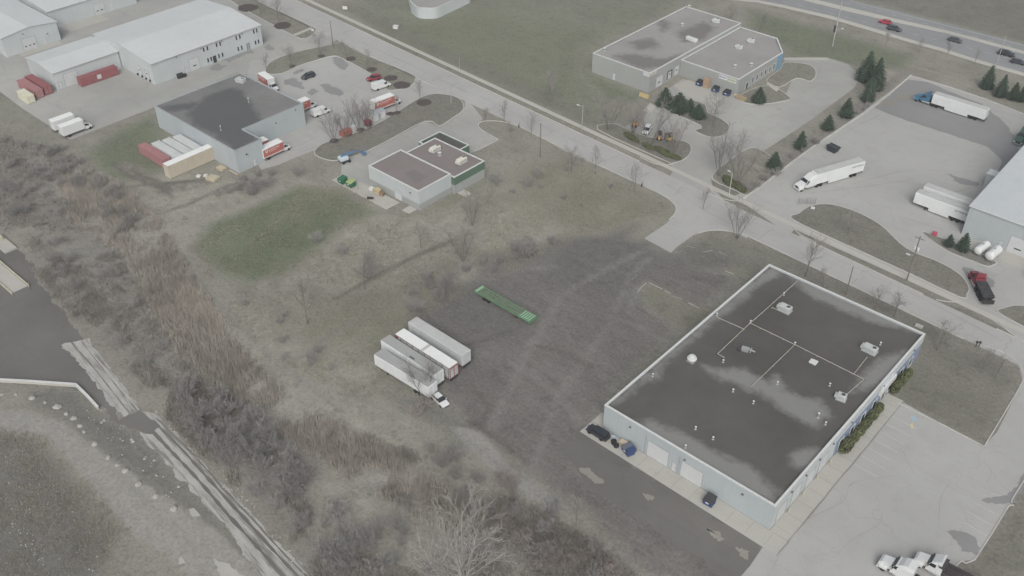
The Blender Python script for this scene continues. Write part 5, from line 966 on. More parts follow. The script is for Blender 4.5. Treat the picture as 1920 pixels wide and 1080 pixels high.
# --- bins
NAVY = mat('navy_bin', (.04, .06, .145), .6, .2, 1); GBIN = mat('green_bin', (.03, .12, .065), .6, .15, 1); GREYL = mat('grey_lid', (.10, .115, .14), .6, .15)
dumpster('navy dumpster with one open lid on the concrete strip near the black car', (-67.9, 108.1, .08), -PI/2-.35, NAVY, 2.2, 1.9, 1.5, GREYL, True); dumpster('navy dumpster right of the second garage door on the concrete strip', (-49.9, 107.9, .08), -PI/2+.05, NAVY, 1.8, 1.9, 1.6, DKM)
dumpster('green dumpster on the outer corner of the concrete pad', (-182.6, 135.2, .06), -PI/2, GBIN, 1.9, 2.0, 1.7, GBIN); dumpster('green dumpster with a yellow-green lid', (-179.6, 135.6, .06), -PI/2, GBIN, 1.9, 2.0, 1.7, mat('lime_lid', (.28, .33, .16), .6, .1))
for g, s in (((-144.3, 248.6), 'left of the tall cardboard crate'), ((-138.2, 248.2), 'right of the tall cardboard crate'), ((-134.2, 248.4), 'nearest the corner signs')): dumpster('navy dumpster '+s+' by the grey building', g, -PI/2, NAVY, 1.9, 1.9, 1.6, BLK)

# ================================================================ VEGETATION
def leafmat(name, c, var=.3, scale=1.5):
    m, nt, b = newmat(name); p = objpos(nt, True); n1 = noise(nt, p, scale, 3, .6); n2 = noise(nt, p, scale*.15, 2)
    f = mth(nt, 'ADD', mth(nt, 'MULTIPLY', n1, .6), mth(nt, 'MULTIPLY', n2, .4))
    nt.links.new(mixc(nt, ramp(nt, f, .32, .68), tuple(x*(1-var) for x in c), tuple(x*(1+var) for x in c)), b.inputs['Base Color'])
    b.inputs['Roughness'].default_value = .85; b.inputs['Specular IOR Level'].default_value = .15; MATS[name] = m; return m
BARK = leafmat('grey_bark', (.15, .138, .126), .2); TWIG = leafmat('bare_twigs', (.225, .213, .2), .2); PALEB = leafmat('pale_bark', (.31, .30, .278), .15); SHRUB = leafmat('grey_shrub_twigs', (.25, .24, .23), .22, .6)
REDTW = leafmat('reddish_twigs', (.26, .228, .21), .25, .6); NEEDLE = leafmat('conifer_needles', (.05, .07, .05), .4, 2.5); HEDGE = leafmat('clipped_hedge', (.095, .105, .055), .35, 2); REEDM = leafmat('dry_reeds', (.365, .333, .29), .3, .35); UNDER = leafmat('scrub_litter', (.25, .23, .208), .32, .25); STRAW = leafmat('dry_grass_blades', (.25, .235, .185), .3, .3)

def branch_mesh(seed, H, spread, nlim, trunk_r, upright=.5, first=.25, sub=(6, 5), stems=1, rtw=.014):
    """bare tree: trunk mesh (stem and limbs) and crown mesh (branches and twigs)"""
    rn = random.Random(seed); tr, cr = MB(), MB()
    def grow(p, d, L, r, lvl):
        k = 3 if lvl < 2 else 2; pts = [p]; q = p.copy(); dd = d.copy()
        for i in range(k):
            dd = (dd+Vector((rn.uniform(-1, 1), rn.uniform(-1, 1), rn.uniform(-.3, .8)))*(.16 if lvl else .06)).normalized(); q = q+dd*(L/k); pts.append(q.copy())
        tgt = tr if lvl <= 1 else cr; n = 6 if lvl == 0 else 4 if lvl == 1 else 3
        for i in range(k):
            r0 = r*(1-.75*i/k); r1 = r*(1-.75*(i+1)/k); tgt.tube(pts[i], pts[i+1], max(rtw*.6, r0), max(rtw*.5, r1), n, cap=False)
        if lvl >= 3: return
        cnt = nlim if lvl == 0 else sub[lvl-1]
        for j in range(cnt):
            t = first+(1-first)*(j+rn.random())/cnt if lvl == 0 else .2+.8*(j+rn.random())/cnt; t = min(t, .99); f = t*k; i = int(f)
            b = pts[i].lerp(pts[i+1], f-i); a = rn.uniform(0, 2*math.pi)
            out = Vector((math.cos(a), math.sin(a), 0)); out = (out-dd*out.dot(dd)).normalized() if lvl else out
            base = (pts[i+1]-pts[i]).normalized(); nd = (base*upright+out*(spread if lvl == 0 else .7)+Vector((0, 0, .18))).normalized()
            grow(b, nd, L*((.62-.3*t) if lvl == 0 else rn.uniform(.35, .6)), max(rtw, r*(.5 if lvl == 0 else .45)*(1-.5*t)), lvl+1)
    for s in range(stems):
        a = 2*math.pi*s/stems+rn.random(); d = Vector((0, 0, 1)) if stems == 1 else Vector((math.cos(a)*.4, math.sin(a)*.4, 1)).normalized()
        grow(Vector((0, 0, -.1)) if stems == 1 else Vector((math.cos(a)*.15, math.sin(a)*.15, -.1)), d, H*(1 if stems == 1 else rn.uniform(.8, 1)), trunk_r, 0)
    return tr, cr
def as_mesh(mb, name, m):
    o = mb.build(name, m); me = o.data; bpy.data.objects.remove(o); return me
def tree_kind(seed, m1, m2, *a, **k):
    tr, cr = branch_mesh(seed, *a, **k); return as_mesh(tr, 'trunk', m1), as_mesh(cr, 'crown', m2)
NARROW = [tree_kind(i, BARK, TWIG, 7.5, .45, 11, .09, .95, .2, (7, 5), rtw=.018) for i in (1, 2)]; ROUND = [tree_kind(i, BARK, TWIG, 6.5, .75, 12, .11, .6, .28, (7, 6), rtw=.018) for i in (3, 4, 5)]
MULTI = [tree_kind(i, BARK, TWIG, 8.5, .4, 7, .1, .95, .3, (6, 5), stems=4, rtw=.018) for i in (6, 7)]
BIG = tree_kind(21, PALEB, PALEB, 12.5, .95, 13, .2, .75, .15, (6, 4), stems=4, rtw=.03)
def plant_tree(kind, label, p, h=1., group='bare trees', name='bare_tree', w=1.):
    t = thing(name, label, 'tree', (p[0], p[1], gz(*p)), random.Random(label).uniform(0, 6.28), group); h *= 1.2; t.scale = (h*w, h*w, h)
    link('trunk', kind[0], t); link('crown', kind[1], t); return t
ST = 'young street trees'
for kd, h, p, s in [(MULTI[0], .78, (-90.5,183.1), 'multi-stemmed bare tree on the corner lawn by the pale driveway'), (NARROW[0], 1.05, (-70.2,180.2), 'bare tree behind the back edge of the dark roof'), (NARROW[1], .55, (-104.0,188.8), 'thin bare sapling inside the lawn corner near the intersection'), (NARROW[0], .8, (-122.0,183.6), 'thin bare tree by the kerb opposite the grey building driveway'), (ROUND[0], .8, (-141.0,180.9), 'bare tree in the field below the road, right of the wooden pole'), (NARROW[1], .7, (-135.2,184.1), 'thin kerbside tree between two field trees'), (NARROW[0], .7, (-161.7,187.9), 'thin bare tree just left of the wooden pole'), (NARROW[1], .6, (-173.2,188.8), 'small tree on the lawn tip by the road bend'), (ROUND[1], .45, (-178.1,186.2), 'smallest round tree at the kerb tip'), (NARROW[0], .5, (-165.7,183.4), 'little bare tree in front of the green-banded building lawn'),
    (ROUND[2], 1.1, (-171.9,207.5), 'bare tree in the open field beyond the sidewalk'), (MULTI[1], .95, (-147.9,206.3), 'tall grey tree at the parking verge left of the orange machine'), (MULTI[0], .75, (-141.2,209.3), 'bare tree overhanging the orange machine'), (MULTI[0], 1.05, (-133.4,206.7), 'tall slim tree in front of the white car'), (MULTI[1], 1.0, (-125.1,206.1), 'tall slim tree near the round end of the parking island'), (MULTI[0], 1.1, (-109.8,205.5), 'tall multi-stemmed tree left of the driveway hedge'), (MULTI[1], 1.05, (-104.0,205.2), 'tall multi-stemmed tree right of the white lamp post'), (ROUND[0], 1.15, (-125.8,227.6), 'broad bare tree on the middle island'),
    (ROUND[1], .85, (-36.7,175.4), 'bare tree on the lawn right of the big building'), (ROUND[2], .75, (-48.4,180.0), 'bare tree hugging the kerb behind the big building'), (ROUND[0], .7, (-52.7,179.6), 'pale bare tree left of the one behind the big building'), (NARROW[0], .6, (-27.1,174.4), 'thin dark sapling beside the mail posts'), (NARROW[1], .6, (-24.2,174.9), 'leaning sapling near the rounded lawn corner'), (ROUND[1], .7, (-70.8,202.7), 'bare tree on the teardrop island'), (ROUND[2], .8, (-63.4,175.2), 'bare tree by the wooden pole behind the roof edge'),
    (ROUND[0], .9, (-250.8,182.9), 'round bare tree on the strip between two parking lots'), (ROUND[1], .75, (-251.4,171.2), 'bare tree with dark mulch between the parking lots'), (ROUND[2], .95, (-283.8,191.0), 'grey bare tree in a mulch bed on the warehouse island'), (ROUND[0], .9, (-293.4,190.2), 'bare tree left of the mulch bed on the warehouse island'), (NARROW[1], .6, (-241.6,186.6), 'thin tree on the parking corner by the road'), (NARROW[0], .6, (-230.8,186.5), 'thin tree behind the red car'), (NARROW[1], .6, (-252.7,162.5), 'small bare tree above the depot roof'),
    (MULTI[0], .75, (-201.8,148.0), 'bare tree left of the orange-red bin'), (MULTI[1], .75, (-200.8,152.2), 'bare tree between the orange-red and white bins'), (MULTI[0], .85, (-200.0,156.4), 'bare tree in front of the dark red bin'), (MULTI[1], .8, (-199.7,159.7), 'bare tree left of the white shed'), (NARROW[0], .6, (-201.7,182.1), 'thin tree on the tip of the depot lawn'), (NARROW[1], .5, (-200.9,171.6), 'small tree beside the driving red truck'),
    (ROUND[1], 1.4, (-142.9,91.7), 'lone dark bare tree in the scrubby field'), (ROUND[2], 1.15, (-143.2,108.4), 'wide bare tree in the field left of the ditch'), (MULTI[1], .8, (-133.8,131.2), 'multi-stemmed bare tree beside the ditch line'), (MULTI[0], .7, (-142.9,143.8), 'bare tree at the pale clearing'), (ROUND[0], .8, (-145.2,128.3), 'bare tree near the middle of the field'), (ROUND[1], .7, (-126.9,118.5), 'bare tree behind the stored trailers'), (NARROW[0], .6, (-64.5,88.3), 'small bare tree at the asphalt edge near the bottom'), (MULTI[1], .75, (-107.7,93.0), 'leafless sapling in front of the open-topped trailer'),
    (ROUND[2], .8, (-150.7,295.5), 'bare bush-like tree behind the lower grey roof'), (ROUND[0], .7, (-164.1,298.7), 'bare tree behind the far corner of the grey roof'), (NARROW[1], .5, (-113.7,315.6), 'thin sapling by the highway path'), (NARROW[0], .5, (-103.1,318.2), 'thin sapling right of another along the highway path'), (NARROW[1], .5, (-94.8,321.1), 'thin sapling third along the highway path'), (NARROW[0], .5, (-85.8,321.4), 'thin sapling nearest the spruces on the highway path')]:
    plant_tree(kd, s, p, h, ST)
plant_tree(BIG, 'big pale-branched spreading tree at the bottom edge', (-69.7,65.4), 1.0, None)
# ---- conifers
def conifer(seed, H, Rb, layers=22):
    rn = random.Random(seed); mb = MB()
    for k in range(layers):
        t = k/layers; z = .35+(H-.6)*t; rad = Rb*min(1, .72+t*2.2)*(1-t)**.72*rn.uniform(.9, 1.1)+.12; n = max(6, int(17*(1-t))+4)
        for i in range(n):
            a = 2*math.pi*(i+rn.random()*.7)/n+k*.4; L = rad*rn.uniform(.72, 1.12); ca, sa = math.cos(a), math.sin(a)
            for j in range(4):
                r0 = L*j/4.2; r1 = L*(j+1.25)/4.2; w = .16+.3*(1-t)*(.5+.5*math.sin(j*1.2+.6)); dz = -.22*(j/4)*L*.5+rn.uniform(-.08, .08)+.12*j*.25; tx, ty = -sa*w, ca*w
                zz = z+dz; up = rn.uniform(.02, .22)
                mb.add([(ca*r0, sa*r0, zz+.12), (ca*r1*.8+tx, sa*r1*.8+ty, zz-.05), (ca*r1, sa*r1, zz+up), (ca*r1*.8-tx, sa*r1*.8-ty, zz-.05)], [(0, 1, 2), (0, 2, 3)])
    mb.lathe([(Rb*.55, .5), (Rb*.5, H*.3), (Rb*.2, H*.7), (.02, H*.95)], 9)
    tr = MB(); tr.tube((0, 0, -.1), (0, 0, H*.6), .17, .05, 6); return as_mesh(tr, 'trunk', BARK), as_mesh(mb, 'crown', NEEDLE)
CON = [conifer(1, 6, 2.6), conifer(2, 6, 2.7), conifer(3, 9, 3.9, 26)]
EV = 'evergreens along the yard fence'
for kd, h, w, p, s, g in [(0, .92, 1.0, (-100.7,218.6), 'first and nearest evergreen in the row along the yard kerb', EV), (1, .92, .95, (-101.0,233.8), 'second evergreen in the row along the yard kerb', EV), (0, .9, .95, (-100.5,249.0), 'third evergreen in the row along the yard kerb', EV), (1, 1.05, .95, (-100.2,260.0), 'fourth evergreen in the row along the yard kerb', EV), (2, .95, .85, (-100.0,273.7), 'broad evergreen in front of the tall pair', EV), (2, 1.25, .85, (-102.3,283.5), 'tall evergreen at the far end of the row', EV), (2, 1.2, .95, (-106.9,286.4), 'tall rounded evergreen behind the others', EV),
    (2, .95, .75, (-76.3,306.8), 'left spruce of the pair at the upper right', EV), (2, .9, .75, (-71.1,304.1), 'right spruce of the pair at the upper right', EV), (0, 1.05, .8, (-67.4,304.5), 'small spruce left of the edge at the upper right', EV), (1, 1.0, .75, (-65.1,305.2), 'small spruce touching the right picture edge', EV),
    (0, 1.0, 1.25, (-144.5,229.8), 'leftmost dark juniper in front of the loading apron', 'junipers'), (1, 1.1, 1.4, (-139.4,229.7), 'largest juniper in front of the loading apron', 'junipers'), (0, .7, 1.1, (-136.9,232.0), 'narrow juniper behind the front one', 'junipers'), (1, .85, 1.2, (-132.6,229.8), 'rightmost juniper in front of the loading apron', 'junipers'), (2, .62, 1.25, (-124.4,250.7), 'broad spruce at the corner of the grey building', 'junipers'),
    (0, .85, .85, (-47.2,215.1), 'small pine against the pale warehouse wall', 'pines by the wall'), (1, .55, 1.0, (-50.5,214.8), 'low pine left of the wall pine', 'pines by the wall')]:
    t = thing('evergreen_tree', s, 'tree', (*p, 0), random.Random(s).uniform(0, 6), g); q_ = random.Random(s+'w'); t.scale = (h*w*q_.uniform(.88, 1.15), h*w*q_.uniform(.88, 1.15), h*q_.uniform(.92, 1.08)); link('trunk', CON[kd][0], t); link('crown', CON[kd][1], t)
# ---- clipped hedge shrubs
def globe(seed, rx=1, rz=1, n=420, s=.22):
    rn = random.Random(seed); mb = MB(); mb.lathe([(.25*rx, .05), (.8*rx, .5*rz), (.85*rx, 1.0*rz), (.5*rx, 1.6*rz), (.05, 1.78*rz)], 8)
    for i in range(n):
        z = rn.uniform(-.85, 1); a = rn.uniform(0, 6.283); q = math.sqrt(max(0, 1-z*z)); k = rn.uniform(.86, 1.12); p = Vector((q*math.cos(a)*rx*k, q*math.sin(a)*rx*k, rz*(1+z*.95*k))); d = Vector((rn.uniform(-1, 1), rn.uniform(-1, 1), rn.uniform(-1, 1))).normalized()*s; e = d.orthogonal().normalized()*s*.7
        mb.add([p-d, p+e, p+d, p-e], [(0, 1, 2), (0, 2, 3)])
    return as_mesh(mb, 'foliage', HEDGE)
GL = [globe(i) for i in (1, 2, 3)]; stm = MB(); stm.tube((0, 0, 0), (0, 0, .6), .06, n=5); STEM = as_mesh(stm, 'stem', BARK)
def shrub(label, p, sx, sy, sz, k=0, group=None, rz=0.): 
    t = thing('hedge_shrub', label, 'shrub', (*p, .1), rz, group); t.scale = (sx, sy, sz); link('stem', STEM, t); link('foliage', GL[k % 3], t); return t
for i, (y, sy, sz, sx, s) in enumerate(((136.2, 2.0, 1.2, 1.0, 'nearest and fattest clipped shrub by the white wall'), (139.3, 1.5, .7, .8, 'low clipped shrub second from the garage end'), (141.6, 1.7, .78, .85, 'low clipped shrub third from the garage end'), (144.4, 1.8, .72, .8, 'low clipped shrub in the middle of the wall hedge'), (147.2, 1.7, .85, .85, 'clipped shrub before the entrance step'), (149.7, 1.2, 1.0, .8, 'dark clipped shrub at the left of the office entrance'), (157.2, 1.2, 1.35, .8, 'tall clipped shrub right of the office entrance'), (159.8, 1.5, 1.5, .85, 'tallest clipped shrub near the lawn end of the wall'), (163.0, 1.3, 1.0, .75, 'clipped shrub at the lawn end of the wall'))): shrub(s, (-37.85, y), sx, sy, sz, i, 'clipped shrubs along the white wall')
for p, sx, sy, sz, rz, s in (((-139.7,206.4), 3.0, 1.0, .45, -.3, 'low hedge patch under the bare tree by the orange machine'), ((-133.1,205.3), 2.2, .9, .4, -.2, 'low hedge left of the slim tree trunk'), ((-127.8,205.6), 3.4, 1.1, .5, -.2, 'long low hedge on the round island end'), ((-124.0,205.5), 1.6, .9, .4, 0, 'short dark hedge at the island tip'), ((-106.0,204.2), 2.6, 1.2, .6, -.6, 'dark hedge left of the white lamp post'), ((-102.2,203.6), 2.4, 1.2, .55, -.5, 'dark hedge right of the white lamp post')): shrub(s, p, sx, sy, sz, 1, 'low hedges by the driveways', rz)
MULCH = mat('dark_mulch', (.075, .062, .058), .95, .25, 1.)
for p, a, b in (((-280.4,190.1), 3.6, 2.3), ((-303.1,191.6), 4.2, 2.6), ((-249.9,182.6), 1.5, 1.0), ((-250.7,171.2), 1.3, .9), ((-240.9,187.8), 2.0, 1.4), ((-229.6,187.0), 2.0, 1.3), ((-201.9,148.3), 1.5, 1.1), ((-201.9,153.3), 1.4, 1.0), ((-201.4,157.7), 1.4, 1.0), ((-201.8,161.3), 1.4, .9), ((-202.3,170.3), 1.4, .9), ((-201.3,172.1), 1.3, .9), ((-200.1,182.1), 2.6, 1.2), ((-214.1,185.8), 3.0, 1.6), ((-220.3,186.9), 2.4, 1.5)):
    mb = MB(); n = 18; rn = random.Random(int(p[0]*10)); mb.add([(p[0]+a*math.cos(6.283*i/n+.7)*rn.uniform(.88, 1.1)*.9, p[1]+a*math.sin(6.283*i/n+.7)*rn.uniform(.88, 1.1)*.9, .165) for i in range(n)], [tuple(range(n))]); structure(mb.build('mulch_bed', MULCH))
# ---- bare shrubs
SHR = []
for i in range(6):
    tr, cr = branch_mesh(40+i, 2.6, .7, 6, .03, .8, .1, (5, 3), stems=7, rtw=.016); tr.add(cr.v, cr.f); SHR.append(as_mesh(tr, 'bare_shrub', REDTW if i == 5 else SHRUB))
rs2 = random.Random(77)
ZONES = [([(-145.4,61.5),(-137.0,65.9),(-125.2,67.6),(-113.9,66.5),(-104.2,61.3),(-99.1,54.9),(-111.4,54.9),(-125.8,55.8),(-137.6,56.4)], 52, 'grey leafless shrub in the thicket beside the concrete haul road', (.8, 1.5)), ([(-102.8,57.8),(-93.9,67.4),(-84.0,68.4),(-74.6,64.4),(-87.7,52.6)], 26, 'leafless shrub in the thicket at the bottom edge left of the big tree', (.8, 1.4)),
         ([(-272.9,84.4),(-253.6,93.6),(-215.4,92.5),(-200.4,89.4),(-207.2,80.2),(-229.1,73.4),(-230.2,64.2)], 44, 'leafless shrub in the dense scrub at the left edge', (.7, 1.2)), ([(-218.9,69.6),(-200.9,76.6),(-170.6,71.0),(-149.5,64.2),(-150.0,59.5),(-173.5,61.0),(-199.4,63.6)], 20, 'scattered leafless shrub on the mossy ground beside the truck route', (.5, 1.1)), ([(-98.7,83.8),(-89.8,86.4),(-79.3,88.0),(-67.4,88.9),(-61.0,88.4),(-51.0,85.7),(-64.1,73.9),(-71.4,75.2),(-82.6,77.6)], 46, 'reddish-grey leafless shrub in the weeds below the gravel yard', (.6, 1.1)),
         ([(-162.2,86.3),(-146.9,92.4),(-131.5,91.7),(-120.1,90.7),(-122.6,84.2),(-134.5,79.9),(-149.8,77.5)], 9, 'low leafless shrub in the dry field left of the stored trailers', (.4, .8)), ([(-133.8,122.6),(-128.1,142.2),(-121.4,154.4),(-118.5,144.9),(-126.4,129.3),(-127.8,113.3)], 14, 'leafless shrub along the upper edge of the gravel yard', (.5, .9)), ([(-135.6,114.2),(-135.7,121.0),(-127.3,123.0),(-125.3,109.3),(-128.8,106.1)], 8, 'leafless shrub behind the stored trailers', (.6, 1.0)), ([(-206.9,114.4),(-198.7,133.1),(-194.3,133.2),(-195.0,114.4),(-200.0,106.4)], 12, 'leafless shrub on the rough bank below the depot', (.6, 1.0)), ([(-99.4,201.2),(-98.8,212.5),(-97.5,273.5),(-96.7,279.1),(-98.3,275.2),(-100.7,215.6),(-101.7,203.7)], 14, 'leafless shrub along the yard kerb under the evergreens', (.45, .8)), ([(-159.3,172.5),(-145.4,193.0),(-122.9,182.8),(-126.9,165.4),(-142.4,158.2)], 6, 'faint leafless shrub on the lawn below the road', (.4, .7))]
for zp, cnt, lab, (lo, hi) in ZONES:
    xs_ = [a for a, _ in zp]; ys_ = [b for _, b in zp]; k = 0
    while k < cnt:
        x, y = rs2.uniform(min(xs_), max(xs_)), rs2.uniform(min(ys_), max(ys_))
        if not inpoly(x, y, zp): continue
        s = rs2.uniform(lo, hi); o = link('bare_shrub', SHR[5 if 'reddish' in lab and rs2.random() < .6 else rs2.randrange(5)], None, (x, y, gz(x, y)), rs2.uniform(0, 6.28)); o.scale = (s*1.15, s*1.15, s); tag(o, lab, 'shrub', lab.split(' in ')[-1].split(' along ')[-1]+' shrubs'); k += 1
for p, s, lab in [((-123.9,142.4), 1.5, 'broad grey shrub at the upper left corner of the gravel yard'), ((-127.3,142.9), 1.2, 'grey shrub left of the broad one at the yard corner'), ((-145.8,111.8), 1.3, 'grey shrub beside the wide bare tree in the field'), ((-165.6,113.0), 1.0, 'grey shrub below the green grass patch'), ((-157.4,113.5), 1.0, 'grey shrub right of the green grass patch'), ((-128.1,120.1), 1.3, 'grey shrub behind the stored trailers, tallest of them'), ((-128.0,110.6), 1.2, 'grey shrub touching the far trailer nose'), ((-104.7,91.0), 1.0, 'reddish shrub beside the white sedan'), ((-104.7,88.4), .9, 'low reddish shrub left of the white sedan'), ((-151.8,162.2), 1.1, 'grey shrub on the lawn right of the green band'), ((-144.5,166.9), 1.0, 'grey shrub mid-way along the lawn ditch'), ((-145.1,171.9), .9, 'small grey shrub near the field tree'), ((-196.2,120.4), 1.2, 'dark shrub on the bank below the depot door'), ((-198.2,116.8), 1.0, 'dark shrub left of another on the depot bank'), ((-194.2,129.5), 1.0, 'grey shrub on the bank above the green grass'), ((-98.3,215.9), .8, 'twiggy shrub at the foot of the first evergreen'), ((-99.0,207.2), .8, 'twiggy shrub at the near end of the yard kerb')]:
    o = link('bare_shrub', SHR[5 if 'reddish' in lab else rs2.randrange(5)], None, (p[0], p[1], gz(*p)), rs2.uniform(0, 6.28)); o.scale = (s*1.3, s*1.3, s); tag(o, lab, 'shrub', 'single shrubs in the field')
# ---- reeds, undergrowth and dry tufts (uncountable)
def tufts(name, label, cat, zones, cnt, h, w, blades, lean, m, seed):
    r = np.random.RandomState(seed); P = []
    for zp, share in zones:
        xs_ = [a for a, _ in zp]; ys_ = [b for _, b in zp]; n = int(cnt*share); X = r.uniform(min(xs_), max(xs_), n*8); Y = r.uniform(min(ys_), max(ys_), n*8); dens = vnoise(X, Y, 4.5, seed+3)*.6+vnoise(X, Y, 14, seed+4)*.7
        ok = (sdist(X, Y, zp) > -1.5*r.rand(n*8)) & (dens > .42+.3*r.rand(n*8)); X, Y = X[ok][:n], Y[ok][:n]; P.append(np.stack([X, Y], 1))
    P = np.concatenate(P); P = np.repeat(P, blades, 0); n = len(P); P = P+r.normal(0, .28, P.shape)
    i = np.clip(np.round(P[:, 0]+395).astype(int)+4, 0, GZ.shape[1]-1); j = np.clip(np.round(P[:, 1]-4).astype(int)+4, 0, GZ.shape[0]-1); Z = GZ[j, i]-.05
    a = r.uniform(0, 6.283, n); hh = h*r.uniform(.55, 1.15, n); ww = w*r.uniform(.6, 1.3, n); lx, ly = r.normal(0, lean, n)*hh, r.normal(0, lean, n)*hh
    v = np.stack([np.stack([P[:, 0]-np.cos(a)*ww, P[:, 1]-np.sin(a)*ww, Z], 1), np.stack([P[:, 0]+np.cos(a)*ww, P[:, 1]+np.sin(a)*ww, Z], 1), np.stack([P[:, 0]+lx, P[:, 1]+ly, Z+hh], 1)], 1).reshape(-1, 3)
    me = bpy.data.meshes.new(name); me.vertices.add(3*n); me.vertices.foreach_set('co', v.ravel()); me.loops.add(3*n); me.loops.foreach_set('vertex_index', np.arange(3*n, dtype=np.int32)); me.polygons.add(n); me.polygons.foreach_set('loop_start', np.arange(n, dtype=np.int32)*3); me.polygons.foreach_set('loop_total', np.full(n, 3, np.int32)); me.update(calc_edges=True); me.materials.append(m)
    o = link(name, me); o['kind'] = 'stuff'; return tag(o, label, cat)
tufts('reeds', 'tan band of dry reeds running diagonally through the scrub', 'reeds', [(REEDS, .85), (REEDS2, .15)], 8000, 1.9, .045, 7, .12, REEDM, 5)
tufts('undergrowth', 'brown dead undergrowth filling the scrub belt', 'undergrowth', [(BRUSHES[0], .3), (BRUSHES[1], .2), (BRUSHES[2], .3), (BRUSHES[3], .1), (ROUGH, .1)], 20000, .75, .06, 6, .5, UNDER, 6)
tufts('dry_grass', 'rough dry grass tufts over the open fields', 'grass', [([(-187.0,92.2),(-189.8,126.1),(-152.2,156.4),(-146.1,184.4),(-110.9,184.9),(-121.4,154.4),(-126.2,108.5),(-115.4,86.5),(-131.6,80.4),(-155.2,79.9)], .8), ([(-168.5,28.6),(-150.8,37.0),(-128.0,35.1),(-106.7,35.5),(-132.3,12.5)], .2)], 26000, .4, .05, 4, .5, STRAW, 7)

# ================================================================ ROOF EQUIPMENT
def hvac(label, loc, rz, L=2.6, W=1.6, H=1.3, name='rooftop_unit', m=None):
    t = thing(name, label, 'air conditioner', loc, rz); m = m or UNIT
    MB().box(-L/2-.12, -W/2-.12, 0, L/2+.12, W/2+.12, .22).build('curb', GALV, t); MB().bbox(-L/2, -W/2, .22, L/2, W/2, H, .04).build('casing', m, t)
    f = MB().lathe([(.5, H), (.5, H+.12), (.42, H+.14)], 14, (L/2-.62, 0)).build('fan_shroud', m, t); MB().lathe([(.4, H+.141), (.08, H+.15)], 12, (L/2-.62, 0)).build('fan', DKM, f)
    g = MB()
    for i in range(5): g.box(-L/2+.15, -W/2-.03, .4+i*.15, L/2-.3, -W/2, .47+i*.15); 
    g.build('louvre', FRAME, t); MB().box(-L/2-.45, -W/2+.15, .35, -L/2, W/2-.15, H*.75).build('intake_hood', m, t); return t
def vent(label, loc, h=.6, r=.115, cap=True, name='roof_vent', group=None):
    t = thing(name, label, 'vent', loc, 0, group); MB().lathe([(r*2.2, 0), (r*1.9, .06), (r, .1), (r, h)], 10).build('pipe', GALV, t)
    if cap: MB().lathe([(r*1.7, h), (r*1.9, h+.1), (r*.4, h+.25)], 10).build('cap', COPE, t)
    return t
zr = 5.72
hvac('rooftop unit nearest the back-left edge of the dark roof', (-64.6, 158.8, zr), 0); hvac('rooftop unit at the far right of the dark roof', (-45.2, 158.6, zr), 0, 2.8); hvac('small rooftop unit close to the white right-hand wall', (-43.0, 142.0, zr), .2, 1.7, 1.4, 1.2)
ex = thing('exhaust_fan', 'large round white exhaust fan near the left roof edge', 'vent', (-70.4, 132.0, zr)); MB().box(-.8, -.8, 0, .8, .8, .35).build('curb', GALV, ex); MB().lathe([(.5, .35), (.95, .5), (1.0, .85), (.85, .95)], 16).build('skirt', COPE, ex); MB().lathe([(.7, .95), (.72, 1.25), (.55, 1.4), (.1, 1.45)], 16).build('hood', COPE, ex)
for p, s in (((-73.6,123.1), 'standing in a pale patch near the left roof edge'), ((-54.2,137.5), 'standing in a pale ring in the middle of the roof'), ((-65.5,135.9), 'beside the bent pipe end'), ((-59.5,129.9), 'on the pale streak'), ((-54.9,129.7), 'on dark membrane below the pale streak'), ((-59.3,116.6), 'left of the near pair by the front edge'), ((-55.5,116.6), 'right of the near pair by the front edge'), ((-58.1,111.5), 'touching the pale band by the front wall'), ((-46.4,143.9), 'next to the small rooftop unit'), ((-44.5,162.0), 'beside the far right rooftop unit'), ((-43.9,134.5), 'tall, on the blotchy pale patch'), ((-42.0,133.8), 'short, on the blotchy pale patch'), ((-74.5,147.7), 'at the pipe end by the left parapet'), ((-67.9,150.3), 'at the pipe crossing nearest the left'), ((-57.5,150.3), 'at the pipe crossing in the middle'), ((-67.5,163.5), 'beside the back-left rooftop unit')):
    vent('small white roof vent '+s, (*p, zr), .55 if 'tall' not in s else 1.1)
sk = thing('roof_hatch', 'square pale roof hatch between the two right-hand pipes', 'hatch', (*(-52.0,147.8), zr), .1); MB().box(-.7, -.6, 0, .7, .6, .3).build('curb', GALV, sk); MB().bbox(-.8, -.7, .3, .8, .7, .45, .1).build('lid', COPE, sk)
cf = thing('roof_machinery', 'cluster of grey ducts and a dark fan near the pipe loop', 'machine', (*(-63.6,142.1), zr), .3)
MB().box(-1.3, -.5, 0, .2, .5, .7).build('casing', GALV, cf); MB().tube((-.2, .2, .5), (1.5, -.2, .5), .18, n=8).tube((.6, -.7, .45), (.6, .7, .45), .14, n=8).build('duct', GALV, cf); MB().lathe([(.4, 0), (.4, .5), (.3, .6)], 10, (-1.6, -.5)).build('fan', DKM, cf)
PIPE = mat('pale_gas_pipe', (.40, .38, .33), .6, .12)
pl = thing('gas_pipe', 'pale gas pipe grid on low blocks running across the dark roof', 'pipe', (0, 0, 0))
runs = [[(-73.9,147.0),(-67.7,147.4)], [(-67.7,170.0),(-67.7,157.2),(-67.8,149.7),(-67.6,137.1),(-66.0,137.1)], [(-68.0,150.0),(-57.4,150.1),(-42.2,149.9),(-42.9,141.7)], [(-57.4,150.1),(-57.5,133.0)], [(-44.7,156.3),(-44.4,150.1)], [(-67.1,157.7),(-65.2,157.8)]]
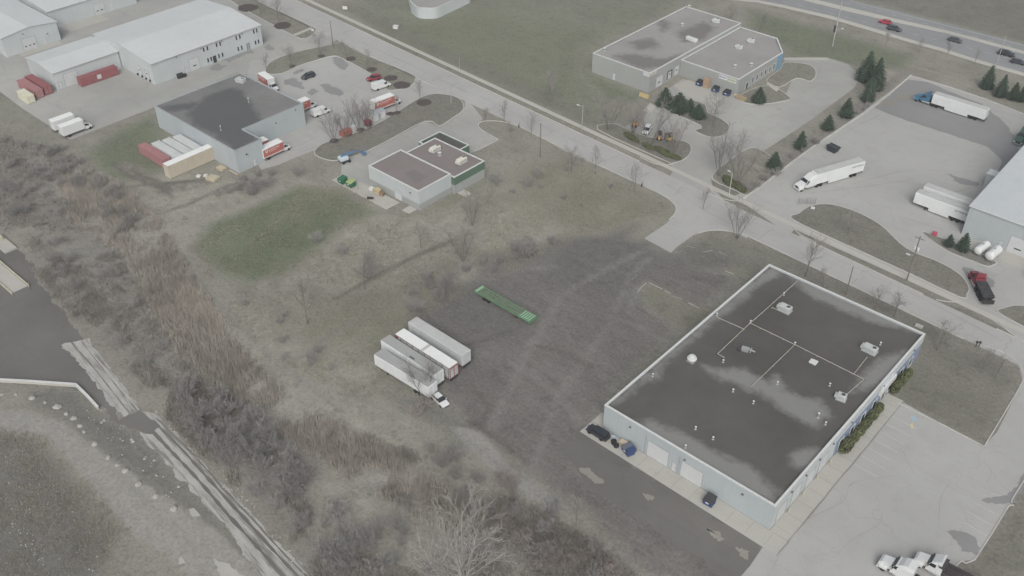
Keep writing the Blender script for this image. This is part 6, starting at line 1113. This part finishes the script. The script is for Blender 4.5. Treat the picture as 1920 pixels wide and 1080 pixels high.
for rr in runs:
    mb = MB(); bl = MB()
    for a, b in zip(rr[:-1], rr[1:]):
        mb.tube((*a, zr+.22), (*b, zr+.22), .065, n=6); k = max(1, int(math.dist(a, b)/2.5))
        for i in range(k+1): q = lerp(a, b, i/k); bl.box(q[0]-.15, q[1]-.12, zr, q[0]+.15, q[1]+.12, zr+.15)
    o = mb.build('pipe_run', PIPE, pl); bl.build('support_block', mat('timber_block', (.2, .17, .13), .9, .2), o)['kind'] = 'stuff'
hvac('cream rooftop unit on the left of the brown roof', (*(-170.2,157.9), 4.9), -PI/2+PI, 2.9, 1.5, 1.3, m=mat('cream_casing', (.56, .54, .48), .6, .08)); hvac('cream rooftop unit on the right of the brown roof', (*(-160.5,158.2), 4.9), -PI/2+PI, 2.9, 1.5, 1.3, m=mat('cream_casing', (.56, .54, .48)))
vent('short round vent between the two cream units', (*(-167.7,157.1), 4.9), .7, .3)
hvac('cluttered white unit at the back corner of the depot roof', (*(-241.2,145.8), 6.75), .3, 2.6, 1.8, 1.2)
for p, s in (((-228.4,139.3), 'far right'), ((-220.0,124.0), 'left centre')): vent('thin white vent pipe on the '+s+' of the depot roof', (*p, 6.75), 1.3, .12)
bx = thing('skylight_box', 'long white box on the left roof of the two-part building', 'duct', (*(-158.0,263.5), 6.05), -.05); MB().box(-2.0, -.6, 0, 2.0, .6, .25).build('curb', GALV, bx); MB().bbox(-2.1, -.7, .25, 2.1, .7, 1.2, .15).build('hood', COPE, bx)
hvac('white unit near the far corner of the left grey roof', (*(-160.5,282.2), 6.05), .4, 2.2, 1.2, 1.2, m=COPE); hvac('white unit at the middle of the right grey roof', (*(-144.7,271.5), 4.76), .3, 2.0, 1.2, 1.1, m=COPE); hvac('white unit near the back of the right grey roof', (*(-144.5,278.5), 4.76), .6, 2.0, 1.2, 1.1, m=COPE)
for p, s, z in (((-174.8,238.5), 'at the left corner of the grey roof', 6.05), ((-167.4,272.0), 'mid-way along the grey roof', 6.05), ((-174.7,287.1), 'at the far corner of the grey roof', 6.05), ((-138.1,258.2), 'left of a pair on the lower grey roof', 4.76), ((-134.9,262.6), 'right of a pair on the lower grey roof', 4.76)): vent('stubby white vent '+s, (*p, z), .7, .3)

# ================================================================ STREET FURNITURE
WOOD = mat('pole_wood', (.155, .14, .125), .9, .2, 1.); POLEM = mat('pole_metal', (.34, .35, .35), .5, .1)
def pole(label, p, h, r=.15, arm=None, m=None, boxes=(), xarm=False, name='utility_pole'):
    t = thing(name, label, 'pole', (p[0], p[1], 0)); MB().tube((0, 0, -.05), (0, 0, h), r, r*.65, 8).build('shaft', m or WOOD, t)
    if xarm: MB().box(-1.1, -.06, h-.7, 1.1, .06, h-.58).build('crossarm', WOOD, t)
    if arm:
        MB().tube((0, 0, arm[2]), (arm[0], arm[1], arm[2]+.25), .05, n=6).build('arm', POLEM, t); MB().bbox(arm[0]-.45, arm[1]-.18, arm[2]+.18, arm[0]+.45, arm[1]+.18, arm[2]+.36, .05).build('lamp_head', COPE, t)
    for bx_ in boxes: MB().lathe([(.24, bx_[2]), (.28, bx_[2]+.1), (.28, bx_[2]+.8), (.2, bx_[2]+.9)], 10, (bx_[0], bx_[1])).build('transformer', mat('transformer_grey', (.5, .52, .53), .5, .1), t)
    return t
pole('thin wooden pole beside the far corner of the parking grass', (-252.2,189.7), 9.5); pole('wooden pole standing in the field left of the road bend', (-152.4,181.0), 10.5)
pole('wooden pole in the kerb grass behind the dark-roofed building', (-60.0,180.2), 8.0); pole('wooden pole with transformers and lamp on the verge beyond the road', (-52.0,194.6), 12.5, .17, (-1.2, -.9, 7.2), boxes=((.4, 0, 8.6), (-.4, .1, 8.8), (0, .45, 8.2)), xarm=True)
pole('metal lamp post on the verge in front of the grey building', (-153.3,200.6), 8.2, .11, (-1.3, -.6, 7.8), POLEM, name='lamp_post'); pole('white lamp post beside the driveway hedge', (-102.7,199.2), 6.6, .1, (-1.2, .3, 6.3), mat('white_post', (.5, .5, .49), .5, .1), name='lamp_post')
pole('leaning metal pole at the depot entrance', (-193.2,186.9), 9.0, .1, None, POLEM); pole('tall pole with black transformer in the grass by the highway', (-127.3,304.0), 17, .2, (1.6, 1.5, 6.0), POLEM, xarm=True, boxes=())
o = thing('transformer_box', 'black box mounted on the tall highway pole', 'box', (*(-127.3,304.0), 0)); MB().bbox(-.75, -.35, 5.0, .0, .35, 7.4, .08).build('case', DKM, o)
pole('thin pole beside the highway near the right edge', (-79.7,323.6), 11, .13, None, POLEM); pole('thin pole on the verge left of the depot entrance', (-206.4,204.1), 5.5, .07, None, POLEM)
for p, s in (((-168.2,189.8), 'at the road bend'), ((-122.1,187.1), 'beside the road opposite the driveway')):
    t = thing('fire_hydrant', 'small dark hydrant post in the grass '+s, 'hydrant', (*p, 0)); MB().lathe([(.2, 0), (.2, .08), (.13, .1), (.13, .75), (.17, .78), (.1, .95)], 10).build('barrel', mat('hydrant_dark', (.05, .035, .035), .6), t); MB().tube((-.25, 0, .55), (.25, 0, .55), .07, n=8).build('outlet', mat('hydrant_dark', (.05, .035, .035)), t); MB().tube((0, 0, .9), (.15, .2, 1.7), .05, n=6).build('marker_rod', BLK, t)
def signpost(label, p, rz, w=1.2, h=.8, z=.7, m=None, cat='sign'):
    t = thing('sign', label, cat, (*p, 0), rz)
    for s in (-1, 1): MB().box(s*w*.4-.04, -.04, 0, s*w*.4+.04, .04, z+h*.5).build('post', POLEM, t)
    MB().box(-w/2, -.09, z, w/2, -.04, z+h).build('panel', m or COPE, t); return t
signpost('white sign board on the grass near the top road edge', (-274.6,213.9), .6, 1.8, 1.2, .5); signpost('small white sign at the tip of the warehouse grass island', (-268.0,193.7), .4, 1.0, .8, .4); signpost('white sign on the round tip of the teardrop island', (-82.8,207.1), .3, 1.0, .7, .4)
ub = thing('utility_cabinet', 'low white cabinet alone in the open field by the sidewalk', 'cabinet', (*(-248.9,215.3), 0), .4); MB().bbox(-.9, -.7, 0, .9, .7, .9, .1).build('case', COPE, ub); MB().box(-.95, -.75, .9, .95, .75, .98).build('lid', COPE, ub)
wb = thing('utility_cabinet', 'flat pale slab box on the verge behind the dark-roofed building', 'cabinet', (*(-42.9,180.5), 0), .05); MB().bbox(-.8, -.5, 0, .8, .5, .35, .05).build('case', CONC2, wb)
mb_ = thing('mailbox', 'pair of dark mail posts at the kerb near the right edge', 'mailbox', (*(-30.8,182.3), 0), .6)
for x in (-.3, .3): MB().box(x-.06, -.06, 0, x+.06, .06, 1.1).build('post', BLK, mb_); MB().bbox(x-.2, -.25, 1.1, x+.2, .25, 1.5, .08).build('box', BLK, mb_)
# chain-link gate by the yard entrance
gt_ = thing('chain_link_gate', 'faint chain-link gate panel at the truck yard entrance', 'gate', (*(-85.3,208.6), 0), .75)
GW = mat('gate_wire', (.28, .29, .3), .5, .1, 2, .5); g = MB()
for x in (-2.2, 0, 2.2): MB().tube((x, 0, 0), (x, 0, 2), .05, n=6).build('post', GW, gt_)
g = MB(); g.tube((-2.2, 0, 1.95), (2.2, 0, 1.95), .03, n=5); g.tube((-2.2, 0, .15), (2.2, 0, .15), .03, n=5); g.build('rail', GW, gt_)
g = MB()
for i in range(44): x = -2.2+i*.1; g.add([(x, 0, .15), (x+.012, 0, .15), (x+.012, 0, 1.95), (x, 0, 1.95)], [(0, 1, 2, 3)])
for i in range(18): z = .15+i*.1; g.add([(-2.2, 0, z), (2.2, 0, z), (2.2, 0, z+.012), (-2.2, 0, z+.012)], [(0, 1, 2, 3)])
g.build('mesh', GW, gt_)
# weighbridge and wall at the left edge
YEL = mat('yellow_rail', (.43, .41, .31), .6, .15, 1.); wbg = thing('weighbridge', 'white concrete truck scale deck with yellow side rails at the left edge', 'scale', (0, 0, 0))
MB().box(-240, 53.4, 0, -201.2, 57.0, .3).build('deck', CONC, wbg); MB().hexa([(-201.15, 53.4, 0), (-198.5, 53.4, 0), (-198.5, 57.0, 0), (-201.15, 57.0, 0)], [(-201.15, 53.4, .3), (-198.5, 53.4, .03), (-198.5, 57, .03), (-201.15, 57, .3)]).build('ramp', OLDA, wbg)
for y in (53.2, 57.2): MB().box(-240, y-.13, .3, -201, y+.13, .62).build('rail', YEL, wbg); MB().tube((-201, y, 0), (-201, y, 1.0), .13, n=8).build('bollard', YEL, wbg)
pb = thing('concrete_block', 'white concrete slab block beside the weighbridge', 'block', (-222, 61.2, 0)); MB().bbox(-4, -1.6, 0, 4.2, 1.4, .5, .06).build('slab', CONC, pb); MB().box(-3.5, -.9, .5, -1.2, .7, 1.5).build('yellow_cage', YEL, pb)
rail2 = thing('barrier', 'second pale barrier beyond the weighbridge rails', 'barrier', (0, 0, 0)); MB().box(-240, 50.2, 0, -204.5, 50.5, .6).build('beam', COPE, rail2)
for i in range(8): MB().box(-239+i*4.6, 50.55, 0, -238.8+i*4.6, 50.7, .5).build('post', GALV, rail2)
lw = thing('low_wall', 'low white-capped concrete wall bending along the dark truck route', 'wall', (0, 0, 0)); wl = [(-182.9,31.8),(-174.8,38.0),(-169.5,42.1),(-161.9,47.7)]; wl2 = [(-161.9,47.7),(-157.1,47.6),(-152.5,47.3)]
ribbon(wl, .35, 0, .7).build('wall', CONC2, lw); ribbon(wl2, .35, 0, .7).build('wall', CONC2, lw); ribbon(wl, .5, .7, .8).build('cap', COPE, lw); ribbon(wl2, .5, .7, .8).build('cap', COPE, lw)
# boom lift
bl = thing('boom_lift', 'blue boom lift with pale base parked on the cracked driveway', 'lift', (-190.8, 142.8, 0), R(80))
MB().bbox(-1.3, -1.1, .35, 1.3, 1.1, .9, .08).build('chassis', DKM, bl); MB().bbox(-1.6, -1.0, .9, .9, 1.0, 1.9, .15).build('turntable', mat('pale_blue_casing', (.48, .54, .57), .5, .1), bl)
BB = mat('boom_blue', (.10, .18, .29), .5, .15); MB().box(-1.0, -.25, 1.9, 3.8, .25, 2.25).tube((3.8, 0, 2.1), (5.6, 0, 1.4), .14).tube((-.8, 0, 2.3), (2.0, 0, 2.6), .12).build('boom', BB, bl)
k_ = MB()
for sx in (5.6, 6.6):
    for sy in (-.7, .7): k_.tube((sx, sy, .5), (sx, sy, 1.6), .04, n=5)
k_.box(5.5, -.8, .45, 6.7, .8, .55)
for z in (1.05, 1.6): k_.box(5.55, -.75, z-.03, 6.65, -.68, z+.03); k_.box(5.55, .68, z-.03, 6.65, .75, z+.03); k_.box(6.6, -.75, z-.03, 6.66, .75, z+.03)
k_.build('basket', BB, bl)
for x in (-.95, .95):
    for s in (-1, 1): wheel(bl, x, s*1.1, .42, .35)
# --- loose objects
def crate(name, label, p, sx, sy, sz, m, rz=0., z=0., slat=True, cat='crate'):
    t = thing(name, label, cat, (*p, z), rz); MB().box(-sx/2, -sy/2, .12, sx/2, sy/2, sz).build('case', m, t)
    mb = MB()
    for y in (-sy/2+.1, 0, sy/2-.1): mb.box(-sx/2, y-.06, 0, sx/2, y+.06, .12)
    mb.build('skid', mat('timber', (.30, .24, .16), .85, .2, 1.), t)
    if slat: 
        for y in (-1, 1): MB().box(-sx/2, y*(sy/2+.02)-.02, sz*.45, sx/2, y*(sy/2+.02)+.02, sz*.6).build('batten', mat('timber', (.30, .24, .16)), t)
    return t
TIM = mat('timber', (.30, .24, .16), .85, .2, 1.); CARD = mat('cardboard', (.34, .245, .175), .85, .12)
crate('crate', 'tall brown crate stack between navy dumpsters', (-142.0, 248.9), 1.9, 1.5, 3.0, CARD); crate('pallet_stack', 'flat stack of timber beside the last navy dumpster', (-129.6, 249.0), 3.4, 1.6, .9, TIM, -.1, cat='pallet'); crate('pallet_stack', 'small pale timber heap in front of the big spruce', (-131.6, 249.6), 1.5, 1.2, .7, mat('pale_timber', (.42, .36, .27), .85, .15), .2, cat='pallet')
yb = thing('yellow_barrier', 'yellow-orange barrier at the corner of the grey building', 'barrier', (-152.6, 230.4, 0), .0); MB().ext([(-1.7, .1), (1.7, .1), (1.7, .9), (1.5, 1.0), (-1.5, 1.0), (-1.7, .9)], -.3, .3).build('body', mat('yellow_orange_paint', (.48, .37, .19), .6, .1), yb); MB().box(-1.6, -.45, 0, 1.6, .45, .1).build('foot', mat('yellow_orange_paint', (.56, .38, .12)), yb)
def machine(label, p, rz, body, cabm):
    t = thing('forklift', label, 'forklift', (*p, 0), rz); MB().hexa([(-1.3, -.65, .35), (1.0, -.65, .35), (1.0, .65, .35), (-1.3, .65, .35)], [(-1.4, -.65, 1.2), (.4, -.6, 1.0), (.4, .6, 1.0), (-1.4, .65, 1.2)]).build('body', body, t)
    m1 = MB()
    for sx, sy in ((-.9, -.55), (-.9, .55), (.6, -.55), (.6, .55)): m1.tube((sx, sy, 1.0), (sx*.85, sy*.9, 2.15), .05, n=5)
    m1.build('post', BLK, t); MB().box(-.95, -.6, 2.15, .7, .6, 2.25).build('overhead_guard', cabm, t); MB().box(-.6, -.35, 1.05, -.1, .35, 1.6).build('seat', BLK, t)
    m2 = MB(); m2.box(1.05, -.45, .1, 1.2, -.3, 2.6); m2.box(1.05, .3, .1, 1.2, .45, 2.6); m2.box(1.05, -.3, 2.4, 1.15, .3, 2.55); m2.build('mast', DKM, t)
    for s in (-1, 1): MB().box(1.2, s*.3-.06, .05, 2.3, s*.3+.06, .12).build('fork', DKM, t); wheel(t, .75, s*.62, .38, .28); wheel(t, -.95, s*.6, .32, .25)
    return t
ORG = mat('orange_machine', (.52, .29, .08), .5, .12); YLW = mat('yellow_machine', (.45, .34, .10), .5, .15)
machine('orange forklift with black guard right of the white car', (-133.6, 211.6), -PI/2+.5, ORG, BLK); machine('orange machine under bare branches left of the white car', (-143.4, 213.4), -PI/2+.2, ORG, mat('grey_guard', (.2, .21, .22), .5)); machine('dull yellow lift behind the orange forklift', (-131.2, 212.6), -PI/2-.4, YLW, BLK)
# dark bin and small things in the yard, tanks by the wall
db = thing('skip_bin', 'dark grey tapered skip standing alone above the white truck', 'bin', (*(-93.3,238.3), 0), -.2); MB().hexa([(-1.3, -.8, .1), (1.1, -.8, .1), (1.1, .8, .1), (-1.3, .8, .1)], [(-1.8, -1.0, 1.6), (1.7, -1.0, 1.6), (1.7, 1.0, 1.6), (-1.8, 1.0, 1.6)]).build('tub', mat('charcoal_steel', (.045, .05, .058), .6, .2), db); MB().box(-1.85, -1.05, 1.6, 1.75, -.95, 1.75).box(-1.85, .95, 1.6, 1.75, 1.05, 1.75).build('rim', BLK, db); MB().box(-1.4, -.8, .0, -1.2, .8, .12).box(.8, -.8, 0, 1.0, .8, .12).build('skid', BLK, db)
def tanktr(label, p, rz, L, r=1.15, stand=True):
    t = thing('tank', label, 'tank', (*p, 0), rz); rg = lambda x, q: [(x, q*math.cos(2*math.pi*i/14), r+.5+q*math.sin(2*math.pi*i/14)) for i in range(14)]
    MB().loft([rg(-L/2-.35, r*.3), rg(-L/2-.2, r*.75), rg(-L/2, r), rg(L/2, r), rg(L/2+.2, r*.75), rg(L/2+.35, r*.3)][::-1]).build('vessel', WHITE, t, smooth=False)
    for x in (-L*.3, L*.3): MB().box(x-.15, -r*.8, 0, x+.15, r*.8, .75).build('saddle', GALV, t)
    MB().lathe([(.25, 2*r+.45), (.25, 2*r+.7)], 8).build('manhole', GALV, t); return t
tanktr('white tank nearer the small pines by the wall', (-43.6, 217.2), PI/2-.15, 4.2, 1.0); tanktr('white rounded tank nearest the garage door at the pale warehouse', (-40.7, 216.8), PI/2-.1, 4.4, 1.1)
MBX = thing('red_box', 'small bright red box on the kerb island by the docked trailers', 'box', (*(-54.9,217.0), 0), .2); MB().bbox(-.55, -.45, .1, .55, .45, .9, .08).build('case', mat('bright_red', (.38, .06, .1), .5, .1), MBX); MB().box(-.6, -.5, 0, .6, .5, .1).build('base', CHAS, MBX)
# pile at the front wall: tyres on a cart, boards
tp = thing('tyre_pile', 'stack of dark tyres beside pale boards against the front wall', 'tyre', (-70.9, 108.3, .08))
tm = MB()
for (x, y, z) in ((-.4, -.2, 0), (-.4, -.2, .28), (-.4, -.2, .56), (.4, -.5, 0), (.4, -.5, .28)): tm.loft([[(x+q*math.cos(2*math.pi*i/14), y+q*math.sin(2*math.pi*i/14), z+zz) for i in range(14)] for q, zz in ((.25, .02), (.5, .02), (.55, .14), (.5, .26), (.25, .26))])
tm.build('tyre', TYRE, tp)
crate('board_stack', 'pale boards leaning by the tyre stack', (-69.8, 109.1), 1.4, 1.0, .9, mat('pale_timber', (.42, .36, .27)), .15, .08, cat='pallet'); crate('parts_bin', 'small blue-grey bin between black car and tyres', (-72.0, 108.9), .8, .8, .8, mat('bluegrey_bin', (.3, .36, .4), .6, .12), 0, .08, False, 'bin')
# loose stuff behind the depot
crate('wooden_platform', 'low square pale platform on the bare ground behind the depot', (-209.8, 113.0), 3.0, 2.4, .8, mat('weathered_deck', (.40, .36, .27), .85, .15), .3, cat='platform'); crate('pallet_stack', 'pale boxes on a pallet by the depot wall', (-212.6, 117.6), 2.4, 1.8, .7, mat('pale_timber', (.42, .36, .27)), .1, cat='pallet')
crate('plank_bundle', 'long plank bundle along the foot of the depot wall', (-208.6, 118.7), 3.6, .4, .3, mat('pale_timber', (.42, .36, .27)), 0, cat='planks')
for p, s in (((-213.8, 111.2), 'nearest the platform'), ((-212.6, 112.6), 'touching the dark bush')): crate('white_bag', 'white sack '+s+' behind the depot', p, 1.1, .9, .55, mat('white_sack', (.55, .54, .5), .9, .1), .4, 0, False, 'sack')
crate('crate', 'pale box on the pad near the dumpsters', (-174.0,137.9), 1.2, 1.0, .8, mat('white_sack', (.55, .54, .5)), .2, .06, False); crate('crate', 'yellow-brown drum crate beside the pad door', (-171.8,138.1), 1.6, 1.2, 1.2, mat('cable_drum', (.44, .36, .22), .8, .12), .1, .06); crate('crate', 'dark brown crate closest to the pad door', (-170.0,137.9), 1.1, 1.0, 1.0, mat('brown_crate', (.2, .14, .1), .8, .15), .3, .06); crate('scrap_heap', 'dark scrap heap on the outer edge of the pad', (-171.1,134.8), 1.6, .8, .35, CHAS, .7, .06, False, 'scrap')
# bins and shed-like boxes under the bare trees south of the depot lot
sh = thing('white_shed', 'small white shed with grey top under the bare trees', 'shed', (-203.4, 166.0, 0), PI/2); MB().box(-2.2, -1.2, 0, 2.2, 1.2, 2.2).build('wall', COPE, sh); MB().hexa([(-2.3, -1.3, 2.2), (2.3, -1.3, 2.2), (2.3, 1.3, 2.2), (-2.3, 1.3, 2.2)], [(-2.3, -.05, 2.7), (2.3, -.05, 2.7), (2.3, .05, 2.7), (-2.3, .05, 2.7)]).build('roof', FRAME, sh); MB().box(-.5, -1.24, .05, .5, -1.2, 1.9).build('door', FRAME, sh)
crate('donation_bin', 'orange-red bin with pale top under a bare tree', (-202.4, 153.0), 3.2, 1.8, 1.7, mat('orange_red_bin', (.33, .125, .10), .6, .12), PI/2, 0, False, 'bin'); crate('donation_bin', 'white bin beside the orange-red one', (-202.6, 156.2), 1.4, 1.4, 1.6, COPE, .2, 0, False, 'bin'); crate('donation_bin', 'dark red bin among the bare trees', (-202.6, 161.6), 1.8, 1.4, 1.4, mat('dark_red_bin', (.22, .04, .06), .6, .12), .2, 0, False, 'bin')
MBH = thing('cable_reel', 'dark reel on a frame against the warehouse by its garage door', 'reel', (-270.6, 142.6, 0)); MB().box(-.6, -1.3, 0, .5, .6, 1.4).build('frame', CHAS, MBH); MB().tube((.6, .9, .7), (.85, .9, .7), .65, n=14).build('reel', CHAS, MBH)
# kerb rubble and concrete bars at the yard mouth
for a, b, s in (((-97.9,172.1), (-95.8,172.8), 'furthest left in the dark earth'), ((-93.4,172.6), (-92.0,174.7), 'in the middle of the dark earth'), ((-90.8,175.2), (-88.2,175.2), 'right of the others in the dark earth'), ((-89.3,153.4), (-86.7,153.8), 'lying along the weedy strip'), ((-97.8,167.7), (-97.4,169.9), 'closest to the pale driveway'), ((-81.6,170.0), (-79.4,170.0), 'near the back-left building corner')):
    t = tag(ribbon([a, b], .2, 0, .14).build('wheel_stop', SAND), 'pale concrete bar '+s, 'kerb bar')
# boulders along the dirt track
STONE = mat('pale_stone', (.30, .29, .27), .9, .2, 1.5); rs = random.Random(8)
def rockmesh(seed):
    rn = random.Random(seed); mb = MB(); n = 8; rings = []
    for k, z in enumerate((-.1, .2, .55, .85, 1.0)):
        q = (.9, 1.0, .85, .5, .15)[k]; rings.append([(q*math.cos(2*math.pi*i/n)*rn.uniform(.75, 1.15), q*math.sin(2*math.pi*i/n)*rn.uniform(.75, 1.15), z*rn.uniform(.9, 1.1)) for i in range(n)])
    mb.loft(rings); o = mb.build('boulder', STONE); me = o.data; bpy.data.objects.remove(o); return me
ROCKS = [rockmesh(i) for i in range(5)]
bould = [((-170.9,36.5), .45), ((-168.8,38.4), .4), ((-165.3,40.1), .75), ((-162.2,41.2), .5), ((-159.3,42.2), .95), ((-156.1,42.5), .6), ((-153.9,42.8), .7), ((-151.0,42.6), .6), ((-149.0,42.3), .5), ((-144.6,42.1), .75), ((-139.4,42.0), .75), ((-136.6,42.1), .5), ((-134.1,42.4), .75), ((-129.5,42.3), .75), ((-124.7,42.9), .75), ((-119.8,43.5), .8), ((-139.7,47.3), .55), ((-140.4,47.4), .4), ((-134.2,46.4), .4), ((-132.5,47.4), .35), ((-123.6,46.9), .35), ((-148.8,45.9), .4), ((-149.0,46.5), .35)]
for i, (p, r) in enumerate(bould):
    o = link('boulder', ROCKS[i % 5], None, (p[0], p[1], gz(*p)-.05), rs.uniform(0, 6)); o.scale = (r, r*rs.uniform(.7, 1), r*.75)
    tag(o, 'pale boulder in the row along the curving dirt track', 'boulder', 'boulders along the dirt track')
rb = MB(); rr_ = random.Random(4)
for zp, n in (([(-156.4,45.5),(-151.7,48.6),(-138.7,47.8),(-129.8,46.9),(-117.5,44.5),(-118.9,43.3),(-133.4,43.6),(-147.3,43.8)], 40), ([(-144.8,53.9),(-132.7,53.3),(-120.3,52.0),(-106.4,51.3),(-96.0,50.2),(-92.7,48.8),(-90.8,50.6),(-101.8,52.4),(-121.0,54.8),(-145.9,56.9)], 70), ([(-206.3,65.9),(-191.0,65.6),(-174.2,65.3),(-154.2,62.1),(-155.3,59.0),(-173.5,61.0),(-190.9,60.4)], 50), ([(-138.3,22.6),(-133.3,24.0),(-126.0,23.1),(-125.6,22.0),(-132.5,21.7)], 25), ([(-162.7,28.1),(-147.4,36.3),(-123.7,32.6),(-115.9,27.2),(-131.0,13.7)], 45)):
    xs_ = [a for a, _ in zp]; ys_ = [b for _, b in zp]; k = 0
    while k < n:
        x, y = rr_.uniform(min(xs_), max(xs_)), rr_.uniform(min(ys_), max(ys_))
        if not inpoly(x, y, zp): continue
        q = rr_.uniform(.06, .17); z = gz(x, y); k += 1
        rb.loft([[(x+q*c*math.cos(1.2566*i+q*40)*rr_.uniform(.7, 1.3), y+q*c*math.sin(1.2566*i+q*40)*rr_.uniform(.7, 1.3), z+zz*q) for i in range(5)] for c, zz in ((1, -.2), (.9, .5), (.4, 1.1))])
o = rb.build('rubble', mat('pale_rubble', (.38, .37, .345), .9, .2, 1.5)); o['kind'] = 'stuff'; tag(o, 'scattered pale rubble and litter along the scrub edges', 'rubble')

# ================================================================ HAZE
hz = MB().box(-700, -60, -3, 150, 700, 150).build('haze', None or bpy.data.materials.new('thin_haze')); hz['kind'] = 'stuff'; tag(hz, 'thin grey haze over the whole site', 'haze')
hm = hz.data.materials[0]; hm.use_nodes = True; hn = hm.node_tree; hn.nodes.clear()
pv = hn.nodes.new('ShaderNodeVolumePrincipled'); pv.inputs['Color'].default_value = (.93, .97, 1, 1); pv.inputs['Density'].default_value = .00022; pv.inputs['Anisotropy'].default_value = .1
ho = hn.nodes.new('ShaderNodeOutputMaterial'); hn.links.new(pv.outputs[0], ho.inputs['Volume'])
